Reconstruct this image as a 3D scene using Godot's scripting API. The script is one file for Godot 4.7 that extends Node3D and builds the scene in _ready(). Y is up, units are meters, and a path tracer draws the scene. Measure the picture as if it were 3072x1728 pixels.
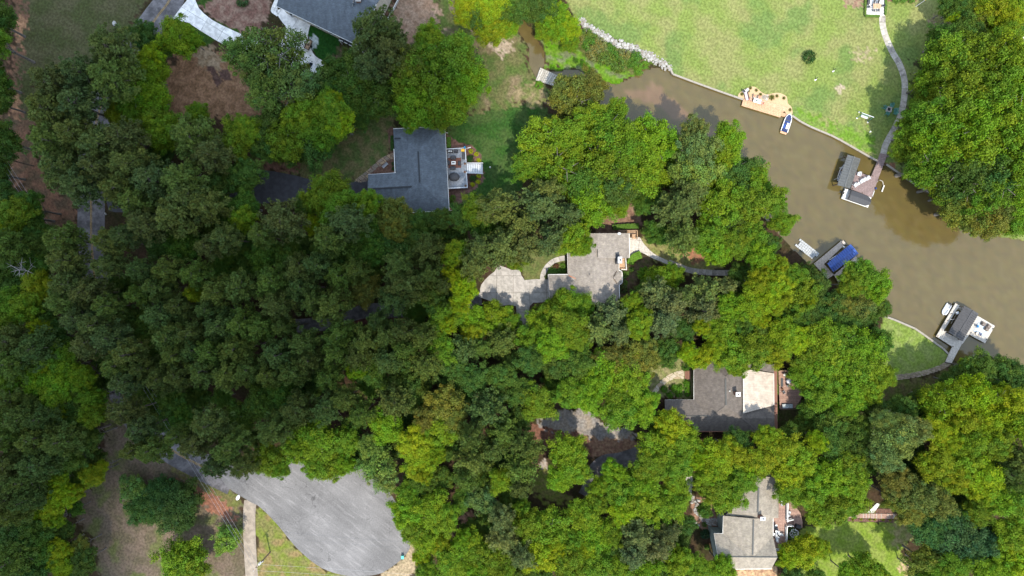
extends Node3D
# A lakeside neighbourhood seen from straight above: woods, five house lots, a muddy cove with docks. Units are metres, x runs east, z runs south.

const TREES := [
	[0,-83.64,-49.93,5.57,23,17], [0,-95.61,-42.69,5.01,23,2], [0,-89.76,-44.92,4.73,23,2], [0,-83.64,-43.81,5.29,23,2], [0,-96.44,-36.85,5.29,23,2], [0,-90.32,-38.24,5.01,23,2], [0,-95.89,-30.44,5.29,23,56], [0,-90.87,-32.11,4.73,23,2],
	[0,-85.31,-29.89,5.29,23,2], [0,-80.85,-31.28,4.45,23,2], [0,-79.46,-25.71,4.73,23,65], [0,-93.66,-24.88,5.01,23,56], [0,-85.86,-24.88,4.73,23,2], [0,-89.76,-21.54,4.73,23,0], [0,-67.94,-31.75,5.65,20,2], [0,-63.7,-28.08,4.52,20,2],
	[0,-74.73,-22.37,5.01,23,65], [0,-68.6,-22.09,5.01,23,65], [0,-81.69,-20.7,4.18,23,65], [3,-114.19,-58.88,4.36,14,0], [3,-115.06,-45.79,4.66,14,0], [3,-114.19,-41.13,4.07,14,0], [3,-112.44,-32.4,4.36,14,0], [3,-114.19,-25.42,4.36,14,0],
	[3,-82.18,-55.89,3.25,11,17], [3,-58.61,-24.54,4.07,14,2], [3,-65.3,-21.93,3.78,14,2], [1,-111.97,-52.87,3.73,17,0], [1,-72.23,-55.83,2.68,9,2], [1,-81.59,-48.81,4.43,11,17], [1,-83.74,-41.33,4.68,13,2], [1,-80.32,-42.7,4.11,12,64],
	[1,-81,-39.07,3.54,11,64], [1,-76.65,-34.15,4.36,14,64], [1,-60.64,-32.4,4.36,14,2], [1,-57.73,-34.44,3.2,14,2], [1,-70.74,-39.14,2.68,9,64], [1,-79.23,-37,3.54,11,64], [2,-74.8,-55.89,4.43,11,17], [2,-80.7,-51.17,3.25,11,17],
	[2,-87.08,-38.59,3.53,12,2], [2,-80.79,-47.56,2.67,10,64], [4,-58.05,-50.86,4.88,17,18], [4,-51.18,-50.37,6.82,19,19], [4,-47.38,-43.98,5.45,17,19], [4,-53.37,-42.47,4.61,16,5], [4,-55.37,-46.73,4.05,15,18], [0,-29.58,-54.09,5.91,21,20],
	[0,-26.06,-50.12,4.8,20,5], [0,-29.88,-47.81,3.98,19,5], [0,-26.06,-54.36,3.67,20,5], [1,-20.13,-46.28,6.31,17,5], [1,-13.82,-48.57,6.31,17,5], [1,-10.72,-44.77,5.19,16,5], [1,-17.43,-53.68,3.76,15,5], [1,-11.93,-52.52,3.48,15,5],
	[1,-20.33,-40.35,4.92,15,5], [1,-13.38,-40.93,5.21,15,5], [1,-22.79,-37.89,2.95,11,5], [1,-15.63,-37.71,3.23,12,5], [1,-45.88,-37.57,4.61,16,5], [1,-39.54,-38.14,4.03,16,5], [1,-49.53,-32.69,4.95,14,5], [1,-41.67,-34.15,4.36,14,5],
	[1,-0.96,-59.08,2.69,8,21], [1,-39.92,-21.08,4.66,14,23], [1,-18.5,-50.25,4.03,16,5], [5,-22.54,-48.81,4.32,16,5], [3,-34.56,-46.01,4.97,13,5], [3,-39.32,-47.63,3.84,11,19], [3,-37.78,-41.91,4.68,13,5], [3,-28.99,-42.31,4.72,11,5],
	[3,-34.49,-38.13,2.69,8,5], [3,-53.57,-35.77,4.97,13,5], [3,-44.13,-32.13,4.7,12,6], [3,-54.12,-31.83,3.82,12,6], [3,-49.59,-30.35,3.26,10,23], [3,-7.14,-60.62,3.25,11,5], [3,-0.94,-62.98,3.25,11,21], [3,-32.98,-41.92,3.56,10,5],
	[3,-42.07,-43.29,3.82,12,19], [2,-37.42,-36.01,3.48,15,5], [2,-9.75,-62.09,3.82,12,5], [2,-5.03,-61.8,3.8,13,21], [2,-4.51,-57.94,3.56,10,21], [2,-38.86,-40.64,2.32,15,5], [3,0.89,-62.39,3.54,11,21], [3,4.45,-63.28,3.86,10,21],
	[3,7.41,-63.28,3.26,10,21], [3,16.14,-22.87,5.19,16,7], [3,23.06,-22.29,4.9,16,32], [3,49.47,-25.42,4.95,14,7], [1,8.94,-61.19,3.58,9,21], [1,7.82,-58.76,2.71,7,21], [1,13.42,-56.53,2.13,4,7], [1,10.78,-59.08,2.99,8,7],
	[1,6.88,-31.36,6.02,17,63], [1,12.33,-32.51,4.59,17,63], [1,9.99,-26.36,6.28,18,63], [1,21.41,-33.21,5.71,18,62], [1,22.81,-38.7,2.92,13,7], [1,19.98,-27.78,6.28,18,7], [1,25.24,-29.93,4.88,17,62], [1,30.4,-31.07,5.74,17,62],
	[1,28.68,-25.34,5.45,17,62], [1,4.05,-26.74,3.76,15,63], [1,46.69,-31.51,4.03,16,7], [1,44.09,-28.34,4.03,16,7], [1,53.22,-23.49,4.09,13,7], [1,45.4,-23.96,4.07,14,7], [1,17.38,-36.88,3.76,15,7], [5,14.33,-41.91,5.85,13,22],
	[5,17.63,-44.76,3.53,12,7], [5,11.81,-43.79,3.25,11,22], [2,12.57,-59.08,2.99,8,7], [6,38.44,-33.16,3.11,20,7], [6,39.37,-28.78,4.5,21,7], [6,39.28,-24.69,4.8,20,7], [0,7.38,-20.83,3.69,19,7], [0,38.06,-20.83,4.26,19,7],
	[3,96.29,-55.3,3.84,11,58], [3,100.24,-56.51,4.11,12,9], [3,98.69,-63.28,2.68,9,58], [3,96.43,-24.12,5.65,20,9], [3,103.21,-23.27,5.65,20,9], [3,100.6,-63.28,3.26,10,9], [2,106.7,-61.5,4.7,12,9], [2,111.11,-62.68,4.41,12,9],
	[2,98.84,-60.89,1.49,9,58], [2,109.12,-59.17,2.92,13,9], [2,105.44,-62.98,3.25,11,9], [5,103.86,-59.12,3.26,10,9], [1,108.02,-54.81,3.2,14,9], [1,95.56,-50,5.45,17,9], [1,99.32,-47.9,5.91,21,9], [1,105.51,-48.47,5.62,21,9],
	[1,92.59,-45.79,4.66,14,59], [1,95.11,-42.56,5.91,21,9], [1,102.14,-42,5.91,21,9], [1,107.76,-42.84,5.06,21,9], [1,91.43,-40.65,3.23,12,59], [1,91.73,-36.94,5.62,21,59], [1,97.71,-35.63,6.16,22,9], [1,104.43,-35.63,5.88,22,9],
	[1,88.95,-34.6,3.8,13,59], [1,91.34,-31.47,5.37,20,9], [1,97.07,-29.34,5.91,21,9], [1,103.82,-29.34,5.91,21,9], [1,88.02,-30.8,3.25,11,60], [1,90.25,-26.36,4.85,18,60], [1,107.76,-25.13,5.06,21,9], [1,95.21,-22.51,4.36,14,61],
	[1,101.38,-20.68,5.14,18,61], [1,90.55,-37.71,2.94,12,59], [1,94.22,-50.28,2.66,11,9], [3,-111.57,-19.34,3.78,14,0], [3,-105.75,-17.3,3.49,14,0], [3,-106.62,-10.02,4.66,14,57], [3,-103.42,-12.64,2.62,14,0], [3,-102.84,-9.44,2.91,14,57],
	[3,-110.69,-5.37,4.07,14,57], [3,-109.53,-0.71,4.36,14,57], [3,-101.96,3.94,3.2,14,0], [3,-100.22,10.93,3.2,14,0], [3,-103.71,-4.79,3.2,14,57], [3,-84.8,6.85,3.78,14,8], [3,-77.52,-9.73,3.49,14,2], [3,-71.7,-9.44,3.78,14,2],
	[3,-79.56,8.02,3.49,14,66], [3,-78.1,13.84,3.78,14,66], [3,-58.61,-18.17,3.49,14,2], [3,-96.14,13.26,2.33,14,0], [3,-101.38,7.44,2.62,14,0], [1,-107.38,-15.62,4.02,17,0], [1,-109.1,3.89,4.3,17,0], [1,-104.51,3.6,3.73,17,57],
	[1,-108.53,7.33,3.73,17,0], [1,-97.05,15.36,3.73,17,0], [1,-96.48,19.37,4.02,17,0], [1,-92.18,19.09,2.87,17,0], [1,-107.95,19.95,4.3,17,0], [1,-102.22,19.09,4.02,17,0], [1,-57.47,-14.47,2.87,17,2], [2,-109.63,-13.39,3.17,16,0],
	[2,-102.14,-0.13,3.75,16,57], [2,-101.56,8.52,2.31,16,0], [2,-98.97,17.45,2.31,16,0], [2,-67.14,1.29,2.13,19,14], [2,-110.21,6.79,2.02,16,0], [9,-106.44,-8.52,4.2,22,57], [9,-104.48,11.07,4.2,22,0], [9,-99.73,12.75,4.48,22,0],
	[9,-104.76,15.82,4.76,22,0], [9,-71.74,-3.48,3.64,22,14], [9,-73.98,-0.13,3.92,22,14], [9,-66.15,-2.64,3.64,22,14], [9,-61.67,0.99,4.2,22,14], [9,-56.91,-0.13,4.2,22,67], [9,-69.51,3.79,3.36,22,14], [9,-73.14,5.75,4.48,22,66],
	[9,-71.18,9.95,4.76,22,66], [9,-66.71,9.39,3.92,22,66], [9,-60.83,7.99,4.2,22,68], [9,-56.35,7.71,4.2,22,68], [9,-70.06,13.87,3.64,22,66], [9,-66.15,13.03,3.36,22,66], [9,-62.79,13.31,4.2,22,68], [9,-57.75,12.75,4.2,22,68],
	[9,-64.47,17.22,4.2,22,66], [9,-69.51,18.34,3.64,22,66], [9,-59.15,17.78,4.48,22,68], [9,-54.95,16.94,3.36,22,68], [9,-73.42,18.9,3.64,22,66], [9,-77.34,-3.48,3.36,22,66], [9,-77.62,1.55,3.08,22,66], [9,-76.78,16.94,3.08,22,66],
	[9,-63.35,4.63,3.08,22,14], [0,-93.38,-10.15,3.9,23,16], [0,-92.82,-5.69,4.18,23,0], [0,-91.99,-0.68,4.45,23,0], [0,-92.55,2.94,4.18,23,0], [0,-83.64,-9.87,3.62,23,16], [0,-83.91,-4.58,3.34,23,0], [0,-88.09,0.99,4.18,23,0],
	[0,-89.76,6.56,4.18,23,0], [0,-86.42,7.67,4.18,23,0], [0,-87.53,11.29,4.45,23,0], [0,-83.36,10.45,4.18,23,8], [0,-81.69,16.02,3.62,23,8], [0,-79.74,13.8,3.9,23,8], [0,-80.29,19.36,3.62,23,55], [0,-78.07,-17.94,4.18,23,65],
	[0,-69.99,-15.16,5.29,23,65], [0,-67.21,-18.5,5.01,23,65], [0,-76.12,-13.21,4.45,23,2], [0,-63.59,-16.83,4.18,23,2], [0,-59.69,-10.43,3.62,23,2], [0,-63.03,-8.48,3.06,23,2], [0,-80.29,-10.98,3.06,23,16], [0,-83.91,3.77,3.06,23,0],
	[0,-47.94,-14.05,5.01,23,23], [0,-34.3,-13.77,4.45,23,6], [0,-38.2,-10.43,3.9,23,6], [0,-3.67,-16.83,4.45,23,6], [0,-2.28,-8.48,4.45,23,29], [0,-52.12,-10.98,3.06,23,6], [0,-8.13,-4.58,3.9,23,15], [0,-6.46,-7.64,4.18,23,4],
	[1,-41.93,-19.06,3.15,17,23], [1,-38.2,-17.34,4.59,17,6], [1,-31.03,-17.91,3.15,17,6], [1,-7.23,-17.05,3.44,17,6], [1,-14.83,6.82,3.48,15,15], [1,-8.66,7.28,3.86,10,15], [1,-3.95,6.45,3.89,8,28], [1,-15.83,13.06,3.44,17,68],
	[1,-33.61,17.08,2.58,17,68], [1,-12.39,-7.01,3.15,17,15], [5,-25.83,-16.06,4.05,15,6], [5,-32.2,0.45,3.76,15,27], [5,-25.25,-12.29,2.9,15,6], [3,-20.62,-14.23,2.94,12,25], [3,-16.22,-15.12,2.94,12,25], [3,-10.58,-15.92,3.51,13,25],
	[3,-31.49,-12.35,3.49,14,6], [3,-18.39,1.03,3.78,14,67], [3,-25.37,-8.86,3.78,14,67], [3,-54.47,-7.11,3.49,14,67], [3,-49.24,-6.53,3.49,14,67], [3,-35.85,-7.99,3.78,14,67], [3,-30.03,-8.28,3.78,14,67], [3,-39.92,-7.11,3.49,14,67],
	[3,-30.61,17.91,3.49,14,68], [3,-24.21,20.53,4.07,14,8], [3,-8.21,19.95,3.49,14,8], [3,-2.39,19.37,3.2,14,8], [3,-20.43,-9.44,3.2,14,25], [3,-13.15,16.46,3.49,14,68], [3,-5.88,-13.23,3.2,14,6], [3,-0.93,-13.52,3.2,14,29],
	[3,-15.77,5.11,2.62,14,15], [2,-10.23,-0.13,3.25,20,15], [2,-12.55,-2.68,2.41,19,15], [2,-11.19,3.58,2.14,18,15], [2,-8.62,10.49,2.66,11,68], [2,-43.13,-13.81,2.33,14,6], [2,-13.89,7.94,2.02,16,68], [9,-44.27,-3.48,4.2,22,67],
	[9,-40.63,-4.6,3.64,22,67], [9,-50.14,-1.24,4.2,22,67], [9,-49.02,3.51,4.48,22,67], [9,-43.99,-0.13,3.64,22,67], [9,-36.15,-2.36,3.36,22,67], [9,-37.83,3.79,4.48,22,27], [9,-41.47,2.95,3.36,22,67], [9,-52.38,8.27,3.64,22,68],
	[9,-32.79,-3.48,3.08,22,67], [9,-23.28,-4.6,3.92,22,67], [9,-22.44,-0.69,5.32,22,67], [9,-24.68,2.67,3.64,22,27], [9,-16.84,-2.92,3.08,22,15], [9,-17.68,-7.68,3.92,22,67], [9,-10.77,13.48,4.05,15,68], [9,-6.78,13.03,3.22,13,4],
	[9,-2.41,12.21,4.41,12,4], [9,-28.32,6.87,2.52,22,27], [9,-36.15,9.95,3.92,22,27], [9,-30.56,11.35,4.48,22,27], [9,-26.08,9.95,3.92,22,27], [9,-22.44,9.39,3.64,22,68], [9,-18.8,10.51,3.36,22,68], [9,-43.43,11.63,3.92,22,68],
	[9,-42.31,15.26,3.36,22,68], [9,-49.02,14.14,4.48,22,68], [9,-36.71,13.31,3.92,22,68], [9,-32.23,14.14,3.64,22,68], [9,-26.08,14.98,3.64,22,68], [9,-22.44,12.75,3.36,22,68], [9,-17.68,16.1,3.64,22,68], [9,-45.67,17.5,3.92,22,68],
	[9,-38.39,18.62,3.36,22,68], [9,-50.7,18.06,3.36,22,68], [9,-47.9,8.27,2.52,22,68], [9,-14.33,-0.69,2.24,22,15], [0,5.65,-17.37,5.65,20,7], [0,35.33,-17.08,5.09,20,7], [0,2.26,-9.17,4.24,20,29], [0,7.91,-10.02,3.96,20,29],
	[0,36.35,-10.64,3.98,19,4], [0,1.7,-13.41,3.96,20,29], [0,11.99,-15.54,3.42,18,7], [1,17.38,-18.37,4.92,15,32], [1,23.62,-18.43,2.95,11,32], [1,44.96,-18,5.19,16,7], [1,51.88,-18.29,4.9,16,7], [1,12.91,-10.45,3.73,17,4],
	[1,15.2,-9.02,2.29,17,4], [1,1.18,-6.6,2.64,12,29], [1,41.99,-11.13,4.05,15,4], [1,45.4,-8.57,3.78,14,4], [1,48.89,-10.02,3.49,14,4], [1,52.38,-10.61,3.78,14,4], [1,54.16,-6.79,3.19,15,4], [1,33.83,-1.63,3.89,8,31],
	[1,36.7,-3.14,2.41,7,31], [1,47.49,3.92,3.19,15,4], [1,26.44,3.39,2.35,12,4], [1,12.4,4.3,3.84,11,30], [1,8.9,5.5,4.15,10,30], [1,15.42,4.32,3.26,10,30], [1,7.38,8.72,4.43,11,30], [1,12.16,7.98,4.05,15,30],
	[1,4.43,11.67,3.54,11,4], [1,9.27,12.32,3.76,15,30], [1,27.51,8.27,3.19,15,4], [1,0,7.69,2.26,7,28], [1,20.27,18.11,4.34,15,10], [1,25.36,19.47,4.9,16,10], [1,47.78,13.77,4.34,15,37], [1,52.13,13.48,4.34,15,37],
	[1,49.41,17.41,2.34,13,37], [1,45.4,8.31,3.49,14,37], [1,13.97,10.93,3.2,14,30], [1,30.5,-3.19,1.52,4,31], [3,32.77,-12.24,3.25,11,32], [3,49.12,-15.04,4.09,13,7], [3,38.19,8.98,3.23,12,4], [3,50.29,6.89,3.51,13,4],
	[3,14.55,16.46,4.07,14,10], [3,33.63,14.2,3.51,13,36], [3,29.07,-19.11,2.67,10,32], [3,53.22,8.35,3.22,13,4], [3,30.08,0.47,2.41,7,31], [3,10.23,16.83,3.51,13,10], [3,4.09,15.66,3.22,13,4], [3,25.39,6.95,2.66,11,4],
	[2,52.77,-0.99,2.87,17,4], [2,51.34,3.6,3.44,17,4], [2,54.49,2.17,3.15,17,4], [2,41.12,8.27,2.03,15,37], [2,28.36,5.42,1.61,13,4], [2,38.41,14.42,2.33,14,36], [2,41.03,15,2.62,14,37], [2,44.23,13.26,2.62,14,37],
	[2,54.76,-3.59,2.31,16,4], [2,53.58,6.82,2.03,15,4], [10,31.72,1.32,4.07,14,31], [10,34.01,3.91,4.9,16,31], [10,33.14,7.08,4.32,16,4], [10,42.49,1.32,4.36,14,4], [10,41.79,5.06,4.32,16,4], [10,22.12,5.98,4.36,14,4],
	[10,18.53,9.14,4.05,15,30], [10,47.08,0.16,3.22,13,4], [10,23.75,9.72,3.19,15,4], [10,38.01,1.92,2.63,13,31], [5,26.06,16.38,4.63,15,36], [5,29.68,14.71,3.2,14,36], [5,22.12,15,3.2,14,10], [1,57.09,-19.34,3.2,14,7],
	[1,60.28,-14.6,2.95,11,33], [1,62.91,1.62,4.07,14,4], [1,76.96,-2.47,4.09,13,34], [1,79.59,-0.13,3.8,13,34], [1,67.53,11.74,4.34,15,10], [1,72.17,12.32,4.63,15,10], [1,76.8,13.19,4.34,15,35], [1,70.43,16.67,4.92,15,10],
	[1,76.22,17.54,4.92,15,10], [1,64.95,15,3.49,14,38], [1,81.64,19.17,2.63,13,39], [1,63.8,19.17,3.22,13,38], [1,74.62,-0.72,3.22,13,34], [1,61.17,-2.46,2.91,14,33], [1,66.4,18.2,3.49,14,38], [3,67.04,-0.13,3.53,12,34],
	[3,69.98,3.69,3.53,12,34], [3,80.76,11.86,2.92,13,35], [3,83.2,4.34,2.09,9,35], [3,74.74,6.66,3.25,11,34], [3,62.64,6.63,3.23,12,4], [3,103.77,18.08,4.11,12,40], [3,108.17,19.55,4.41,12,13], [3,98.82,20.92,2.97,10,40],
	[3,111.99,20.43,3.53,12,13], [3,79.84,6.1,2.67,10,35], [3,66.46,6.04,3.23,12,4], [5,76.74,3.69,3.82,12,34], [5,99.39,-17.22,5.21,15,61], [5,103.73,-14.61,4.34,15,61], [5,106.12,-18.57,4.9,16,61], [5,97.83,-20.5,3.49,14,61],
	[5,73.21,3.69,2.94,12,34], [2,57.13,-0.7,3.44,17,4], [2,56.56,3.03,2.87,17,4], [2,64.51,3.07,1.31,14,4], [2,101.67,17.45,1.94,9,40], [2,56.83,-4.74,2.59,16,33], [2,58.56,10.59,3.76,15,10], [2,61.74,11.16,3.19,15,10],
	[2,56.82,14.35,3.19,15,10], [1,109.53,-14.32,3.48,15,9], [1,109.33,-18.48,4.02,17,9], [9,-105.88,23.63,4.2,22,0], [9,-101.96,27.27,4.2,22,0], [9,-105.32,30.91,4.2,22,0], [9,-99.73,31.47,4.48,22,0], [9,-94.13,32.02,4.2,22,0],
	[9,-105.32,37.06,4.76,22,0], [9,-99.17,36.78,4.2,22,0], [9,-102.24,40.42,3.92,22,0], [9,-105.6,44.34,4.2,22,0], [9,-101.4,44.34,2.8,22,0], [9,-105.32,57.49,4.2,22,0], [9,-103.92,47.13,3.08,22,0], [9,-98.33,27.27,3.08,22,0],
	[3,-103.71,23.41,3.49,14,0], [3,-93.53,22.54,3.2,14,0], [3,-94.98,27.78,3.78,14,0], [3,-92.65,32.72,3.2,14,0], [3,-96.73,37.38,3.49,14,0], [3,-104.29,53.09,3.78,14,0], [3,-100.36,54.11,2.67,10,0], [3,-108.66,55.42,4.36,14,0],
	[3,-102.84,57.17,3.2,14,0], [3,-95.17,60.94,2.95,11,0], [3,-105.17,61.53,3.78,14,0], [3,-71.7,28.36,3.2,14,8], [3,-60.64,29.23,4.36,14,8], [3,-74.61,24.87,3.2,14,55], [3,-98.77,50.06,1.8,7,0], [3,-100.8,35.63,2.91,14,0],
	[1,-97.91,22.5,3.15,17,0], [1,-89.88,27.09,2.87,17,0], [1,-90.17,23.65,2.58,17,0], [2,-98.97,27.8,2.31,16,0], [2,-92.37,41.26,2.5,12,0], [2,-99.05,42.03,2.33,14,0], [2,-97.89,44.94,2.91,14,0], [2,-100.22,47.27,2.91,14,0],
	[2,-100.41,50.72,1.9,13,0], [2,-103.62,48.96,1.9,13,0], [2,-100.41,57.73,2.78,13,0], [2,-99.42,61.53,2.94,12,0], [2,-96.19,44.79,2.06,12,0], [2,-91.47,39.88,1.48,10,0], [5,-96.21,57.67,2.22,10,0], [0,-80.29,25.74,3.62,23,55],
	[0,-77.23,29.36,3.34,23,55], [0,-74.73,33.54,3.62,23,55], [0,-65.82,32.14,4.18,23,54], [0,-61.64,36.88,3.06,23,54], [0,-58.86,33.54,4.45,23,54], [0,-55.79,37.15,2.78,23,54], [0,-63.03,28.52,4.18,23,8], [0,-69.16,30.75,2.78,23,8],
	[0,-78.35,33.54,2.51,23,55], [7,-83.63,50.48,4.22,6.5,1], [7,-76.34,49.65,5.4,7.5,1], [7,-80.01,47.17,3.92,6.5,1], [1,-74.21,60.94,5.02,11,1], [1,-71.3,63.01,3.26,10,8], [8,-86.54,46.07,3.63,6,1], [8,-65.09,57.88,3.61,7,8],
	[3,-54.47,25.45,4.07,14,8], [3,-48.95,24.87,3.78,14,8], [3,-50.4,22.25,3.2,14,68], [3,-46.62,28.94,2.62,14,8], [3,-35.78,31.13,2.36,11,8], [3,-2.7,23.64,2.64,12,8], [3,-18.74,44.03,2.67,10,8], [9,-49.86,29.51,4.2,22,8],
	[9,-44.83,25.31,3.92,22,8], [9,-38.67,25.03,4.2,22,8], [9,-31.67,26.43,3.08,22,8], [9,-24.68,23.91,3.92,22,8], [9,-5.17,26.26,4.83,19,8], [9,-2.04,30.52,3.69,19,8], [9,-8.01,36.48,4.54,19,8], [9,-4.03,34.21,3.41,19,8],
	[9,-10.05,40.66,3.14,18,8], [9,-35.03,23.07,3.36,22,8], [9,-8.73,30.91,3.08,22,8], [1,-53.09,37.02,3.75,16,53], [1,-50.45,38.94,2.32,15,53], [1,-42.71,32.98,4.9,16,53], [1,-39.92,38.54,4.07,14,53], [1,-35.85,33.6,3.2,14,8],
	[1,-26.99,30.54,4.05,15,8], [1,-15.41,30.54,4.05,15,8], [1,-23.27,45.38,2.64,12,52], [1,-22.76,49.02,4.07,14,8], [1,-17.52,48.44,4.36,14,8], [1,-14.32,50.47,3.2,14,8], [1,-21.4,53.05,3.22,13,51], [1,-8.83,57.15,3.51,13,8],
	[1,-12.57,59.79,4.07,14,8], [1,-5.3,58.62,4.07,14,8], [1,-18.48,62.41,2.63,13,51], [1,-8.21,62.4,3.49,14,8], [1,-2.39,62.4,3.49,14,8], [1,-42.83,38.83,2.91,14,53], [1,-36.43,38.54,2.33,14,8], [1,-2.37,41.83,2.9,15,8],
	[1,-46.17,34.71,3.17,16,53], [1,-10.88,55.1,2.34,13,8], [2,-21.1,33.27,3.75,16,52], [2,-19.75,37.2,3.76,15,52], [2,-19.46,40.38,2.17,15,52], [2,-18.77,55.69,3.22,13,51], [2,-20.04,59.18,2.06,12,51], [2,-15.63,56.25,2.35,12,51],
	[2,-16.64,36.21,2.33,14,8], [4,-29.89,38.36,4.34,15,52], [4,-27.7,42.03,3.49,14,52], [4,-6.78,46.91,3.51,13,8], [4,-31.04,34.01,2.9,15,52], [5,-14.47,25.2,4.32,16,8], [5,-12.74,28.09,3.17,16,8], [5,-18.3,28.22,2.9,15,8],
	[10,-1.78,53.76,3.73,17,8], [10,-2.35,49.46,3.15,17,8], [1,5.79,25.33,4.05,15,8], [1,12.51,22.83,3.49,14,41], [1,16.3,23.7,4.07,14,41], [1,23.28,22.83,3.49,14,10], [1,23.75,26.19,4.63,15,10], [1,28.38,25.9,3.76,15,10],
	[1,12.22,35.63,4.07,14,41], [1,13.97,39.71,3.49,14,42], [1,10.53,41.65,2.92,13,42], [1,32.44,34.3,4.34,15,43], [1,37.65,33.43,3.48,15,43], [1,30.41,38.36,3.76,15,11], [1,35.62,37.78,3.76,15,43], [1,47.14,45.24,4.36,14,44],
	[1,43.36,43.78,3.49,14,44], [1,50.63,42.03,3.2,14,46], [1,22.51,40.19,2.63,13,11], [1,19.01,43.41,2.34,13,11], [1,24.73,44.36,4.36,14,11], [1,29.1,43.2,3.49,14,11], [1,28.96,47.05,4.63,15,11], [1,34.75,47.05,4.05,15,44],
	[1,18.13,47.5,2.63,13,11], [1,16,50.18,3.78,14,11], [1,8.69,52.84,4.92,15,11], [1,3.78,52.22,3.78,14,8], [1,2.36,48.84,2.07,11,42], [1,18.62,53.97,4.07,14,11], [1,12.16,60.08,4.05,15,11], [1,17.96,59.79,4.05,15,11],
	[1,29.39,61.24,3.2,14,11], [1,36.37,60.08,3.49,14,45], [1,40.94,61.24,2.92,13,45], [1,46.42,61.83,2.94,12,45], [1,35.79,43.2,3.2,14,44], [1,23.28,60.37,2.91,14,11], [1,21.53,53.67,2.62,14,11], [1,13.09,54.55,2.62,14,11],
	[3,1.75,22.94,3.22,13,8], [3,1.76,28.63,2.94,12,8], [3,49.94,33.92,3.23,12,46], [3,43.21,49.9,1.79,9,44], [3,22.92,57.72,2.64,12,11], [3,38.08,52.38,2.66,11,44], [9,1.71,38.37,4.28,18,42], [9,3.42,34.38,3.42,18,8],
	[9,1.43,32.95,3.14,18,8], [9,1.72,42.58,3.15,17,42], [2,35.04,30.25,3.76,15,43], [2,44.31,37.2,4.34,15,43], [2,47.78,35.46,3.19,15,46], [2,42.86,40.09,2.9,15,44], [2,52.09,39.42,2.62,14,46], [2,53.87,37.2,3.48,15,46],
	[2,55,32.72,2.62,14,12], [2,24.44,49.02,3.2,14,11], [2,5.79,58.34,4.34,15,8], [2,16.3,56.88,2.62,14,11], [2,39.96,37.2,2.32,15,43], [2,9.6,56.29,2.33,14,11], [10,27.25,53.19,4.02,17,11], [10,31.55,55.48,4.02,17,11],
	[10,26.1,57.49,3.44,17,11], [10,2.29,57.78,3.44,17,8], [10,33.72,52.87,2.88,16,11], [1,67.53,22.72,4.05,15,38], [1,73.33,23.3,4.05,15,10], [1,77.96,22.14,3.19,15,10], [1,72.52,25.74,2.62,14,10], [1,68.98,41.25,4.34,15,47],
	[1,73.91,42.41,4.34,15,47], [1,64.95,44.36,4.07,14,47], [1,70.48,47.27,4.36,14,47], [1,67.6,49.55,3.22,13,47], [1,97.86,33.11,3.44,17,13], [1,104.17,33.68,3.73,17,13], [1,108.76,45.44,4.02,17,13], [1,104.17,45.44,4.02,17,13],
	[1,100.64,48.26,3.17,16,13], [1,96.49,60.37,4.05,15,50], [1,103.23,60.94,4.03,16,13], [1,107.9,53.19,4.3,17,13], [1,78.87,62.71,3.54,11,13], [1,74.74,63.89,2.95,11,12], [1,82.51,64.34,2.37,10,13], [1,74.62,47.5,3.22,13,49],
	[1,73.33,38.36,3.48,15,12], [1,92.3,62.4,2.91,14,50], [1,60.29,44.28,2.92,13,47], [2,57.69,34.88,4.05,15,12], [2,61.74,37.2,4.34,15,47], [2,66.7,33.6,2.33,14,12], [2,60.58,40.29,3.78,14,47], [2,93.67,24.67,4.57,18,40],
	[2,99.38,24.1,4.57,18,40], [2,105.09,24.96,4.57,18,13], [2,100.81,29.53,4.28,18,13], [2,96.52,27.53,3.71,18,40], [2,91.26,30.53,3.44,17,13], [2,93.55,33.11,2.58,17,13], [2,91.26,37.7,4.02,17,13], [2,97,38.56,4.02,17,13],
	[2,101.3,40.86,4.02,17,13], [2,94.13,41.14,3.15,17,13], [2,107.94,29.24,4,18,13], [2,109,59.21,4.03,16,13], [2,65.91,59.43,3.87,9,48], [2,69.52,58.81,2.4,8,48], [2,62.63,60.91,2.69,8,48], [2,101.22,43.94,2.88,16,13],
	[6,81.45,31.78,4.52,20,13], [6,84.56,29.8,3.39,20,13], [6,79.86,35.63,3.41,19,13], [6,79.58,27.96,2.56,19,10], [5,82.48,41.63,3.46,16,49], [5,87.38,45.09,4.03,16,49], [5,83.86,46.11,2.91,14,49], [5,86.77,49.02,3.2,14,49],
	[5,91.71,45.67,4.03,16,13], [5,91.58,60.36,4.09,13,50], [3,71.11,29.96,4.09,13,12], [3,70.19,33.6,3.78,14,12], [3,74.84,35.63,3.78,14,12], [3,76.96,30.83,3.22,13,13], [3,85.73,26.45,3.22,13,10], [3,80.26,26.57,3.23,12,10],
	[3,90.39,63.3,2.66,11,50], [11,92.01,52.51,4.36,14,50], [11,97.07,53.42,5.21,15,50], [11,101.13,56.02,4.05,15,13], [11,95.5,50.18,3.2,14,50], [9,108.23,36.66,4,18,13], [9,105.66,39.51,3.14,18,13], [9,107.37,41.23,3.42,18,13],
	[12,-117.99,-67.56,2.83,7.54,0], [12,8.18,-67.92,3.4,7.05,7], [12,104.11,-66.21,2.74,7.81,9], [12,115.09,-59.77,2.93,8.71,9], [12,-79.54,-54.15,2.86,8.18,17], [12,-36.61,-52.13,2.65,7.23,20], [12,-79.48,-29.54,3.05,9.96,65], [12,-64.34,-25.33,3.42,9.6,2],
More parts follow.
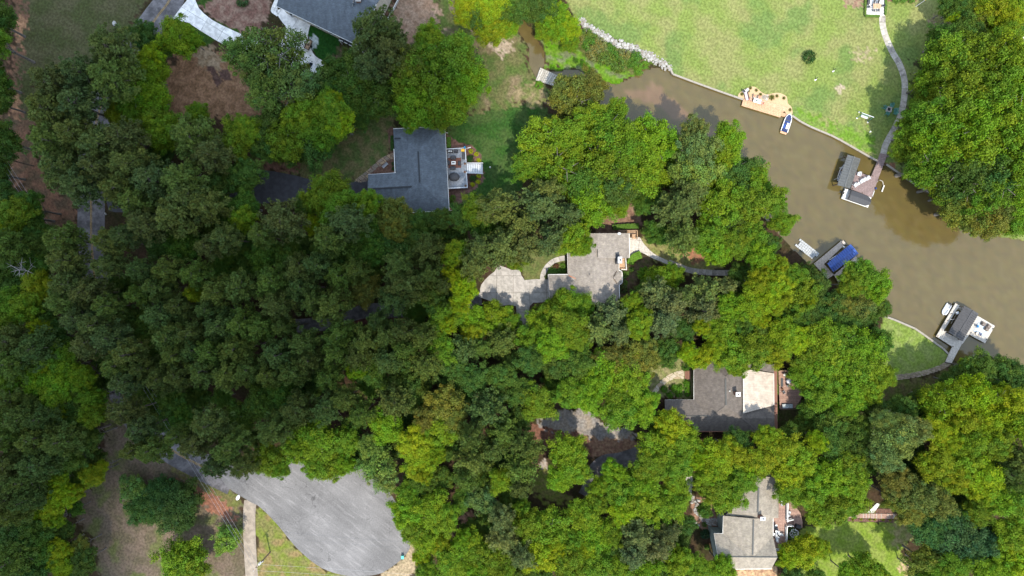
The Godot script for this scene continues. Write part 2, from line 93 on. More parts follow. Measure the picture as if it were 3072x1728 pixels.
	[12,35.59,-25.78,3.23,7.19,7], [12,32.04,-20.43,2.54,10.22,32], [12,-63.12,-17.36,2.5,9.53,2], [12,-46.48,-18.37,2.53,8.74,23], [12,-63.32,-14.89,3.44,7.81,2], [12,-116.89,-12.98,2.86,10.34,0], [12,-67.85,-12.91,3.4,8.22,2], [12,-17.19,-12.22,3,8.57,25],
	[12,-13.12,-11.66,2.91,8.33,25], [12,-60.76,-9.51,2.55,7.54,2], [12,-48.64,-10.01,2.71,8.73,6], [12,-44.54,-10,2.9,10.26,6], [12,58.12,-9.99,2.48,8.89,33], [12,-64.24,-7.08,2.49,9.71,67], [12,-62.24,-6.38,3,8.18,67], [12,-58.87,-5.66,3.22,9.17,67],
	[12,-65.55,-3.9,2.96,9.17,14], [12,-31.36,-3.1,2.59,9.4,27], [12,51.15,-3.1,2.96,10.22,4], [12,66.23,-3.1,2.84,7.76,33], [12,-116.7,-1.65,2.52,9.39,57], [12,-87.76,-0.67,3.24,8.9,8], [12,51.74,-0.07,3.28,9.32,4], [12,-13.87,2.3,2.64,7.83,15],
	[12,-21.76,5.25,3.13,7.96,68], [12,57.1,5.78,2.98,8.94,4], [12,79.76,8.87,2.7,7.43,35], [12,-117.39,11.43,2.8,8.15,0], [12,-83.93,9.92,2.55,10.44,8], [12,-91.14,16.77,3.03,9.08,0], [12,0.02,16.9,2.64,9.16,4], [12,-117.1,18.84,2.99,9.85,0],
	[12,-93.55,21.31,3.33,7.61,0], [12,-57.63,21.94,2.44,7.51,68], [12,-46.1,22.43,3.36,7.51,68], [12,-31.79,21.91,3.24,8.47,8], [12,-20.51,21.75,3.15,8.88,8], [12,-13.7,21.61,3.03,10.27,8], [12,9.73,21.62,3.01,7.21,10], [12,-82.28,24.77,2.91,9.28,55],
	[12,-72,25.37,3.14,7.49,66], [12,-64.84,24.73,2.41,9.28,68], [12,-21.56,25.42,3.03,10.05,8], [12,-10.73,24.49,2.52,10.06,8], [12,91,25.36,2.73,9.36,39], [12,114.62,24.58,2.62,8.62,13], [12,-116.53,28.26,3.06,9.67,0], [12,-81.8,28.05,2.77,8.07,55],
	[12,-23.62,28.85,3.06,7.07,8], [12,67.84,27.45,3.15,8.72,38], [12,90.93,28.22,2.82,9.51,13], [12,-79.81,30.32,3.05,7.54,55], [12,32.37,29.92,2.55,9.6,43], [12,67.02,31.71,2.92,7.29,12], [12,-116.88,33.31,2.41,9.43,0], [12,-57.28,33.69,2.41,8.64,8],
	[12,62.78,33.13,2.78,9.07,12], [12,-34.7,37.17,2.44,8.6,52], [12,-25.66,35.83,3.19,7.88,52], [12,-13.28,36.57,2.61,9.1,8], [12,90.79,36.5,2.73,8.3,13], [12,-95.67,38.9,2.62,7.07,0], [12,-2.64,39.51,3.27,7.27,8], [12,79.42,39.31,2.44,10.47,13],
	[12,108.15,38.95,2.69,8.62,13], [12,-117.02,41.62,2.9,8.35,0], [12,-98.14,42.86,2.97,8.1,0], [12,-15.81,42.47,2.98,10.28,8], [12,-4.97,41.65,2.45,7.95,8], [12,48.89,41.68,3.42,8.63,46], [12,89.71,41.94,3.21,7.29,13], [12,91.6,42.65,2.77,9.74,13],
	[12,-117.13,45.14,3.46,7.54,0], [12,-104.9,44.95,3.17,9.54,0], [12,-21.67,43.71,3.05,10.25,52], [12,-6.08,44.05,3.16,10.29,8], [12,100.37,44.11,2.85,10.12,13], [12,-11.05,47.07,2.57,10.44,8], [12,-0.23,47.82,3.25,7.92,42], [12,99.58,47.97,2.61,9.23,13],
	[12,-116.74,51.34,3.26,7.77,0], [12,-8.6,54.42,2.61,8.31,8], [12,-6.22,53.59,3.2,7.91,8], [12,107.13,53.97,2.43,10.24,13], [12,-117.64,57.35,3.35,8.37,0], [12,-102.69,55.77,2.79,9.63,0], [12,37.58,56.73,2.86,9.53,45], [12,-99.41,60,2.85,8.3,0],
	[12,109.09,58.66,3.11,7.95,13], [12,-117.16,62.76,2.76,8.1,0], [12,-100.09,65.77,2.86,8.24,0], [12,-13.6,65.39,3.15,10.21,8], [12,2.27,64.32,3.4,9.1,8], [12,6.86,64.88,2.84,9.46,8], [12,25.98,64.18,2.72,9.74,11], [12,31.6,65.45,2.79,9.59,11],
	[12,34.81,64.01,2.89,10.12,11], [12,40.59,65.39,3.29,9.61,45], [12,64.1,66.25,3.05,7.55,48], [12,69.47,66.16,2.54,7.48,48], [12,112.28,65.87,2.84,7.57,13]]

var M := {}
var taken := {}
var rng := RandomNumberGenerator.new()
var wob := FastNoiseLite.new()
var lake := PackedVector2Array()


func _ready() -> void:
	rng.seed = 71
	wob.seed = 5
	wob.noise_type = FastNoiseLite.TYPE_SIMPLEX
	wob.frequency = 1.0
	wob.fractal_octaves = 4
	stage()
	materials()
	ground()
	water()
	roads()
	cloud()
	house_slate_drive()
	house_slate_deck()
	house_grey()
	house_beige_panel()
	house_tan()
	house_corner()
	patio_lawn()
	dock_sand()
	dock_gangway()
	dock_blue()
	dock_swim()
	shore()
	street_things()
	trees()
	small_plants()


func stage() -> void:
	var cam := Camera3D.new()
	cam.name = "camera"
	cam.position = Vector3(0, 160, 0)
	cam.rotation_degrees = Vector3(-90, 0, 0)
	cam.fov = 45.75
	cam.near = 0.5
	cam.far = 6000.0
	add_child(cam)
	cam.current = true
	var e := Environment.new()
	e.background_mode = Environment.BG_SKY
	var sm := ProceduralSkyMaterial.new()
	sm.sky_top_color = Color(0.6, 0.66, 0.74)
	sm.sky_horizon_color = Color(0.8, 0.81, 0.82)
	sm.sky_curve = 0.2
	sm.ground_horizon_color = Color(0.5, 0.52, 0.5)
	sm.ground_bottom_color = Color(0.2, 0.22, 0.16)
	sm.sky_energy_multiplier = 1.5
	var sky := Sky.new()
	sky.sky_material = sm
	e.sky = sky
	e.tonemap_mode = Environment.TONE_MAPPER_LINEAR
	e.tonemap_exposure = 1.6
	e.sdfgi_enabled = true
	e.ssao_enabled = true
	e.ssil_enabled = true
	var w := WorldEnvironment.new()
	w.name = "world"
	w.environment = e
	add_child(w)
	var sun := DirectionalLight3D.new()
	sun.name = "sun"
	sun.light_color = Color(1.0, 0.965, 0.9)
	sun.light_energy = 1.38
	sun.light_angular_distance = 0.5
	sun.shadow_enabled = true
	add_child(sun)
	sun.look_at_from_position(Vector3.ZERO, Vector3(-0.12, -1.0, -0.5), Vector3.UP)


# ---------------------------------------------------------------- helpers
func line(a: Array) -> PackedVector2Array:
	var p := PackedVector2Array()
	for i in range(0, a.size(), 2):
		p.append(Vector2(a[i], a[i + 1]))
	return p


func numbered(called: String) -> String:
	var n: int = taken.get(called, 0)
	taken[called] = n + 1
	return called if n == 0 else "%s_%03d" % [called, n]


func tag(o: Node, label: String, category: String, group := "") -> void:
	o.set_meta("label", label)
	o.set_meta("category", category)
	if group != "":
		o.set_meta("group", group)


func thing(called: String, label: String, category: String, at := Vector3.ZERO, turn := 0.0, group := "") -> Node3D:
	var o := Node3D.new()
	o.name = numbered(called)
	add_child(o, true)
	o.position = at
	o.rotation.y = turn
	tag(o, label, category, group)
	return o


func again(src: Node3D, at: Vector3, turn: float, label := "") -> Node3D:
	var o: Node3D = src.duplicate()
	var stem: String = str(src.name)
	var cut := stem.rfind("_0")
	if cut > 0:
		stem = stem.substr(0, cut)
	o.name = numbered(stem)
	add_child(o, true)
	o.position = at
	o.rotation.y = turn
	if label != "":
		o.set_meta("label", label)
	return o


func begin() -> SurfaceTool:
	var st := SurfaceTool.new()
	st.begin(Mesh.PRIMITIVE_TRIANGLES)
	st.set_smooth_group(-1)
	return st


# a part whose shape is given in the place's own metres
func wpart(parent: Node3D, called: String, st: SurfaceTool, m: Material) -> MeshInstance3D:
	var o := lpart(parent, called, st, m)
	o.transform = parent.global_transform.affine_inverse()
	return o


# a part whose shape is given in its thing's own axes
func lpart(parent: Node3D, called: String, st: SurfaceTool, m: Material) -> MeshInstance3D:
	st.generate_normals()
	var o := MeshInstance3D.new()
	o.name = called
	o.mesh = st.commit()
	o.material_override = m
	parent.add_child(o, true)
	return o


func mpart(parent: Node3D, called: String, mesh: Mesh, m: Material, xf := Transform3D()) -> MeshInstance3D:
	var o := MeshInstance3D.new()
	o.name = called
	o.mesh = mesh
	o.material_override = m
	o.transform = xf
	parent.add_child(o, true)
	return o


func setting(called: String, st: SurfaceTool, m: Material) -> MeshInstance3D:
	st.generate_normals()
	var o := MeshInstance3D.new()
	o.name = numbered(called)
	o.mesh = st.commit()
	o.material_override = m
	o.set_meta("kind", "structure")
	add_child(o, true)
	return o


func tri(st: SurfaceTool, a: Vector3, b: Vector3, c: Vector3) -> void:
	st.add_vertex(a)
	st.add_vertex(b)
	st.add_vertex(c)


func quad(st: SurfaceTool, a: Vector3, b: Vector3, c: Vector3, d: Vector3) -> void:
	tri(st, a, b, c)
	tri(st, a, c, d)


func box(st: SurfaceTool, c: Vector3, s: Vector3, turn := 0.0, tilt := 0.0) -> void:
	boxt(st, Transform3D(Basis(Vector3.UP, turn) * Basis(Vector3.RIGHT, tilt), c), s)


func boxt(st: SurfaceTool, t: Transform3D, s: Vector3) -> void:
	var h := s * 0.5
	var p: Array[Vector3] = []
	for i in 8:
		p.append(t * Vector3(h.x if i & 1 else -h.x, h.y if i & 2 else -h.y, h.z if i & 4 else -h.z))
	quad(st, p[2], p[3], p[7], p[6])
	quad(st, p[0], p[4], p[5], p[1])
	quad(st, p[0], p[1], p[3], p[2])
	quad(st, p[4], p[6], p[7], p[5])
	quad(st, p[0], p[2], p[6], p[4])
	quad(st, p[1], p[5], p[7], p[3])


# a bar with square ends from a to b
func bar(st: SurfaceTool, a: Vector3, b: Vector3, w: float, h := -1.0) -> void:
	var d := b - a
	if d.length() < 0.001:
		return
	var up := Vector3.UP if absf(d.normalized().y) < 0.95 else Vector3.RIGHT
	boxt(st, Transform3D(Basis.looking_at(d, up), (a + b) * 0.5), Vector3(w, w if h < 0.0 else h, d.length()))


func tube(st: SurfaceTool, pts: Array, radii: Array, sides := 7) -> void:
	st.set_smooth_group(1)
	var rings := []
	for i in pts.size():
		var d: Vector3 = (pts[mini(i + 1, pts.size() - 1)] - pts[maxi(i - 1, 0)]).normalized()
		var u := d.cross(Vector3.RIGHT if absf(d.x) < 0.8 else Vector3.FORWARD).normalized()
		var v := d.cross(u)
		var ring := []
		for k in sides:
			var a := TAU * k / sides
			ring.append(pts[i] + (u * cos(a) + v * sin(a)) * radii[i])
		rings.append(ring)
	for i in pts.size() - 1:
		for k in sides:
			var n := (k + 1) % sides
			quad(st, rings[i][k], rings[i][n], rings[i + 1][n], rings[i + 1][k])
	for e in [0, pts.size() - 1]:
		for k in sides:
			tri(st, pts[e], rings[e][k], rings[e][(k + 1) % sides])
	st.set_smooth_group(-1)


# rings of a turned shape: profile of (radius, height)
func lathe(st: SurfaceTool, c: Vector3, prof: Array, sides := 14, sq := Vector2.ONE) -> void:
	st.set_smooth_group(1)
	for i in prof.size() - 1:
		for k in sides:
			var a := TAU * k / sides
			var b := TAU * (k + 1) / sides
			var p: Vector2 = prof[i]
			var q: Vector2 = prof[i + 1]
			quad(st, c + Vector3(cos(a) * p.x * sq.x, p.y, sin(a) * p.x * sq.y), c + Vector3(cos(b) * p.x * sq.x, p.y, sin(b) * p.x * sq.y), c + Vector3(cos(b) * q.x * sq.x, q.y, sin(b) * q.x * sq.y), c + Vector3(cos(a) * q.x * sq.x, q.y, sin(a) * q.x * sq.y))
	st.set_smooth_group(-1)


func prism(st: SurfaceTool, poly: PackedVector2Array, y0: float, y1: float) -> void:
	var t := Geometry2D.triangulate_polygon(poly)
	var cw := Geometry2D.is_polygon_clockwise(poly)
	for i in range(0, t.size(), 3):
		var a := poly[t[i]]
		var b := poly[t[i + 1]]
		var c := poly[t[i + 2]]
		if (b - a).cross(c - a) < 0.0:
			var s := b
			b = c
			c = s
		tri(st, Vector3(a.x, y1, a.y), Vector3(b.x, y1, b.y), Vector3(c.x, y1, c.y))
	for i in poly.size():
		var a := poly[i]
		var b := poly[(i + 1) % poly.size()]
		if cw:
			var s := b
			b = a
			a = s
		quad(st, Vector3(b.x, y0, b.y), Vector3(b.x, y1, b.y), Vector3(a.x, y1, a.y), Vector3(a.x, y0, a.y))


# a sloping slab from its upper face
func slab(st: SurfaceTool, p: Array, thick := 0.14) -> void:
	var n: Vector3 = (p[1] - p[0]).cross(p[2] - p[0])
	var q := p.duplicate()
	if n.y > 0.0:
		q.reverse()
	var d := Vector3(0, -thick, 0)
	for i in range(1, q.size() - 1):
		tri(st, q[0], q[i], q[i + 1])
		tri(st, q[0] + d, q[i + 1] + d, q[i] + d)
	for i in q.size():
		var a: Vector3 = q[i]
		var b: Vector3 = q[(i + 1) % q.size()]
		quad(st, b, a, a + d, b + d)


func smooth(p: PackedVector2Array, n := 6) -> PackedVector2Array:
	var out := PackedVector2Array()
	for i in p.size() - 1:
		for k in n:
			out.append(p[i].cubic_interpolate(p[i + 1], p[maxi(i - 1, 0)], p[mini(i + 2, p.size() - 1)], float(k) / n))
	out.append(p[p.size() - 1])
	return out


func round_poly(p: PackedVector2Array, n := 5) -> PackedVector2Array:
	var out := PackedVector2Array()
	var m := p.size()
	for i in m:
		for k in n:
			out.append(p[i].cubic_interpolate(p[(i + 1) % m], p[(i + m - 1) % m], p[(i + 2) % m], float(k) / n))
	return out


func along(p: PackedVector2Array, d: float) -> Array:
	var left := d
	for i in p.size() - 1:
		var l := p[i].distance_to(p[i + 1])
		if left <= l or i == p.size() - 2:
			return [p[i].lerp(p[i + 1], clampf(left / maxf(l, 0.001), 0.0, 1.0)), (p[i + 1] - p[i]).normalized()]
		left -= l
	return [p[0], Vector2.RIGHT]


func length_of(p: PackedVector2Array) -> float:
	var l := 0.0
	for i in p.size() - 1:
		l += p[i].distance_to(p[i + 1])
	return l


func ribbon(p: PackedVector2Array, w: float) -> PackedVector2Array:
	var l := PackedVector2Array()
	var r := PackedVector2Array()
	for i in p.size():
		var d := (p[mini(i + 1, p.size() - 1)] - p[maxi(i - 1, 0)]).normalized()
		var n := Vector2(-d.y, d.x) * w * 0.5
		l.append(p[i] + n)
		r.append(p[i] - n)
	r.reverse()
	l.append_array(r)
	return l


# single slabs laid along a curved line, one part each
func slab_path(parent: Node3D, called: String, p: PackedVector2Array, w: float, each: float, y0: float, y1: float, ms: Array, gap := 0.05) -> void:
	var total := length_of(p)
	var n := maxi(1, int(round(total / each)))
	var step := total / n
	for i in n:
		var a := along(p, i * step + gap * 0.5)
		var b := along(p, (i + 1) * step - gap * 0.5)
		var c := along(p, (i + 0.5) * step)
		var piece := PackedVector2Array()
		for q in [a, c, b]:
			piece.append(q[0] + Vector2(-q[1].y, q[1].x) * w * 0.5)
		for q in [b, c, a]:
			piece.append(q[0] - Vector2(-q[1].y, q[1].x) * w * 0.5)
		var st := begin()
		prism(st, piece, y0, y1 + 0.004 * (i % 3))
		wpart(parent, called, st, ms[(i * 7 + i / 3) % ms.size()])


# a paved outline cut into cells, one part each; wild cells are crazy paving
func paved(parent: Node3D, called: String, poly: PackedVector2Array, cell: Vector2, turn: float, y0: float, y1: float, ms: Array, gap := 0.05, wild := 0.0) -> void:
	var c := Vector2.ZERO
	for q in poly:
		c += q
	c /= poly.size()
	var reach := 0.0
	for q in poly:
		reach = maxf(reach, q.distance_to(c))
	var nx := int(reach / cell.x) + 1
	var ny := int(reach / cell.y) + 1
	var node := func(i: int, j: int) -> Vector2:
		var o := Vector2(i * cell.x, j * cell.y)
		if wild > 0.0:
			o += Vector2(wob.get_noise_2d(i * 7.3 + 0.5, j * 5.1), wob.get_noise_2d(i * 4.7, j * 8.9 + 3.3)) * wild * cell.x
			o.x += cell.x * 0.5 * (j & 1)
		return c + o.rotated(turn)
	for i in range(-nx, nx):
		for j in range(-ny, ny):
			var q := PackedVector2Array([node.call(i, j), node.call(i + 1, j), node.call(i + 1, j + 1), node.call(i, j + 1)])
			for r in Geometry2D.offset_polygon(q, -gap * 0.5):
				for s in Geometry2D.intersect_polygons(r, poly):
					if s.size() < 3 or area(s) < 0.06:
						continue
					var st := begin()
					prism(st, s, y0, y1 + (rng.randf() * 0.02 if wild > 0.0 else 0.0))
					wpart(parent, called, st, ms[rng.randi() % ms.size()])


func area(p: PackedVector2Array) -> float:
	var s := 0.0
	for i in p.size():
		s += p[i].cross(p[(i + 1) % p.size()])
	return absf(s) * 0.5


func mid(p: PackedVector2Array) -> Vector3:
	var c := Vector2.ZERO
	for q in p:
		c += q
	c /= p.size()
	return Vector3(c.x, 0, c.y)


func v3(p: Vector2, y := 0.0) -> Vector3:
	return Vector3(p.x, y, p.y)


# ---------------------------------------------------------------- materials
func fbm(freq: float, lo: float, hi: float, sd: int, size := 512) -> NoiseTexture2D:
	var n := FastNoiseLite.new()
	n.seed = sd
	n.noise_type = FastNoiseLite.TYPE_SIMPLEX
	n.frequency = freq
	n.fractal_octaves = 8
	n.fractal_gain = 0.68
	var t := NoiseTexture2D.new()
	t.width = size
	t.height = size
	t.seamless = true
	t.noise = n
	var g := Gradient.new()
	g.set_color(0, Color(lo, lo, lo))
	g.set_color(1, Color(hi, hi, hi))
	g.set_offset(0, 0.25)
	g.set_offset(1, 0.75)
	t.color_ramp = g
	return t


var tex := {}


func mat(c: Color, rough := 0.85, grain := "", scale := 0.5, metal := 0.0) -> StandardMaterial3D:
	var m := StandardMaterial3D.new()
	m.albedo_color = c.linear_to_srgb()
	m.roughness = rough
	m.metallic = metal
	if grain != "":
		m.albedo_texture = tex[grain]
		m.uv1_triplanar = true
		m.uv1_world_triplanar = true
		m.uv1_scale = Vector3(scale, scale, scale)
	return m


func rgb(r: float, g: float, b: float) -> Color:
	return Color(r, g, b)


# courses of shingles, each tab of its own tone, with weathered patches
func shingles() -> ImageTexture:
	var im := Image.create(512, 512, false, Image.FORMAT_RGB8)
	var r := RandomNumberGenerator.new()
	r.seed = 8
	for row in 64:
		var x := -(row % 2) * 9
		while x < 512:
			var w := r.randi_range(14, 24)
			var v := r.randf_range(0.84, 1.0) * (0.93 + 0.14 * wob.get_noise_2d(x * 0.012, row * 0.07))
			v = clampf(v, 0.0, 1.0)
			im.fill_rect(Rect2i(x, row * 8, w, 8), Color(v, v * r.randf_range(0.985, 1.0), v * r.randf_range(0.96, 1.0)))
			im.fill_rect(Rect2i(x, row * 8, w, 1), Color(v * 0.8, v * 0.8, v * 0.8))
			x += w
	return ImageTexture.create_from_image(im)


# asphalt with pale washed streaks, tyre arcs, stains and a few cracks
func worn_asphalt() -> ImageTexture:
	var im := Image.create(640, 640, false, Image.FORMAT_RGB8)
	var d := Vector2(0.8, 0.6)
	for y in 640:
		for x in 640:
			var p := Vector2(x, y) * 0.1
			var u := p.dot(d)
			var w := p.dot(Vector2(-d.y, d.x))
			var v := 0.84 + 0.045 * wob.get_noise_2d(u * 0.05, w * 0.55) + 0.1 * wob.get_noise_2d(p.x * 0.07 + 30.0, p.y * 0.07) + 0.07 * wob.get_noise_2d(p.x * 2.1, p.y * 2.1)
			var pale := wob.get_noise_2d(u * 0.12 + 80.0, w * 0.9)
			if pale > 0.28:
				v += (pale - 0.28) * 0.25
			var ring := absf(p.distance_to(Vector2(30, 34)) - 9.0 + wob.get_noise_2d(u * 0.2, w * 0.2) * 2.0)
			if ring < 0.25 or absf(ring - 1.7) < 0.22:
				v -= 0.045
			if absf(wob.get_noise_2d(p.x * 0.06 + 200.0, p.y * 0.06)) < 0.006:
				v -= 0.16
			v = clampf(v, 0.0, 1.0)
			im.set_pixel(x, y, Color(v, v, v))
	return ImageTexture.create_from_image(im)


func materials() -> void:
	tex.soft = fbm(0.006, 0.84, 1.0, 3)
	tex.hard = fbm(0.008, 0.68, 1.0, 9)
	tex.grass = fbm(0.012, 0.8, 1.0, 21, 1024)
	tex.lot = worn_asphalt()
	tex.shingle = shingles()
	tex.speck = fbm(0.09, 0.72, 1.0, 33)
	var bump := FastNoiseLite.new()
	bump.noise_type = FastNoiseLite.TYPE_SIMPLEX
	bump.frequency = 0.012
	bump.fractal_octaves = 4
	var rip := NoiseTexture2D.new()
	rip.width = 512
	rip.height = 512
	rip.seamless = true
	rip.noise = bump
	rip.as_normal_map = true
	rip.bump_strength = 2.0
	tex.ripple = rip
	M.ground = mat(Color.WHITE, 0.95, "grass", 0.085)
	M.ground.vertex_color_use_as_albedo = true
	M.ground.metallic_specular = 0.1
	M.water = mat(Color.WHITE, 0.06)
	M.water.vertex_color_use_as_albedo = true
	M.water.normal_enabled = true
	M.water.normal_texture = rip
	M.water.normal_scale = 0.24
	M.water.uv1_triplanar = true
	M.water.uv1_world_triplanar = true
	M.water.uv1_scale = Vector3.ONE * 0.16
	M.road = mat(rgb(0.15, 0.14, 0.145), 0.9, "hard", 0.06)
	M.lot = mat(rgb(0.195, 0.188, 0.188), 0.9, "lot", 0.03)
	M.lot.uv1_scale = Vector3.ONE / 64.0
	M.lot.uv1_offset = Vector3(0.3, 0.0, -0.2)
	M.drive_black = mat(rgb(0.045, 0.045, 0.052), 0.85, "soft", 0.15)
	M.yellow_paint = mat(rgb(0.4, 0.24, 0.05), 0.8, "hard", 0.4)
	M.concrete = [mat(rgb(0.37, 0.342, 0.315), 0.9, "soft", 0.16), mat(rgb(0.355, 0.33, 0.302), 0.9, "soft", 0.21), mat(rgb(0.385, 0.357, 0.327), 0.9, "soft", 0.13)]
	M.concrete_white = [mat(rgb(0.78, 0.76, 0.73), 0.9, "soft", 0.12), mat(rgb(0.74, 0.72, 0.69), 0.9, "soft", 0.17), mat(rgb(0.8, 0.78, 0.76), 0.9, "soft", 0.1)]
	M.walk = [mat(rgb(0.42, 0.38, 0.34), 0.9, "hard", 0.11), mat(rgb(0.37, 0.34, 0.3), 0.9, "soft", 0.14), mat(rgb(0.4, 0.37, 0.33), 0.9, "soft", 0.2)]
	M.flag = [mat(rgb(0.34, 0.25, 0.16), 0.9, "speck", 0.5), mat(rgb(0.42, 0.3, 0.19), 0.9, "speck", 0.5), mat(rgb(0.22, 0.18, 0.14), 0.9, "speck", 0.5), mat(rgb(0.3, 0.23, 0.17), 0.9, "speck", 0.5)]
	M.flag_pale = [mat(rgb(0.52, 0.43, 0.31), 0.9, "speck", 0.4), mat(rgb(0.46, 0.35, 0.23), 0.9, "speck", 0.4), mat(rgb(0.56, 0.48, 0.37), 0.9, "speck", 0.4)]
	M.flag_brown = [mat(rgb(0.32, 0.25, 0.18), 0.9, "speck", 0.5), mat(rgb(0.24, 0.19, 0.14), 0.9, "speck", 0.5), mat(rgb(0.38, 0.31, 0.23), 0.9, "speck", 0.5)]
	M.slate = mat(rgb(0.125, 0.15, 0.18), 0.9, "shingle", 0.11)
	M.slate_dark = mat(rgb(0.035, 0.04, 0.046), 0.9, "speck", 0.5)
	M.shingle_grey = mat(rgb(0.33, 0.295, 0.265), 0.9, "shingle", 0.11)
	M.shingle_brown = mat(rgb(0.16, 0.138, 0.124), 0.9, "shingle", 0.11)
	M.shingle_tan = mat(rgb(0.325, 0.288, 0.238), 0.9, "shingle", 0.11)
	M.shingle_cap = mat(rgb(0.1, 0.1, 0.095), 0.9, "speck", 0.5)
	M.beige_metal = mat(rgb(0.49, 0.415, 0.345), 0.6, "soft", 0.12)
	M.white = mat(rgb(0.66, 0.66, 0.64), 0.6)
	M.cream = mat(rgb(0.62, 0.56, 0.47), 0.8, "soft", 0.4)
	M.siding_teal = mat(rgb(0.26, 0.33, 0.32), 0.75, "soft", 0.5)
	M.brick = mat(rgb(0.27, 0.13, 0.09), 0.9, "speck", 0.8)
	M.glass = mat(rgb(0.03, 0.04, 0.05), 0.08)
	M.black = mat(rgb(0.018, 0.018, 0.02), 0.6)
	M.charcoal = mat(rgb(0.045, 0.047, 0.055), 0.7, "soft", 0.7)
	M.grey = mat(rgb(0.3, 0.31, 0.33), 0.6)
	M.grey_light = mat(rgb(0.5, 0.52, 0.55), 0.6)
	M.metal = mat(rgb(0.45, 0.46, 0.48), 0.35, "", 1.0, 0.9)
	M.deck_grey = [mat(rgb(0.27, 0.29, 0.32), 0.8, "soft", 0.4), mat(rgb(0.25, 0.27, 0.3), 0.8, "soft", 0.5)]
	M.deck_purple = [mat(rgb(0.235, 0.17, 0.165), 0.8, "soft", 0.5), mat(rgb(0.215, 0.155, 0.15), 0.8, "soft", 0.5), mat(rgb(0.25, 0.18, 0.175), 0.8, "soft", 0.4)]
	M.deck_tan = [mat(rgb(0.56, 0.34, 0.205), 0.8, "soft", 0.4), mat(rgb(0.53, 0.32, 0.19), 0.8, "soft", 0.5), mat(rgb(0.58, 0.36, 0.22), 0.8, "soft", 0.3)]
	M.deck_beige = [mat(rgb(0.47, 0.4, 0.345), 0.8, "soft", 0.4), mat(rgb(0.44, 0.37, 0.315), 0.8, "soft", 0.5)]
	M.deck_cream = [mat(rgb(0.52, 0.48, 0.43), 0.8, "soft", 0.4), mat(rgb(0.49, 0.45, 0.4), 0.8, "soft", 0.5)]
	M.deck_red = [mat(rgb(0.33, 0.2, 0.155), 0.8, "soft", 0.5), mat(rgb(0.29, 0.175, 0.135), 0.8, "soft", 0.5), mat(rgb(0.36, 0.225, 0.175), 0.8, "soft", 0.4)]
	M.plank_old = [mat(rgb(0.48, 0.45, 0.4), 0.9, "hard", 0.6), mat(rgb(0.4, 0.37, 0.32), 0.9, "hard", 0.6), mat(rgb(0.54, 0.5, 0.44), 0.9, "hard", 0.6)]
	M.wood = mat(rgb(0.55, 0.36, 0.22), 0.8, "hard", 0.8)
	M.wood_dark = mat(rgb(0.12, 0.08, 0.055), 0.9, "hard", 0.8)
	M.wood_white = mat(rgb(0.72, 0.7, 0.66), 0.8, "soft", 0.6)
	M.wall_cap = mat(rgb(0.36, 0.325, 0.275), 0.9, "speck", 0.5)
	M.wall_panel = mat(rgb(0.16, 0.14, 0.115), 0.9, "speck", 0.5)
	M.roof_grey = mat(rgb(0.095, 0.1, 0.1), 0.5, "soft", 0.3)
	M.roof_charcoal = mat(rgb(0.05, 0.048, 0.05), 0.45, "soft", 0.3)
	M.roof_blue = mat(rgb(0.02, 0.075, 0.32), 0.4, "soft", 0.3)
	M.float_grey = [mat(rgb(0.36, 0.375, 0.385), 0.6, "soft", 0.5), mat(rgb(0.39, 0.405, 0.415), 0.6, "soft", 0.4)]
	M.sand = mat(rgb(0.56, 0.4, 0.235), 0.95, "speck", 0.2)
	M.bark_dead = mat(rgb(0.3, 0.28, 0.26), 0.95, "speck", 0.6)
	M.bark = mat(rgb(0.17, 0.14, 0.12), 0.95, "speck", 0.6)
	M.bark_pale = mat(rgb(0.15, 0.135, 0.12), 0.95, "speck", 0.6)
	M.rock = [mat(rgb(0.36, 0.345, 0.32), 0.9, "speck", 0.6), mat(rgb(0.28, 0.25, 0.215), 0.9, "speck", 0.6), mat(rgb(0.46, 0.45, 0.43), 0.9, "speck", 0.6)]
	M.clay = mat(rgb(0.42, 0.14, 0.06), 0.8)
	M.teal = mat(rgb(0.03, 0.38, 0.33), 0.5)
	M.blue = mat(rgb(0.02, 0.06, 0.25), 0.4)
	M.navy = mat(rgb(0.015, 0.025, 0.09), 0.4)
	M.sky_blue = mat(rgb(0.02, 0.3, 0.62), 0.6)
	M.yellow = mat(rgb(0.75, 0.42, 0.02), 0.6)
	M.green_paint = mat(rgb(0.05, 0.16, 0.13), 0.6)
	M.rug_red = mat(rgb(0.2, 0.085, 0.06), 0.95, "hard", 2.0)
	M.rug_blue = mat(rgb(0.36, 0.46, 0.58), 0.95, "hard", 2.0)
	M.car_white = mat(rgb(0.78, 0.79, 0.8), 0.3)
	M.car_white.clearcoat_enabled = true
	M.gravel = mat(rgb(0.27, 0.25, 0.23), 0.95, "speck", 0.16)
	M.track = mat(rgb(0.27, 0.225, 0.18), 0.95, "soft", 0.13)
	M.mulch = mat(rgb(0.17, 0.09, 0.065), 0.95, "hard", 0.5)
	M.cloud = mat(rgb(0.85, 0.85, 0.86), 1.0)


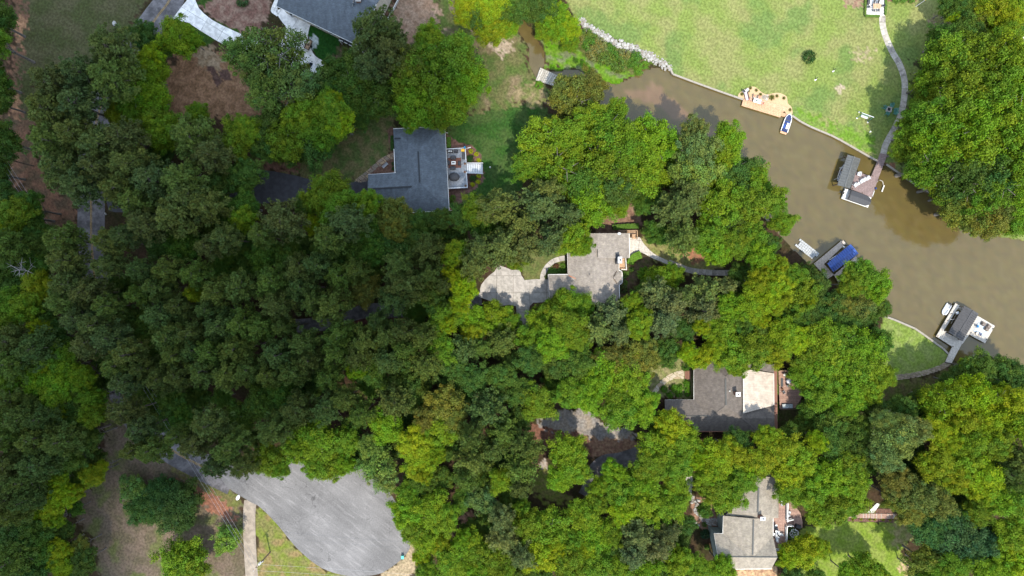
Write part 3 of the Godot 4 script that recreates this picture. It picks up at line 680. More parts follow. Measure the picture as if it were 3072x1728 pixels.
# ---------------------------------------------------------------- ground, water, roads
func ground() -> void:
	lake = line([0.31, -64.08, 1.86, -64.24, 3.73, -61.6, 5.28, -60.36, 5.9, -58.18, 7.45, -55.7, 7.45, -52.59, 7.14, -51.35, 10.25, -50.73, 14.91, -51.35, 19.88, -49.18, 24.53, -47.62, 27.95, -49.18, 29.81, -50.42, 31.37, -51.35, 36.65, -51.66, 37.27, -50.26, 54.04, -44.21, 60, -43.9, 65.59, -40.48, 70.25, -37.69, 75.53, -35.51, 79.88, -33.03, 84.22, -30.54, 87.64, -28.99, 92.61, -25.57, 96.65, -23.09, 101.62, -20.64, 105.03, -18.46, 112.8, -12.25, 120, -11.01, 140.75, -9.46, 140.75, 33.4, 119.01, 25.95, 112.8, 22.5, 106.58, 18.8, 103.48, 16.63, 100.37, 13.53, 97.89, 11.97, 95.09, 9.8, 90.12, 7.62, 87.02, 6.54, 81.74, 3.28, 77.39, 0.48, 73.98, -2, 70.25, -5.11, 65.59, -9.46, 61.86, -13.8, 56.89, -18.77, 52.8, -23.4, 48.14, -26.2, 41.93, -28.37, 35.71, -30.85, 29.5, -33.96, 24.22, -37.69, 19.25, -40.79, 14.91, -43.9, 10.25, -46.38, 5.59, -49.49, 4.35, -51.97, 4.04, -56.63, 2.8, -58.49, 0.62, -61.91])
	var zones := []
	var z := func(p: PackedVector2Array, a: Color, b: Color, scale: float, edge := 1.2, c := Color(-1, 0, 0)) -> void:
		var lo := p[0]
		var hi := p[0]
		for q in p:
			lo = lo.min(q)
			hi = hi.max(q)
		zones.append([p, Rect2(lo, hi - lo).grow(3.0), a, b, scale, edge, c])
	var tan_grass := rgb(0.225, 0.238, 0.09)
	# verge, meadow and clay along the road
	z.call(line([-114.41, -70.61, -84.29, -70.61, -89.56, -60.05, -98.88, -51.97, -111.3, -48.25, -111.93, -36.44, -109.75, -27.13, -106.96, -22.5, -102.61, -22.5, -101.68, -16.29, -107.58, -12.25, -112.24, -22.5, -118.14, -27.13, -118.14, -39.55, -115.96, -48.87]), rgb(0.075, 0.085, 0.035), rgb(0.1, 0.095, 0.05), 9.0, 1.5)
	z.call(line([-117.83, -70.61, -114.1, -70.61, -113.79, -63.46, -114.72, -57.25, -115.34, -48.87, -115.65, -42.66, -111.93, -37.69, -110.99, -30.23, -106.96, -22.78, -101.99, -21.57, -101.68, -15.98, -106.34, -12.25, -112.24, -21.57, -119.38, -27.13, -119.07, -39.55, -117.52, -48.87, -117.2, -58.18]), rgb(0.21, 0.115, 0.075), rgb(0.12, 0.085, 0.055), 4.0, 1.6)
	z.call(line([-116.27, -63.46, -113.79, -63.46, -115.34, -56.32, -116.27, -56.32]), rgb(0.42, 0.23, 0.13), rgb(0.3, 0.17, 0.1), 2.0)
	z.call(line([-117.2, -45.76, -115.34, -44.21, -115.96, -39.55, -117.52, -39.55]), rgb(0.42, 0.23, 0.13), rgb(0.3, 0.17, 0.1), 2.0)
	z.call(line([-81.18, -50.11, -78.7, -53.84, -75.28, -55.08, -71.86, -56.94, -66.58, -54.46, -60, -51.35, -55.65, -50.11, -49.75, -45.76, -49.75, -41.41, -60, -37.69, -73.42, -40.79, -76.52, -39.55, -81.49, -40.48, -83.35, -45.76]), rgb(0.3, 0.175, 0.105), rgb(0.2, 0.115, 0.065), 3.0, 1.0)
	z.call(line([-75.28, -55.08, -71.55, -56.94, -67.2, -53.84, -69.07, -50.11, -73.42, -51.97]), rgb(0.36, 0.27, 0.18), rgb(0.26, 0.18, 0.11), 2.0, 1.0)
	z.call(line([-71.55, -51.66, -69.69, -51.97, -67.83, -48.25, -69.07, -47]), rgb(0.12, 0.075, 0.06), rgb(0.1, 0.06, 0.05), 2.0, 0.3)
	z.call(line([-68.76, -50.73, -66.58, -51.35, -65.81, -48.87, -67.51, -48.25]), rgb(0.12, 0.075, 0.06), rgb(0.1, 0.06, 0.05), 2.0, 0.3)
	z.call(line([-74.66, -69.36, -57.89, -69.36, -55.96, -67.5, -57.2, -63.46, -58.76, -61.6, -60, -59.43, -65.34, -60.67, -69.07, -62.84, -73.11, -65.33]), rgb(0.2, 0.11, 0.085), rgb(0.3, 0.2, 0.15), 3.0, 0.8)
	z.call(line([-74.35, -69.36, -69.69, -69.36, -72.17, -65.64, -73.42, -65.95]), rgb(0.05, 0.1, 0.02), rgb(0.04, 0.08, 0.02), 2.0, 0.5)
	z.call(line([-75.9, -62.53, -69.07, -57.87, -71.55, -56.94, -76.52, -59.43]), rgb(0.05, 0.1, 0.02), rgb(0.04, 0.08, 0.02), 2.0, 0.5)
	z.call(line([-70.93, -63.46, -64.1, -60.36, -60, -59.11, -60, -58.18, -65.34, -60.05]), rgb(0.05, 0.1, 0.02), rgb(0.04, 0.08, 0.02), 2.0, 0.4)
	# yards round the slate roofs
	z.call(line([-47.79, -62.16, -40.03, -58.12, -40.35, -56.82, -42.13, -53.27, -43.59, -52.94, -46.18, -54.56, -47.47, -57.79, -47.96, -60.22]), rgb(0.025, 0.085, 0.018), rgb(0.03, 0.1, 0.02), 1.5, 0.15)
	z.call(line([-46.5, -59.09, -45.77, -58.77, -45.61, -56.34, -46.74, -56.18, -46.99, -57.79]), rgb(0.7, 0.74, 0.74), rgb(0.5, 0.58, 0.55), 0.6, 0.5)
	z.call(line([-40.35, -56.82, -39.71, -56.5, -41.33, -53.43, -42.13, -53.27]), rgb(0.2, 0.12, 0.09), rgb(0.15, 0.1, 0.07), 1.0, 0.3)
	z.call(line([-40.03, -57.15, -34.86, -56.18, -31.62, -58.44, -28.38, -62.65, -26.25, -67.5, -18.68, -70.73, -18.68, -56.18, -38.09, -49.71, -42.13, -49.71, -41.97, -53.27]), rgb(0.07, 0.1, 0.03), rgb(0.12, 0.11, 0.06), 3.0, 1.0)
	z.call(line([-26.15, -69.98, -18.38, -69.98, -16.52, -63.77, -16.21, -58.49, -19.63, -57.56, -24.29, -58.18, -28.94, -61.6, -28.32, -64.7]), rgb(0.4, 0.28, 0.2), rgb(0.31, 0.2, 0.135), 3.0, 0.9)
	z.call(line([-29.88, -69.98, -26.46, -69.98, -29.25, -63.77, -30.81, -64.7]), rgb(0.05, 0.1, 0.03), rgb(0.2, 0.11, 0.08), 1.5, 0.4)
	z.call(line([-16.83, -69.98, 0, -69.98, 1.86, -59.74, 5.59, -48.87, 10.25, -46.38, 7.45, -42.66, 0, -42.66, -7.2, -40.79, -10.31, -40.79, -13.42, -48.87, -16.52, -58.8, -18.07, -67.5]), rgb(0.085, 0.125, 0.035), rgb(0.13, 0.13, 0.055), 5.0, 1.5, rgb(0.21, 0.16, 0.1))
	z.call(line([-6.58, -57.87, -2.24, -59.11, 0, -58.18, 0, -55.08, -4.1, -54.77]), rgb(0.42, 0.34, 0.26), rgb(0.3, 0.24, 0.17), 2.0, 1.2)
	z.call(line([-14.35, -67.5, -12.17, -65.64, -9.69, -62.53, -6.58, -59.43, -7.2, -58.49, -11.55, -62.53, -14.66, -65.64]), rgb(0.3, 0.22, 0.16), rgb(0.22, 0.16, 0.1), 2.0, 1.0)
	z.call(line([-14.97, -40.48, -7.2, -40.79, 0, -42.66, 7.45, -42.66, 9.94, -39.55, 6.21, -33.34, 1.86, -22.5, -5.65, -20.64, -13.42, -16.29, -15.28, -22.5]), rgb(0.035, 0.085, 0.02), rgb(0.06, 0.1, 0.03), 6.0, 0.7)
	z.call(line([0, -46.07, 3.11, -47.62, 8.07, -47.31, 7.45, -42.66, 0, -42.97]), rgb(0.13, 0.15, 0.05), rgb(0.24, 0.19, 0.11), 2.5, 1.4)
	z.call(line([-60, -31.16, -53.79, -31.16, -49.75, -30.23, -41.37, -34.58, -33.6, -41.1, -27.08, -42.66, -27.39, -37.69, -28.01, -31.47, -34.22, -25.26, -44.47, -24.33, -50.68, -26.2, -60, -28.06]), rgb(0.08, 0.115, 0.035), rgb(0.15, 0.13, 0.06), 3.5, 1.2)
	z.call(line([-61.24, -31.16, -55.03, -31.16, -49.75, -28.68, -50.68, -26.82, -60, -28.06]), rgb(0.14, 0.075, 0.05), rgb(0.2, 0.11, 0.08), 2.5, 0.8)
	z.call(line([-29.15, -37.43, -27.7, -37.6, -27.21, -26.92, -33.68, -26.6, -34.01, -24.82, -35.95, -24.82, -31.1, -30.32, -28.02, -31.77, -29.15, -34.04]), rgb(0.15, 0.085, 0.065), rgb(0.19, 0.11, 0.08), 1.5, 0.2)
	z.call(line([-15.65, -36.95, -14.76, -35.65, -12.66, -34.2, -9.1, -33.23, -7.16, -30.96, -6.67, -27.08, -6.83, -24.82, -9.1, -23.04, -10.39, -21.91, -11.36, -20.29, -11.85, -18.35, -13.95, -17.7, -15.24, -17.7]), rgb(0.2, 0.115, 0.095), rgb(0.16, 0.09, 0.07), 1.5, 0.2)
	# marsh, creek banks and the big lawn
	z.call(line([5.9, -60.05, 9.94, -59.43, 14.91, -55.08, 19.25, -54.46, 23.6, -51.35, 27.95, -50.11, 29.81, -50.11, 24.85, -47, 19.88, -48.87, 14.91, -51.04, 7.45, -51.35, 7.76, -55.7]), rgb(0.09, 0.21, 0.012), rgb(0.13, 0.22, 0.03), 2.5, 1.2, rgb(0.16, 0.17, 0.1))
	z.call(line([1.86, -65.64, 9.94, -65.64, 15.53, -61.29, 27.95, -55.7, 34.16, -52.9, 31.37, -50.73, 27.95, -50.11, 21.74, -52.59, 14.91, -55.08, 7.76, -58.8, 5.28, -60.67]), rgb(0.07, 0.115, 0.02), rgb(0.13, 0.13, 0.05), 2.0, 1.0)
	z.call(line([11.18, -70.61, 120, -70.61, 140.75, -22.5, 120, -11.01, 112.8, -12.25, 101.62, -20.64, 96.65, -23.09, 92.61, -25.57, 87.64, -28.99, 79.88, -33.03, 70.25, -37.69, 65.59, -40.48, 60, -43.9, 54.04, -44.21, 37.27, -50.26, 36.65, -51.97, 27.95, -56.63, 19.88, -60.36, 14.91, -62.84]), rgb(0.18, 0.235, 0.062), tan_grass, 11.0, 0.1, rgb(0.13, 0.2, 0.058))
	z.call(line([65.59, -40.48, 70.25, -37.69, 75.53, -35.51, 79.88, -33.03, 84.22, -30.54, 85.47, -32.41, 83.6, -36.44, 78.63, -37.69, 72.42, -39.55, 67.76, -42.03]), rgb(0.13, 0.24, 0.03), rgb(0.17, 0.24, 0.06), 3.0, 1.5)
	z.call(line([75.99, -47, 77.39, -47.47, 78.01, -46.38, 77.08, -45.29, 75.99, -46.07]), rgb(0.42, 0.35, 0.26), rgb(0.3, 0.27, 0.17), 0.8, 0.4)
	z.call(line([80.5, -55.08, 83.6, -56.63, 84.84, -55.08, 82.36, -52.9, 80.81, -53.84]), rgb(0.34, 0.28, 0.18), rgb(0.24, 0.24, 0.11), 1.5, 1.6)
	z.call(line([98.2, -63.15, 99.44, -63.46, 99.13, -59.43, 97.58, -60.36]), rgb(0.33, 0.25, 0.17), rgb(0.24, 0.22, 0.11), 1.5, 1.2)
	z.call(line([76.15, -68.74, 82.98, -68.74, 82.67, -66.57, 79.88, -65.64, 77.39, -66.26]), rgb(0.27, 0.16, 0.12), rgb(0.24, 0.2, 0.12), 1.5, 0.9)
	z.call(line([87.02, -68.74, 95.4, -68.74, 94.47, -67.07, 87.33, -67.07]), rgb(0.24, 0.13, 0.09), rgb(0.2, 0.11, 0.08), 1.0, 0.3)
	z.call(line([87.33, -29.3, 89.19, -28.99, 91.06, -27.44, 87.95, -28.37]), rgb(0.3, 0.14, 0.09), rgb(0.2, 0.12, 0.08), 1.0, 0.5)
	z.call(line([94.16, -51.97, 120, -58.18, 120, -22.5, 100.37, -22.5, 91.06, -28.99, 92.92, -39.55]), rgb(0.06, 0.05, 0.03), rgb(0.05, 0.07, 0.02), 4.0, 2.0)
	# lot of the grey shingle house
	z.call(line([19.25, -16.29, 22.98, -17.53, 26.71, -19.7, 29.5, -21.26, 30.44, -17.53, 29.81, -14.43, 27.95, -12.25, 19.88, -12.25]), rgb(0.26, 0.165, 0.115), rgb(0.2, 0.12, 0.085), 2.0, 0.8)
	z.call(line([1.86, -8.84, 9.32, -9.15, 12.73, -7.9, 12.73, -2.62, 2.8, -1.38, 1.86, -5.11]), rgb(0.11, 0.14, 0.045), rgb(0.15, 0.15, 0.06), 2.5, 0.6)
	z.call(line([29.81, -12.25, 32.92, -10.39, 38.51, -10.39, 45.34, -7.9, 49.69, -7.9, 48.45, -4.18, 41.62, -3.25, 35.71, -5.11, 31.06, -9.15]), rgb(0.2, 0.22, 0.07), rgb(0.26, 0.23, 0.1), 2.0, 0.8)
	z.call(line([39.13, -10.08, 43.48, -10.08, 45.96, -7.9, 49.38, -8.21, 47.83, -6.97, 43.48, -5.73, 40.06, -7.9]), rgb(0.36, 0.17, 0.1), rgb(0.27, 0.15, 0.09), 1.5, 0.8)
	z.call(line([25.47, -5.11, 28.88, -5.73, 31.37, -7.59, 34.16, -5.11, 31.06, -2.62, 27.33, 0.48, 27.02, 3.28, 25.47, 3.28]), rgb(0.13, 0.085, 0.06), rgb(0.09, 0.09, 0.035), 1.5, 0.6)
	z.call(line([3.73, 3.28, 8.07, 3.28, 7.45, 8.56, 4.04, 9.8]), rgb(0.11, 0.075, 0.05), rgb(0.09, 0.06, 0.04), 1.5, 0.3)
	z.call(line([-45.09, -1.38, -40.75, 0.48, -34.53, 3.28, -26.46, 5.45, -27.39, 7.31, -38.26, 8.87, -47.58, 9.49, -48.2, 7.94, -41.37, 5.45, -38.57, 4.21]), rgb(0.14, 0.065, 0.055), rgb(0.1, 0.05, 0.04), 2.0, 0.8)
	# lot of the beige panel house, gravel yard, grove lawn
	z.call(line([32.92, 15.7, 40.37, 15.39, 42.55, 18.8, 42.55, 22.5, 42.55, 25.92, 34.16, 25.61, 32.61, 24.36, 31.68, 22.5, 31.99, 18.49]), rgb(0.19, 0.21, 0.075), rgb(0.26, 0.23, 0.12), 2.0, 0.5)
	z.call(line([7.45, 42.38, 11.8, 44.24, 13.66, 50.45, 8.07, 50.45, 4.97, 47.97, 4.04, 44.86]), rgb(0.16, 0.2, 0.04), rgb(0.2, 0.18, 0.07), 2.0, 1.0)
	z.call(line([3.11, 31.82, 7.45, 31.2, 17.39, 34.92, 19.25, 39.58, 17.39, 39.89, 9.32, 36.79, 3.11, 36.16]), rgb(0.2, 0.1, 0.07), rgb(0.14, 0.075, 0.055), 2.0, 1.0)
	z.call(line([5.28, 31.51, 10.25, 28.71, 13.04, 28.4, 18.63, 28.71, 22.36, 31.82, 26.71, 32.75, 29.19, 34.3, 27.33, 35.85, 21.74, 36.48, 16.77, 34.3, 12.42, 33.68, 7.76, 33.06]), rgb(0.27, 0.25, 0.235), rgb(0.3, 0.25, 0.2), 3.0, 0.8, rgb(0.22, 0.2, 0.19))
	z.call(line([5.9, 41.44, 7.76, 39.89, 8.7, 43, 7.45, 42.69]), rgb(0.4, 0.36, 0.32), rgb(0.3, 0.22, 0.17), 1.0, 0.5)
	z.call(line([17.39, 35.23, 29.19, 35.54, 29.19, 39.27, 19.25, 39.58]), rgb(0.22, 0.12, 0.085), rgb(0.3, 0.19, 0.12), 1.5, 0.8)
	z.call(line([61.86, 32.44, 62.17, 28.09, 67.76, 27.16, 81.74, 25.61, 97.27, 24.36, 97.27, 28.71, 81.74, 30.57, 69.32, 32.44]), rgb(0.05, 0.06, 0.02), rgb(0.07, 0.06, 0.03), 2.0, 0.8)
	z.call(line([87.02, 6.54, 90.12, 7.62, 95.09, 9.8, 97.89, 11.97, 100.37, 13.53, 103.48, 16.63, 101.62, 18.49, 97.27, 20.05, 88.57, 21.29, 86.71, 17.87, 86.4, 10.11]), rgb(0.17, 0.24, 0.05), rgb(0.2, 0.25, 0.075), 3.0, 0.3)
	z.call(line([81.74, 21.6, 88.57, 21.29, 97.27, 20.98, 102.86, 18.18, 106.58, 18.8, 100.37, 27.47, 78.63, 28.71]), rgb(0.09, 0.11, 0.03), rgb(0.12, 0.1, 0.05), 3.0, 0.8)
	# lawn by the boardwalk
	z.call(line([67.45, 56.35, 79.88, 54.8, 93.54, 55.11, 93.85, 58.53, 91.37, 61.32, 92.92, 64.74, 94.78, 67.5, 94.78, 72.19, 64.66, 72.19, 65.59, 61.32]), rgb(0.17, 0.25, 0.035), rgb(0.21, 0.26, 0.06), 3.5, 0.5)
	z.call(line([89.19, 55.11, 93.54, 55.11, 93.85, 58.53, 90.44, 61.32, 89.19, 59.46]), rgb(0.3, 0.26, 0.13), rgb(0.22, 0.25, 0.08), 2.0, 1.2)
	z.call(line([90.12, 64.43, 91.68, 64.12, 95.4, 66.91, 94.16, 67.84, 91.06, 66.6]), rgb(0.5, 0.36, 0.22), rgb(0.35, 0.28, 0.15), 1.2, 0.8)
	z.call(line([52.49, 65.67, 60, 65.36, 62.17, 65.05, 62.17, 72.19, 51.24, 72.19]), rgb(0.55, 0.4, 0.23), rgb(0.36, 0.2, 0.13), 1.0, 0.5)
	z.call(line([41.93, 48.9, 49.38, 49.52, 49.69, 56.66, 44.72, 56.66, 42.24, 54.49]), rgb(0.34, 0.2, 0.145), rgb(0.26, 0.16, 0.11), 1.2, 0.3)
	# clearing and verge by the turning circle
	z.call(line([-96.4, 22.5, -93.6, 22.5, -92.67, 25.61, -87.08, 36.48, -78.38, 39.27, -71.55, 43, -65.96, 46.72, -63.17, 50.45, -61.61, 72.19, -98.26, 72.19, -97.02, 65.98, -98.26, 58.21, -102.3, 55.11, -101.68, 48.9, -95.78, 44.24, -95.16, 33.37]), rgb(0.155, 0.118, 0.088), rgb(0.12, 0.1, 0.065), 5.0, 1.0, rgb(0.11, 0.125, 0.045))
	z.call(line([-79.63, 39.89, -75.9, 39.89, -71.55, 43, -65.96, 47.03, -63.79, 50.45, -64.1, 52.94, -67.83, 49.83, -73.42, 46.1, -79.63, 43]), rgb(0.13, 0.145, 0.045), rgb(0.16, 0.14, 0.06), 2.5, 0.8)
	z.call(line([-78.7, 44.86, -74.04, 46.41, -67.2, 49.83, -64.1, 54.8, -67.2, 53.87, -73.42, 50.76, -74.04, 48.9]), rgb(0.3, 0.135, 0.085), rgb(0.22, 0.11, 0.075), 2.0, 0.8)
	z.call(line([-96.4, 22.5, -93.6, 22.5, -92.05, 25.92, -93.91, 25.3, -95.47, 24.36]), rgb(0.26, 0.15, 0.1), rgb(0.2, 0.11, 0.07), 2.0, 0.5)
	z.call(line([-60.31, 51.38, -57.52, 52.31, -53.79, 56.66, -50.06, 61.32, -43.85, 65.98, -37.64, 67.84, -37.64, 72.19, -61.86, 72.19, -59.38, 62.87]), rgb(0.15, 0.185, 0.035), rgb(0.18, 0.17, 0.065), 3.5, 0.5, rgb(0.24, 0.17, 0.085))
	z.call(line([-23.66, 59.46, -21.8, 62.56, -23.04, 65.98, -24.29, 69.08, -32.05, 69.08, -30.19, 66.6, -25.53, 63.49]), rgb(0.4, 0.31, 0.2), rgb(0.3, 0.24, 0.15), 1.5, 0.5)
	z.call(line([-11.55, 51.69, -6.58, 53.56, -7.2, 56.35, -9.07, 58.53, -12.17, 56.04]), rgb(0.42, 0.25, 0.17), rgb(0.26, 0.15, 0.1), 1.5, 0.8)
	z.call(line([-16.83, 55.42, -14.35, 56.35, -13.42, 57.9, -15.9, 57.59]), rgb(0.3, 0.18, 0.12), rgb(0.2, 0.12, 0.08), 1.5, 0.8)
	var xs := PackedFloat32Array([-420.0, -260.0, -160.0])
	var zs := PackedFloat32Array([-420.0, -260.0, -110.0])
	var s := 0.42
	for i in int(250.0 / s) + 1:
		xs.append(-125.0 + i * s)
	for i in int(144.0 / s) + 1:
		zs.append(-72.0 + i * s)
	xs.append_array(PackedFloat32Array([160.0, 260.0, 420.0]))
	zs.append_array(PackedFloat32Array([110.0, 260.0, 420.0]))
	var nx := xs.size()
	var nz := zs.size()
	var vs := PackedVector3Array()
	var cs := PackedColorArray()
	var ns := PackedVector3Array()
	vs.resize(nx * nz)
	cs.resize(nx * nz)
	ns.resize(nx * nz)
	ns.fill(Vector3.UP)
	for j in nz:
		for i in nx:
			var p := Vector2(xs[i], zs[j])
			var e := Vector2(wob.get_noise_2d(p.x * 0.45, p.y * 0.45), wob.get_noise_2d(p.x * 0.45 + 90.0, p.y * 0.45))
			var n1 := wob.get_noise_2d(p.x * 0.16 + 40.0, p.y * 0.16)
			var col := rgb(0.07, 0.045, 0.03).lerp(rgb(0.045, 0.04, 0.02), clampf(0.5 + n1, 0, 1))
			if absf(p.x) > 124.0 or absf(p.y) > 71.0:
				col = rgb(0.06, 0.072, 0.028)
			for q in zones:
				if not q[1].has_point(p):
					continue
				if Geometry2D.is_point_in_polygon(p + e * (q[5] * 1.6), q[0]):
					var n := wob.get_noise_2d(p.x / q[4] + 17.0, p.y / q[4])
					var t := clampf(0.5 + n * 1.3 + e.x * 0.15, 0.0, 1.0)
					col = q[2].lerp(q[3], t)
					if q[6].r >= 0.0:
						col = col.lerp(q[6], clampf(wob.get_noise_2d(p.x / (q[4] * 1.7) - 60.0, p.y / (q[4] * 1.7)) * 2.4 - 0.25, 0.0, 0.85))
			var k := j * nx + i
			var y := 0.0
			if p.x > -5.0 and Geometry2D.is_point_in_polygon(p, lake):
				y = -1.6
				col = rgb(0.12, 0.085, 0.05)
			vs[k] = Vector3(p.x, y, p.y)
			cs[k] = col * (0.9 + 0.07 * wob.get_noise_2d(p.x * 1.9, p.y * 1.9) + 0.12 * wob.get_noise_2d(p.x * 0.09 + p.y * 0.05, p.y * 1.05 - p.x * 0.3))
	var ix := PackedInt32Array()
	for j in nz - 1:
		for i in nx - 1:
			var a := j * nx + i
			ix.append_array(PackedInt32Array([a, a + 1, a + nx + 1, a, a + nx + 1, a + nx]))
	var arr := []
	arr.resize(Mesh.ARRAY_MAX)
	arr[Mesh.ARRAY_VERTEX] = vs
	arr[Mesh.ARRAY_NORMAL] = ns
	arr[Mesh.ARRAY_COLOR] = cs
	arr[Mesh.ARRAY_INDEX] = ix
	var am := ArrayMesh.new()
	am.add_surface_from_arrays(Mesh.PRIMITIVE_TRIANGLES, arr)
	var o := MeshInstance3D.new()
	o.name = "ground"
	o.mesh = am
	o.material_override = M.ground
	o.set_meta("kind", "structure")
	add_child(o, true)


func water() -> void:
	var wide: PackedVector2Array = Geometry2D.offset_polygon(lake, 1.2)[0]
	var sand := line([28.88, -45.76, 31.06, -46.69, 36.03, -45.45, 41.3, -43.28, 47.21, -40.48, 52.17, -37.38, 48.45, -36.75, 41.3, -40.17, 35.09, -40.79, 29.81, -42.66])
	var st := SurfaceTool.new()
	st.begin(Mesh.PRIMITIVE_TRIANGLES)
	st.set_normal(Vector3.UP)
	var s := 1.0
	var mud := rgb(0.088, 0.068, 0.026)
	var silt := rgb(0.125, 0.08, 0.044)
	# muddy water with the shoal of pale silt that shows through it at the head of the cove
	var colour := func(p: Vector2) -> Color:
		var e := Vector2(wob.get_noise_2d(p.x * 0.05, p.y * 0.05), wob.get_noise_2d(p.x * 0.05 + 50.0, p.y * 0.05)) * 5.0
		var c := silt if Geometry2D.is_point_in_polygon(p + e, sand) else mud
		return c * (1.0 + 0.16 * wob.get_noise_2d(p.x * 0.3, p.y * 0.3))
	for i in range(-2, 200):
		for j in range(-75, 75):
			var p := Vector2(i, j) * s
			if not Geometry2D.is_point_in_polygon(p + Vector2(0.5, 0.5), wide):
				continue
			var c := [p, p + Vector2(s, 0), p + Vector2(s, s), p + Vector2(0, s)]
			for k in [0, 1, 2, 0, 2, 3]:
				st.set_color(colour.call(c[k]))
				st.add_vertex(v3(c[k], -0.42))
	var o := MeshInstance3D.new()
	o.name = "water"
	o.mesh = st.commit()
	o.material_override = M.water
	o.set_meta("kind", "structure")
	add_child(o, true)


func roads() -> void:
	var mid_line := smooth(line([-78.38, -72.47, -80.25, -67.5, -83.04, -63.77, -86.46, -59.11, -92.05, -51.35, -96.4, -42.66, -98.26, -33.34, -98.57, -22.5, -98.63, -17.84, -98.57, -11.63, -97.64, -0.76, -95.47, 10.11, -92.98, 20.98, -91.12, 24.98, -87.08, 31.82, -80.56, 37.41, -73.42, 41.44, -65.34, 45.48]))
	var st := begin()
	prism(st, ribbon(mid_line, 6.4), -0.3, 0.012)
	setting("road", st, M.road)
	st = begin()
	for off in [-0.14, 0.14]:
		var p := PackedVector2Array()
		for i in mid_line.size():
			var d := (mid_line[mini(i + 1, mid_line.size() - 1)] - mid_line[maxi(i - 1, 0)]).normalized()
			p.append(mid_line[i] + Vector2(-d.y, d.x) * off)
		prism(st, ribbon(p, 0.12), 0.0, 0.017)
	setting("road_marking", st, M.yellow_paint)
	st = begin()
	prism(st, round_poly(line([-67.2, 46.1, -61.86, 49.83, -59.07, 51.38, -55.03, 55.42, -50.06, 61.32, -44.47, 65.67, -38.26, 67.5, -32.05, 67.22, -28.63, 65.67, -25.22, 62.87, -23.82, 60.08, -25.22, 56.04, -27.08, 50.45, -32.05, 44.24, -41.37, 39.89, -50.68, 39.27, -58.14, 41.13, -64.1, 41.75, -69.07, 41.13])), -0.3, 0.02)
	setting("turning_circle", st, M.lot)
	st = begin()
	prism(st, ribbon(smooth(line([-61.3, 49.83, -61.61, 53.56, -61.46, 59.77, -60.99, 67.5, -60.06, 75.3])), 2.9), -0.2, 0.008)
	setting("dirt_track", st, M.track)
	st = begin()
	prism(st, smooth(line([-95.47, -21.88, -92.05, -19.08, -90.81, -19.08, -69.32, -24.36, -66.21, -27.44, -60, -27.9, -50.68, -26.35, -42.61, -24.33, -36.4, -24.95, -33.76, -25.11, -33.91, -22.5, -34.53, -21.85, -49.75, -20.64, -60, -19.7, -67.76, -21.57, -88.94, -17.84, -94.53, -18.15]), 2), -0.2, 0.016)
	setting("driveway", st, M.drive_black)
	st = begin()
	prism(st, ribbon(smooth(line([-50.68, 8.87, -46.02, 8.56, -41.37, 7.94, -37.02, 6.07, -32.05, 5.14, -26.46, 5.3, -19.63, 4.21, -7.2, 2.34])), 3.2), -0.2, 0.01)
	setting("driveway", st, M.road)
	st = begin()
	prism(st, ribbon(smooth(line([31.06, 38.65, 25.47, 40.51, 21.74, 41.13, 19.25, 43.62, 18.32, 47.03, 17.39, 48.9])), 4.0), -0.2, 0.01)
	setting("driveway", st, M.road)


func cloud() -> void:
	# the fair weather cloud that shades the woods and the slate roofs
	var edge := line([-4, -190, -8, -90, -10, -67, -5, -45, -5, -32, -10, -20, -24, 0, -44, 22, -64, 42, -80, 64, -100, 110, -150, 190, -330, 190, -330, -190])
	var st := SurfaceTool.new()
	st.begin(Mesh.PRIMITIVE_TRIANGLES)
	var puff := SphereMesh.new()
	puff.radius = 1.0
	puff.height = 2.0
	puff.radial_segments = 18
	puff.rings = 9
	var r2 := RandomNumberGenerator.new()
	r2.seed = 12
	var up := 1500.0
	for i in range(-20, 2):
		for j in range(-12, 13):
			var p := Vector2(i * 17.0 + r2.randf_range(-6, 6), j * 17.0 + r2.randf_range(-6, 6))
			var r := r2.randf_range(13.0, 20.0)
			if Geometry2D.is_point_in_polygon(p + Vector2(r * 0.75, 0), edge):
				var lift := r2.randf_range(0.0, 30.0)
				var at := Vector3(p.x, 0, p.y) + Vector3(0.12, 1.0, 0.5) * (up + lift)
				st.append_from(puff, 0, Transform3D(Basis().scaled(Vector3(r, r * 0.8, r)), at))
	var o := MeshInstance3D.new()
	o.name = "cloud"
	o.mesh = st.commit()
	o.material_override = M.cloud
	tag(o, "white cumulus cloud drifting over the woods and slate roofs", "cloud")
	add_child(o, true)


# ---------------------------------------------------------------- houses
func walls(parent: Node3D, poly: PackedVector2Array, top: float, m: Material) -> void:
	var st := begin()
	prism(st, poly, -0.2, top)
	wpart(parent, "wall", st, m)


func slope(parent: Node3D, p: Array, m: Material, called := "roof_slope") -> MeshInstance3D:
	var st := begin()
	slab(st, p)
	return wpart(parent, called, st, m)


func trim(parent: Node3D, p: Array, m: Material, w := 0.16, called := "gutter") -> void:
	for i in p.size() - 1:
		var st := begin()
		bar(st, p[i], p[i + 1], w)
		wpart(parent, called, st, m)


func ridge(parent: Node3D, a: Vector3, b: Vector3, m: Material, w := 0.34) -> void:
	var st := begin()
	bar(st, a + Vector3(0, 0.02, 0), b + Vector3(0, 0.02, 0), w, 0.14)
	wpart(parent, "ridge_vent", st, m)


func gable_wall(parent: Node3D, a: Vector3, b: Vector3, top: Vector3, m: Material) -> void:
	var st := begin()
	var n := (b - a).cross(Vector3.UP).normalized() * 0.08
	tri(st, a + n, b + n, top + n)
	tri(st, a - n, top - n, b - n)
	quad(st, a + n, a - n, b - n, b + n)
	quad(st, b + n, b - n, top - n, top + n)
	quad(st, top + n, top - n, a - n, a + n)
	wpart(parent, "gable_wall", st, m)


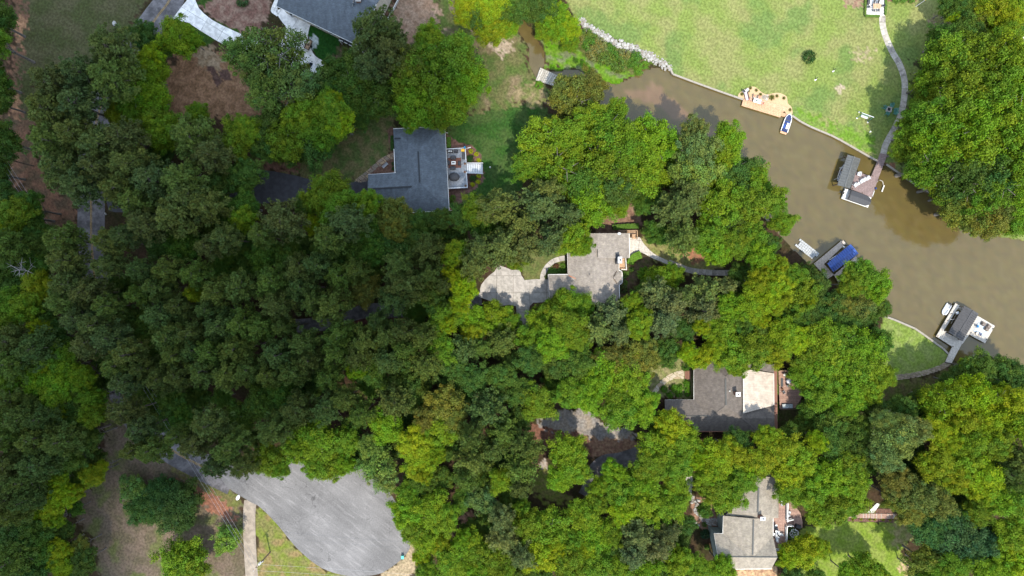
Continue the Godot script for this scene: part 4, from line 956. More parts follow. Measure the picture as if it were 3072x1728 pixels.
func windows_on(parent: Node3D, a: Vector2, b: Vector2, y: float, n: int, size := Vector2(1.1, 1.3)) -> void:
	var d := (b - a).normalized()
	var turn := atan2(-d.y, d.x)
	for i in n:
		var p := a.lerp(b, (i + 0.5) / n)
		var st := begin()
		for s in [-1, 1]:
			box(st, v3(p + d * s * (size.x * 0.5), y), Vector3(0.12, size.y + 0.12, 0.2), turn)
			box(st, v3(p, y + s * size.y * 0.5), Vector3(size.x - 0.12, 0.12, 0.2), turn)
		var w := wpart(parent, "window", st, M.white)
		st = begin()
		box(st, v3(p, y), Vector3(size.x - 0.12, size.y - 0.12, 0.1), turn)
		lpart(w, "pane", st, M.glass)


func chimney(parent: Node3D, at: Vector3, s: Vector3, m: Material, cap: Material) -> void:
	var st := begin()
	box(st, at - Vector3(0, s.y * 0.5, 0), s)
	var c := wpart(parent, "chimney", st, m)
	st = begin()
	box(st, at + Vector3(0, 0.06, 0), Vector3(s.x + 0.2, 0.12, s.z + 0.2))
	lpart(c, "chimney_cap", st, cap)
	st = begin()
	box(st, at + Vector3(0.05, 0.24, 0), Vector3(s.x * 0.35, 0.24, s.z * 0.35))
	lpart(c, "flue", st, M.charcoal)


# boards clipped to an outline, too narrow to pick apart
func decking(parent: Node3D, poly: PackedVector2Array, turn: float, w: float, y0: float, y1: float, ms: Array) -> void:
	var c3 := mid(poly)
	var c := Vector2(c3.x, c3.z)
	var reach := 0.0
	for q in poly:
		reach = maxf(reach, q.distance_to(c))
	var sts := []
	for k in ms.size():
		sts.append(begin())
	var n := int(reach / w) + 1
	for i in range(-n, n):
		var q := PackedVector2Array()
		for o in [Vector2(-reach, i * w + 0.012), Vector2(reach, i * w + 0.012), Vector2(reach, (i + 1) * w - 0.012), Vector2(-reach, (i + 1) * w - 0.012)]:
			q.append(c + o.rotated(turn))
		for s in Geometry2D.intersect_polygons(q, poly):
			if s.size() >= 3 and area(s) > 0.02:
				prism(sts[rng.randi() % ms.size()], s, y0, y1)
	var st := begin()
	prism(st, Geometry2D.offset_polygon(poly, -0.06)[0], y0 - 0.1, y1 - 0.05)
	wpart(parent, "deck_frame", st, M.wood_dark)
	for k in ms.size():
		var o := wpart(parent, "decking", sts[k], ms[k])
		o.set_meta("kind", "stuff")


func posts(parent: Node3D, p: PackedVector2Array, y0: float, y1: float, m: Material, w := 0.2) -> void:
	for q in p:
		var st := begin()
		box(st, v3(q, (y0 + y1) * 0.5), Vector3(w, y1 - y0, w))
		wpart(parent, "post", st, m)


func railing(parent: Node3D, p: PackedVector2Array, y: float, m: Material, high := 1.0, w := 0.1) -> void:
	for i in p.size() - 1:
		var st := begin()
		bar(st, v3(p[i], y + high), v3(p[i + 1], y + high), w + 0.04, 0.06)
		bar(st, v3(p[i], y + 0.12), v3(p[i + 1], y + 0.12), w * 0.6, 0.05)
		var l := p[i].distance_to(p[i + 1])
		var n := int(l / 0.3)
		for k in n:
			var q := p[i].lerp(p[i + 1], (k + 0.5) / n)
			box(st, v3(q, y + high * 0.5 + 0.05), Vector3(0.04, high - 0.12, 0.04))
		wpart(parent, "railing", st, m)
	posts(parent, p, y, y + high + 0.08, m, 0.14)


func steps(parent: Node3D, a0: Vector2, a1: Vector2, b0: Vector2, b1: Vector2, n: int, y0: float, y1: float, m: Material) -> void:
	for i in n:
		var f := float(i) / n
		var g := float(i + 1) / n - 0.02
		var st := begin()
		prism(st, PackedVector2Array([a0.lerp(b0, f), a1.lerp(b1, f), a1.lerp(b1, g), a0.lerp(b0, g)]), -0.1, lerpf(y0, y1, (i + 0.5) / n))
		wpart(parent, "step", st, m)


func house_slate_drive() -> void:
	var h := thing("slate_roof_house", "large house with slate blue roof beside white concrete drive", "house", mid(line([-55.24, -66.21, -35.02, -56.42, -30, -67.5])))
	var e := 5.0
	var a := Vector3(-53.51, 5, -64.06)
	var b := Vector3(-33.92, 5, -54.58)
	var up := Vector3(b.z - a.z, 0, -(b.x - a.x)).normalized()
	var run := up * 9.0 + Vector3(0, 4.2, 0)
	slope(h, [a, b, b + run, a + run], M.slate)
	slope(h, [a + run, b + run, b + run + Vector3(up.x, 0, up.z) * 9.0 - Vector3(0, 4.2, 0), a + run + Vector3(up.x, 0, up.z) * 9.0 - Vector3(0, 4.2, 0)], M.slate)
	var inn := Vector2(up.x, up.z) * 0.6
	var al := Vector2(b.x - a.x, b.z - a.z).normalized() * 0.5
	var p0 := Vector2(a.x, a.z) + inn + al
	var p1 := Vector2(b.x, b.z) + inn - al
	var back := Vector2(up.x, up.z) * 16.8
	walls(h, PackedVector2Array([p0, p1, p1 + back, p0 + back]), e, M.cream)
	gable_wall(h, v3(p0, e), v3(p0 + back, e), v3(p0 + back * 0.5, e + 4.0), M.cream)
	gable_wall(h, v3(p1, e), v3(p1 + back, e), v3(p1 + back * 0.5, e + 4.0), M.cream)
	windows_on(h, p0, p1, 1.6, 6)
	windows_on(h, p1, p1 + back, 1.6, 3)
	trim(h, [a + Vector3(0, -0.1, 0), b + Vector3(0, -0.1, 0)], M.white)
	trim(h, [b, b + run], M.white, 0.14, "rake_board")
	trim(h, [a, a + run], M.white, 0.14, "rake_board")
	# small front gable with a white face, and the stone chimney behind it
	var g0 := Vector3(-36.04, 7, -61.61)
	var g1 := Vector3(-34.89, 7.6, -63.68)
	var g2 := Vector3(-35.06, 9.2, -63.62)
	var st := begin()
	tri(st, g0, g1, g2)
	tri(st, g0, g2, g2 + Vector3(-0.3, -1.5, 0))
	tri(st, g0, g1, g2 + Vector3(-0.3, -1.5, 0))
	wpart(h, "dormer_face", st, M.white)
	st = begin()
	box(st, (g0 + g1 + g2 * 2.0) / 4.0 + Vector3(0.05, 0.0, 0.05), Vector3(0.3, 0.7, 0.4), 0.6)
	wpart(h, "dormer_window", st, M.glass)
	chimney(h, Vector3(-33.93, 9.5, -63.72), Vector3(1.0, 3.0, 1.0), M.brick, M.concrete[0])
	# lower porch with dashed white trim, and a white fence line
	var q0 := Vector3(-39.78, 2.9, -57.14)
	var q1 := Vector3(-34.38, 2.9, -54.44)
	slope(h, [q0, q1, q1 + Vector3(up.x, 0.4, up.z) * 1.6, q0 + Vector3(up.x, 0.4, up.z) * 1.6], M.slate_dark, "porch_roof")
	for i in 5:
		st = begin()
		bar(st, q0.lerp(q1, i / 5.0 + 0.01), q0.lerp(q1, (i + 1) / 5.0 - 0.05), 0.14)
		wpart(h, "porch_trim", st, M.white)
	posts(h, PackedVector2Array([Vector2(q0.x, q0.z), Vector2(q1.x, q1.z)]), 0.0, 2.8, M.white)
	var f := thing("deck_railing", "long white capped railing beside bare tan dirt yard", "railing", mid(line([-26.77, -67.5, -34.86, -53.75])))
	railing(f, line([-25.64, -69.01, -27.73, -64.99, -29.09, -62.58, -31.42, -58.4]), 0.0, M.white, 1.0, 0.16)
	# drive, cut into pours
	var d := thing("concrete_drive", "white concrete drive curving from road to slate blue house", "driveway", mid(line([-75.9, -64.39, -50.68, -55.08])))
	paved(d, "slab", smooth(line([-79.63, -63, -75.9, -67.81, -74.35, -67.81, -73.42, -65.64, -70.31, -62.84, -65.34, -60.36, -60, -57.87, -58.14, -57.25, -54.41, -57.25, -52.86, -60.67, -53.79, -62.22, -55.34, -64.7, -54.41, -65.33, -51.93, -65.64, -47.58, -62.22, -47.42, -61.29, -47.89, -58.49, -46.65, -55.08, -45.4, -53.84, -43.85, -52.44, -47.27, -48.87, -50.06, -50.57, -53.79, -51.35, -58.14, -52.59, -60, -53.52, -69.07, -57.87, -75.9, -62.22]), 2), Vector2(4.5, 4.5), 0.55, -0.2, 0.03, M.concrete_white)
	var w := thing("garden_walk", "short white concrete walk at corner of slate blue house", "path", mid(line([-56.53, -65.07, -55.24, -63.78])))
	paved(w, "slab", round_poly(line([-55.07, -68.47, -54.99, -66.04, -54.91, -63.78, -55.56, -64.02, -56.53, -64.91, -56.04, -66.53]), 3), Vector2(2.4, 2.4), 0.3, -0.2, 0.03, M.concrete_white)
	truck()
	var t := thing("utility_trailer", "brown wooden utility trailer beside green lawn edge", "trailer", Vector3(-47.52, 0, -56.82), 0.0)
	t.rotation.y = -0.38 + PI
	st = begin()
	box(st, Vector3(0, 0.55, 0), Vector3(1.2, 0.1, 2.3))
	lpart(t, "bed", st, M.wood)
	for s in [-1, 1]:
		st = begin()
		box(st, Vector3(s * 0.58, 0.8, 0), Vector3(0.06, 0.42, 2.3))
		lpart(t, "side_board", st, M.wood_dark)
		st = begin()
		tube(st, [Vector3(s * 0.7 - 0.09, 0.3, -0.1), Vector3(s * 0.7 + 0.09, 0.3, -0.1)], [0.3, 0.3], 12)
		lpart(t, "wheel", st, M.black)
		st = begin()
		box(st, Vector3(0, 0.8, s * 1.13), Vector3(1.1, 0.42, 0.06))
		lpart(t, "end_board", st, M.wood_dark)
	for k in 3:
		st = begin()
		box(st, Vector3(0.05 * k, 0.72, -0.6 + k * 0.55), Vector3(0.5, 0.24, 0.32), 0.3 * k)
		lpart(t, "load_box", st, [M.wood, M.wood_dark, M.cream][k])
	st = begin()
	bar(st, Vector3(0, 0.5, 1.15), Vector3(0, 0.45, 1.9), 0.1)
	lpart(t, "tongue", st, M.charcoal)
	var g := thing("patio_grill", "white and black barbecue grill against slate blue house", "grill", Vector3(-51.27, 0, -63.86), 0.5)
	grill(g)


func grill(g: Node3D) -> void:
	var st := begin()
	box(st, Vector3(0, 0.45, 0), Vector3(1.0, 0.9, 0.5))
	lpart(g, "cabinet", st, M.grey_light)
	st = begin()
	tube(st, [Vector3(-0.4, 0.98, 0), Vector3(0.4, 0.98, 0)], [0.28, 0.28], 12)
	lpart(g, "lid", st, M.charcoal)
	st = begin()
	box(st, Vector3(0.68, 0.88, 0), Vector3(0.34, 0.04, 0.45))
	lpart(g, "side_shelf", st, M.white)
	st = begin()
	box(st, Vector3(-0.68, 0.88, 0), Vector3(0.34, 0.04, 0.45))
	lpart(g, "side_shelf", st, M.white)


func truck() -> void:
	var t := thing("pickup_truck", "white pickup truck with bed cap parked under tree on drive", "pickup", Vector3(-47.71, 0, -52.05), 0.0)
	t.rotation.y = -0.505
	# runs along its own x; front at +x
	var st := begin()
	box(st, Vector3(0, 0.72, 0), Vector3(5.6, 0.55, 1.95))
	box(st, Vector3(-2.79, 0.5, 0), Vector3(0.16, 0.22, 1.9))
	lpart(t, "body", st, M.car_white)
	st = begin()
	slab(st, [Vector3(1.1, 1.12, -0.92), Vector3(2.75, 1.0, -0.85), Vector3(2.75, 1.0, 0.85), Vector3(1.1, 1.12, 0.92)], 0.2)
	lpart(t, "hood", st, M.car_white)
	st = begin()
	slab(st, [Vector3(-0.75, 1.85, -0.72), Vector3(0.35, 1.85, -0.72), Vector3(0.35, 1.85, 0.72), Vector3(-0.75, 1.85, 0.72)], 0.1)
	box(st, Vector3(-0.2, 1.35, 0), Vector3(1.5, 0.82, 1.55))
	lpart(t, "cab", st, M.car_white)
	st = begin()
	quad(st, Vector3(1.15, 1.14, -0.86), Vector3(1.15, 1.14, 0.86), Vector3(0.37, 1.83, 0.7), Vector3(0.37, 1.83, -0.7))
	quad(st, Vector3(1.15, 1.1, -0.86), Vector3(0.37, 1.79, -0.7), Vector3(0.37, 1.79, 0.7), Vector3(1.15, 1.1, 0.86))
	lpart(t, "windscreen", st, M.glass)
	st = begin()
	slab(st, [Vector3(-2.72, 1.72, -0.85), Vector3(-0.98, 1.78, -0.85), Vector3(-0.98, 1.78, 0.85), Vector3(-2.72, 1.72, 0.85)], 0.08)
	box(st, Vector3(-1.85, 1.33, 0), Vector3(1.76, 0.7, 1.78))
	lpart(t, "bed_cap", st, M.white)
	st = begin()
	box(st, Vector3(-2.1, 1.82, -0.25), Vector3(0.3, 0.05, 0.2))
	lpart(t, "roof_vent", st, M.charcoal)
	for s in [-1, 1]:
		st = begin()
		box(st, Vector3(-1.85, 1.42, s * 0.895), Vector3(1.3, 0.36, 0.02))
		box(st, Vector3(-0.2, 1.45, s * 0.785), Vector3(1.1, 0.4, 0.03))
		lpart(t, "side_window", st, M.glass)
		st = begin()
		box(st, Vector3(2.8, 0.82, s * 0.72), Vector3(0.06, 0.18, 0.36))
		lpart(t, "headlight", st, M.grey_light)
		st = begin()
		box(st, Vector3(0.75, 1.2, s * 1.08), Vector3(0.14, 0.2, 0.22))
		lpart(t, "mirror", st, M.black)
		for x in [-1.75, 1.85]:
			st = begin()
			tube(st, [Vector3(x, 0.38, s * 0.78), Vector3(x, 0.38, s * 1.0)], [0.38, 0.38], 14)
			lpart(t, "wheel", st, M.black)


func house_slate_deck() -> void:
	var h := thing("slate_hip_house", "slate hip roof house with raised grey deck", "house", mid(line([-27.86, -37.27, -15.76, -37.84, -14.76, -18.19, -25.92, -17.62])))
	var tl := Vector3(-27.3, 3.2, -36.53)
	var tr := Vector3(-15.45, 3.2, -37.08)
	var br := Vector3(-14.46, 3.2, -17.82)
	var bl := Vector3(-26.04, 3.2, -17.27)
	var a := Vector3(-21.23, 5.9, -31.22)
	var b := Vector3(-20.84, 5.9, -23.75)
	slope(h, [tl, a, b, bl], M.slate)
	slope(h, [tr, br, b, a], M.slate)
	slope(h, [tl, tr, a], M.slate)
	slope(h, [bl, b, br], M.slate)
	ridge(h, Vector3(-21.19, 5.92, -30.83), Vector3(-20.85, 5.92, -23.82), M.slate_dark)
	var w1 := Vector3(-32.85, 4.85, -22.5)
	var w2 := Vector3(-22, 4.85, -23.09)
	slope(h, [Vector3(-33.04, 3.2, -26.06), Vector3(-24.77, 3.2, -26.57), w2, w1], M.slate)
	slope(h, [w1, w2, Vector3(-24.77, 3.2, -19.72), Vector3(-33.25, 3.2, -19.33)], M.slate)
	ridge(h, w1, Vector3(-22.47, 4.87, -23.06), M.slate_dark)
	ridge(h, Vector3(-26.89, 3.75, -34.22), Vector3(-25.48, 4.15, -34.16), M.slate_dark, 0.25)
	trim(h, [Vector3(-27.32, 3.1, -36.52), Vector3(-15.46, 3.1, -37.07), Vector3(-14.44, 3.1, -17.8), Vector3(-23.83, 3.1, -17.33)], M.white, 0.15)
	trim(h, [Vector3(-27.13, 3.1, -31.95), Vector3(-26.88, 3.1, -26.48)], M.white, 0.13)
	trim(h, [Vector3(-33.09, 3.1, -26.05), Vector3(-26.37, 3.1, -26.49)], M.white, 0.13)
	trim(h, [Vector3(-15.47, 3, -35.78), Vector3(-14.96, 0.4, -36.24)], M.white, 0.09, "downspout")
	trim(h, [Vector3(-14.45, 3, -17.88), Vector3(-13.83, 0.4, -18.04)], M.white, 0.09, "downspout")
	var body := line([-27.29, -36.71, -16.21, -37.27, -15.21, -18.59, -26.08, -18.19])
	walls(h, body, 3.1, M.cream)
	walls(h, line([-33.04, -26.03, -26.57, -26.43, -26.57, -20.61, -33.2, -20.21]), 3.1, M.cream)
	gable_wall(h, Vector3(-32.4, 3.1, -25.53), Vector3(-32.56, 3.1, -19.82), Vector3(-32.17, 4.6, -22.53), M.cream)
	windows_on(h, body[1], body[2], 1.7, 5)
	windows_on(h, body[0], body[1], 1.7, 3)
	# walk of flat stones
	var w := thing("flagstone_walk", "tan flagstone walk curving to the slate hip house", "path", mid(line([-30.77, -29.67, -34.01, -26.43])))
	paved(w, "stone", smooth(line([-27.7, -31.61, -28.51, -31.45, -30.77, -30.32, -33.68, -27.73, -36.6, -25.46, -36.6, -24.82, -34.01, -24.98, -33.52, -26.43, -31.42, -28.21, -29.15, -29.83, -27.7, -30.32]), 2), Vector2(0.95, 0.75), 0.65, -0.1, 0.05, M.flag, 0.1, 0.45)
	bench(thing("garden_bench", "grey slatted bench on mulch beside the flagstone walk", "bench", Vector3(-29.61, 0, -28.62), 0.75), M.grey)
	# deck
	var y := 1.1
	var d := thing("raised_deck", "grey boarded deck behind the slate hip house", "deck", mid(line([-15.41, -32.42, -10.88, -32.66, -10.39, -23.36, -14.84, -23.2])))
	decking(d, line([-15.11, -32.2, -10.8, -32.44, -10.56, -29.14, -10.56, -26.74, -10.32, -23.28, -14.74, -23.07]), 0.03, 0.3, 0.95, y, M.deck_grey)
	posts(d, line([-14.98, -32.04, -10.96, -32.28, -10.48, -23.44, -14.66, -23.23]), 0.0, 1.0, M.deck_grey[0])
	railing(d, line([-15.11, -32.16, -10.8, -32.41, -10.64, -29.11]), y, M.grey_light)
	railing(d, line([-10.55, -26.77, -10.32, -23.31, -14.74, -23.09]), y, M.grey_light)
	steps(d, Vector2(-10.52, -28.97), Vector2(-10.46, -26.88), Vector2(-6.82, -28.99), Vector2(-6.82, -26.89), 9, 1.0, 0.15, M.grey_light)
	railing(d, line([-10.53, -29.08, -6.8, -29.08]), 0.4, M.grey_light, 0.8)
	railing(d, line([-10.46, -26.8, -6.8, -26.7]), 0.4, M.grey_light, 0.8)
	var st := begin()
	prism(st, line([-14.9, -30.3, -11.85, -30.35, -11.81, -27.97, -14.82, -27.91]), y, y + 0.012)
	var rug := thing("outdoor_rug", "dark red rug under the white fire table", "rug", mid(line([-15, -30.51, -11.93, -30.56, -11.9, -28.17, -14.92, -28.1])))
	wpart(rug, "rug_cloth", st, M.rug_red)
	var tb := thing("fire_table", "square white fire table on the dark red rug", "table", Vector3(-13.58, 1.12, -29.06))
	st = begin()
	box(st, Vector3(0, 0.25, 0), Vector3(1.02, 0.5, 0.72))
	lpart(tb, "table_base", st, M.white)
	st = begin()
	box(st, Vector3(0, 0.51, 0), Vector3(0.6, 0.04, 0.22))
	lpart(tb, "burner_tray", st, M.charcoal)
	var grp := "covered chairs round the fire table"
	var c0 := covered_chair("patio_armchair", "black covered armchair beside the white fire table", "chair", Vector3(-13.65, 1.1, -30.22), Vector3(1.25, 0.85, 0.75), 0.0, grp)
	again(c0, Vector3(-13.73, 1.1, -27.89), PI)
	again(c0, Vector3(-14.75, 1.1, -29.06), PI / 2).scale = Vector3(0.7, 1, 0.8)
	again(c0, Vector3(-12.22, 1.1, -28.95), -PI / 2).scale = Vector3(0.7, 1, 0.9)
	covered_chair("patio_sofa", "black covered sofa along the deck edge railing", "sofa", Vector3(-11.28, 1.1, -30.67), Vector3(0.65, 0.8, 1.5), 0.0, "")
	covered_chair("covered_grill", "black covered grill beside white outdoor kitchen items", "grill", Vector3(-13.02, 1.1, -31.71), Vector3(0.95, 1.1, 0.7), 0.0, "")
	var k := thing("serving_cart", "black serving cart with white trays on grey deck", "cart", Vector3(-14.3, 1.1, -31.68))
	st = begin()
	box(st, Vector3(0, 0.42, 0), Vector3(0.95, 0.84, 0.55))
	lpart(k, "cart_body", st, M.black)
	for s in [-0.25, 0.2]:
		st = begin()
		box(st, Vector3(s, 0.87, 0), Vector3(0.26, 0.06, 0.3), s)
		lpart(k, "tray", st, M.white)
	var rt := thing("covered_table", "large round table under a black cover on deck", "table", Vector3(-13.45, 1.1, -25.8))
	st = begin()
	lathe(st, Vector3.ZERO, [Vector2(1.28, 0.0), Vector2(1.3, 0.45), Vector2(1.22, 0.72), Vector2(0.55, 0.78), Vector2(0.12, 0.92), Vector2(0.0, 0.93)], 11, Vector2(1.0, 0.78))
	lpart(rt, "cover", st, M.charcoal)
	st = begin()
	lathe(st, Vector3.ZERO, [Vector2(0.95, 0.782), Vector2(0.97, 0.8), Vector2(0.99, 0.775)], 11, Vector2(1.0, 0.78))
	lpart(rt, "cover_seam", st, M.black)
	var yb := thing("storage_box", "small yellow storage box in the deck corner", "box", Vector3(-11.41, 1.1, -31.96))
	st = begin()
	box(st, Vector3(0, 0.25, 0), Vector3(0.72, 0.5, 0.52))
	lpart(yb, "box_body", st, M.yellow)
	st = begin()
	box(st, Vector3(0, 0.53, 0), Vector3(0.78, 0.06, 0.58))
	lpart(yb, "box_lid", st, M.yellow)
	var fl := thing("flag", "striped flag on a short staff beside deck corner", "flag", Vector3(-10.8, 1.1, -32.28))
	st = begin()
	tube(st, [Vector3(0, 0, 0), Vector3(0.5, 1.7, 0.1)], [0.025, 0.02], 6)
	lpart(fl, "staff", st, M.metal)
	for i in 5:
		st = begin()
		slab(st, [Vector3(0.2 + i * 0.07, 1.1 + i * 0.1, 0.1), Vector3(1.1 + i * 0.05, 0.9 + i * 0.12, -0.15), Vector3(1.15 + i * 0.05, 0.98 + i * 0.12, -0.28), Vector3(0.25 + i * 0.07, 1.2 + i * 0.1, -0.02)], 0.01)
		lpart(fl, "stripe", st, M.white if i % 2 == 0 else M.blue)
	var um := thing("folded_umbrella", "bright blue folded umbrella at the deck corner", "umbrella", Vector3(-10.93, 1.1, -32.49))
	st = begin()
	lathe(st, Vector3.ZERO, [Vector2(0.03, 0.0), Vector2(0.03, 0.9), Vector2(0.3, 1.0), Vector2(0.24, 1.5), Vector2(0.05, 2.2), Vector2(0.0, 2.25)], 8)
	lpart(um, "canopy", st, M.sky_blue)
	st = begin()
	lathe(st, Vector3.ZERO, [Vector2(0.26, 0.0), Vector2(0.26, 0.08), Vector2(0.05, 0.12)], 10)
	lpart(um, "stand", st, M.charcoal)
	for q in [Vector3(-10.8, 1.1, -23.76), Vector3(-10.93, 1.1, -28.9), Vector3(-10.96, 1.1, -26.98)]:
		pot(q, "clay flower pot on the grey deck", "flower pots on the grey deck")
	var ball := thing("garden_ornament", "small white ornament on the dark lawn past the stairs", "ornament", Vector3(-5.12, 0, -28.25))
	st = begin()
	lathe(st, Vector3.ZERO, [Vector2(0.18, 0), Vector2(0.1, 0.2), Vector2(0.2, 0.4), Vector2(0.12, 0.6), Vector2(0, 0.66)], 10)
	lpart(ball, "figure", st, M.white)


func pot(at: Vector3, label: String, group: String) -> void:
	var o := thing("flower_pot", label, "pot", at, 0.0, group)
	var st := begin()
	lathe(st, Vector3.ZERO, [Vector2(0.14, 0), Vector2(0.22, 0.35), Vector2(0.25, 0.36), Vector2(0.25, 0.4), Vector2(0.2, 0.4), Vector2(0.0, 0.36)], 12)
	lpart(o, "bowl", st, M.clay)
	for i in 40:
		var d := dir3()
		d.y = absf(d.y)
		leaf(Vector3(0, 0.42, 0) + d * 0.2, (d + Vector3.UP * 0.4).normalized(), d.cross(Vector3(0.3, 0.5, 0.8)).normalized(), 0.1, 0.06, tint())
	mpart(o, "foliage", leaf_mesh(), leaf_mat([0.12, 0.08, 0.06], 1.0))


func covered_chair(called: String, label: String, category: String, at: Vector3, s: Vector3, turn: float, group: String) -> Node3D:
	var o := thing(called, label, category, at, turn, group)
	var st := begin()
	var h := s * 0.5
	var k := 0.82
	slab(st, [Vector3(-h.x * k, s.y, -h.z), Vector3(h.x * k, s.y, -h.z), Vector3(h.x * k, s.y * 0.97, -h.z * 0.2), Vector3(-h.x * k, s.y * 0.97, -h.z * 0.2)], 0.05)
	slab(st, [Vector3(-h.x * k, s.y * 0.95, -h.z * 0.2), Vector3(h.x * k, s.y * 0.95, -h.z * 0.2), Vector3(h.x * k, s.y * 0.6, h.z), Vector3(-h.x * k, s.y * 0.6, h.z)], 0.05)
	box(st, Vector3(0, s.y * 0.29, 0), Vector3(s.x * 0.98, s.y * 0.58, s.z * 0.98))
	box(st, Vector3(0, s.y * 0.7, -h.z * 0.6), Vector3(s.x * 0.8, s.y * 0.5, s.z * 0.34))
	lpart(o, "cover", st, M.charcoal)
	for q in [-1, 1]:
		st = begin()
		box(st, Vector3(q * h.x * 0.88, s.y * 0.64, h.z * 0.1), Vector3(s.x * 0.14, s.y * 0.12, s.z * 0.8))
		lpart(o, "armrest", st, M.black)
	return o


func bench(o: Node3D, m: Material) -> void:
	for i in 3:
		var st := begin()
		box(st, Vector3(0, 0.45, -0.16 + i * 0.15), Vector3(1.5, 0.04, 0.12))
		lpart(o, "seat_slat", st, m)
	for i in 3:
		var st := begin()
		box(st, Vector3(0, 0.6 + i * 0.13, -0.27 - i * 0.03), Vector3(1.5, 0.1, 0.03))
		lpart(o, "back_slat", st, m)
	for s in [-0.68, 0.68]:
		for z in [-0.25, 0.17]:
			var st := begin()
			box(st, Vector3(s, 0.3 if z > 0 else 0.44, z), Vector3(0.07, 0.6 if z > 0 else 0.88, 0.07))
			lpart(o, "leg", st, m)


func house_grey() -> void:
	var h := thing("grey_shingle_house", "pale grey shingle roof house with curved front walk", "house", mid(line([13.01, -8.82, 27.4, -12.86, 25.14, 2.5, 8.88, 3.31])))
	# main block, ridge running away from the lawn side
	var r0 := Vector3(18.6, 5.9, -8.81)
	var r1 := Vector3(18.68, 5.9, 3.84)
	slope(h, [Vector3(12.74, 3.3, -8.67), r0, r1, Vector3(12.82, 3.3, 3.91)], M.shingle_grey)
	slope(h, [r0, Vector3(24.48, 3.3, -8.67), Vector3(24.64, 3.3, 3.8), r1], M.shingle_grey)
	# higher rear block
	var q0 := Vector3(19.25, 6.3, -12.33)
	var q1 := Vector3(19.33, 6.3, -6.73)
	slope(h, [Vector3(13.12, 3.5, -12.47), q0, Vector3(19.28, 6.3, -8.71), Vector3(13.15, 3.5, -8.82)], M.shingle_grey)
	slope(h, [q0, Vector3(26.79, 3.5, -12.58), Vector3(26.9, 3.5, -6.86), q1], M.shingle_grey)
	# garage wing
	var g0 := Vector3(8.42, 4.9, 0.31)
	var g1 := Vector3(18.8, 4.9, 0.31)
	slope(h, [Vector3(8.35, 3.3, -3.05), Vector3(15.04, 3.3, -3.09), g1, g0], M.shingle_grey)
	slope(h, [g0, g1, Vector3(19.15, 3.3, 3.75), Vector3(8.7, 3.3, 3.75)], M.shingle_grey)
	# bay with its small hip
	var t := Vector3(23.12, 4.35, -2.32)
	slope(h, [t, Vector3(24.48, 3.3, -3.97), Vector3(25.2, 3.25, -3.81), Vector3(25.28, 3.25, -1.27), Vector3(24.64, 3.3, -0.75)], M.shingle_grey)
	trim(h, [Vector3(12.73, 3.2, -8.64), Vector3(12.83, 3.2, -3.1)], M.white, 0.12)
	trim(h, [Vector3(8.32, 3.2, -3.08), Vector3(12.83, 3.2, -3.14)], M.white, 0.12)
	trim(h, [Vector3(26.8, 3.4, -12.56), Vector3(26.92, 3.4, -6.89)], M.white, 0.12)
	trim(h, [Vector3(24.52, 3.2, -5.47), Vector3(24.56, 3.2, -4.13), Vector3(25.21, 3.15, -3.81), Vector3(25.29, 3.15, -1.23), Vector3(24.65, 3.2, -0.72), Vector3(24.71, 3.2, 2.45)], M.white, 0.12)
	trim(h, [Vector3(8.32, 3.2, -3.05), Vector3(8.64, 3.2, 3.72)], M.white, 0.1)
	var body := line([13.49, -8.58, 24.65, -8.58, 24.65, 3.63, 13.49, 3.63])
	walls(h, body, 3.2, M.cream)
	walls(h, line([13.82, -12.46, 27, -12.51, 27.03, -7.2, 13.82, -8.82]), 3.4, M.cream)
	walls(h, line([9.45, -2.75, 13.73, -2.75, 13.73, 3.63, 9.45, 3.63]), 3.2, M.cream)
	walls(h, line([24.41, -3.64, 25.41, -3.56, 25.48, -1.46, 24.41, -1.38]), 3.1, M.cream)
	gable_wall(h, Vector3(13.52, 3.4, -12.2), Vector3(26.42, 3.4, -12.24), Vector3(19.43, 6.1, -12), M.cream)
	gable_wall(h, Vector3(13.22, 3.2, 3.56), Vector3(24.16, 3.2, 3.56), Vector3(18.7, 5.7, 3.5), M.cream)
	gable_wall(h, Vector3(9.26, 3.2, -2.7), Vector3(9.26, 3.2, 3.56), Vector3(9.17, 4.7, 0.31), M.cream)
	windows_on(h, Vector2(27.03, -12.22), Vector2(27.03, -7.36), 1.7, 3)
	windows_on(h, Vector2(13.49, -8.34), Vector2(13.49, -3.32), 1.7, 2)
	windows_on(h, Vector2(14.06, 3.65), Vector2(24.41, 3.65), 1.7, 3)
	chimney(h, Vector3(24.22, 6.8, -6.28), Vector3(0.75, 4.4, 1.25), M.charcoal, M.grey_light)
	var st := begin()
	prism(st, line([23.66, -7.61, 24.45, -7.61, 24.37, -5.49, 23.66, -5.49]), 3.3, 4.9)
	wpart(h, "chimney_shoulder", st, M.charcoal)
	for p in [Vector3(17.51, 5.5, -3.13), Vector3(24.45, 4.4, -12.27), Vector3(20.15, 3.6, -12.62)]:
		st = begin()
		tube(st, [p - Vector3(0, 0.4, 0), p + Vector3(0, 0.3, 0)], [0.11, 0.11], 8)
		wpart(h, "roof_vent", st, M.charcoal if p.y > 5.0 else M.grey_light)
	# satellite dish on the far eave
	st = begin()
	lathe(st, Vector3(24.4, 4.7, -12.33), [Vector2(0.0, 0.0), Vector2(0.25, 0.05), Vector2(0.42, 0.16)], 12, Vector2(1.0, 0.7))
	wpart(h, "satellite_dish", st, M.grey_light)
	# fallen leaves caught in the valleys
	st = begin()
	bar(st, Vector3(13.04, 3.52, -2.85), Vector3(14.95, 4.2, -1.97), 0.14, 0.05)
	var lf := wpart(h, "leaf_litter", st, M.clay)
	lf.set_meta("kind", "stuff")
	st = begin()
	bar(st, Vector3(23.16, 4.3, -2.13), Vector3(24.05, 3.6, -1.06), 0.12, 0.06)
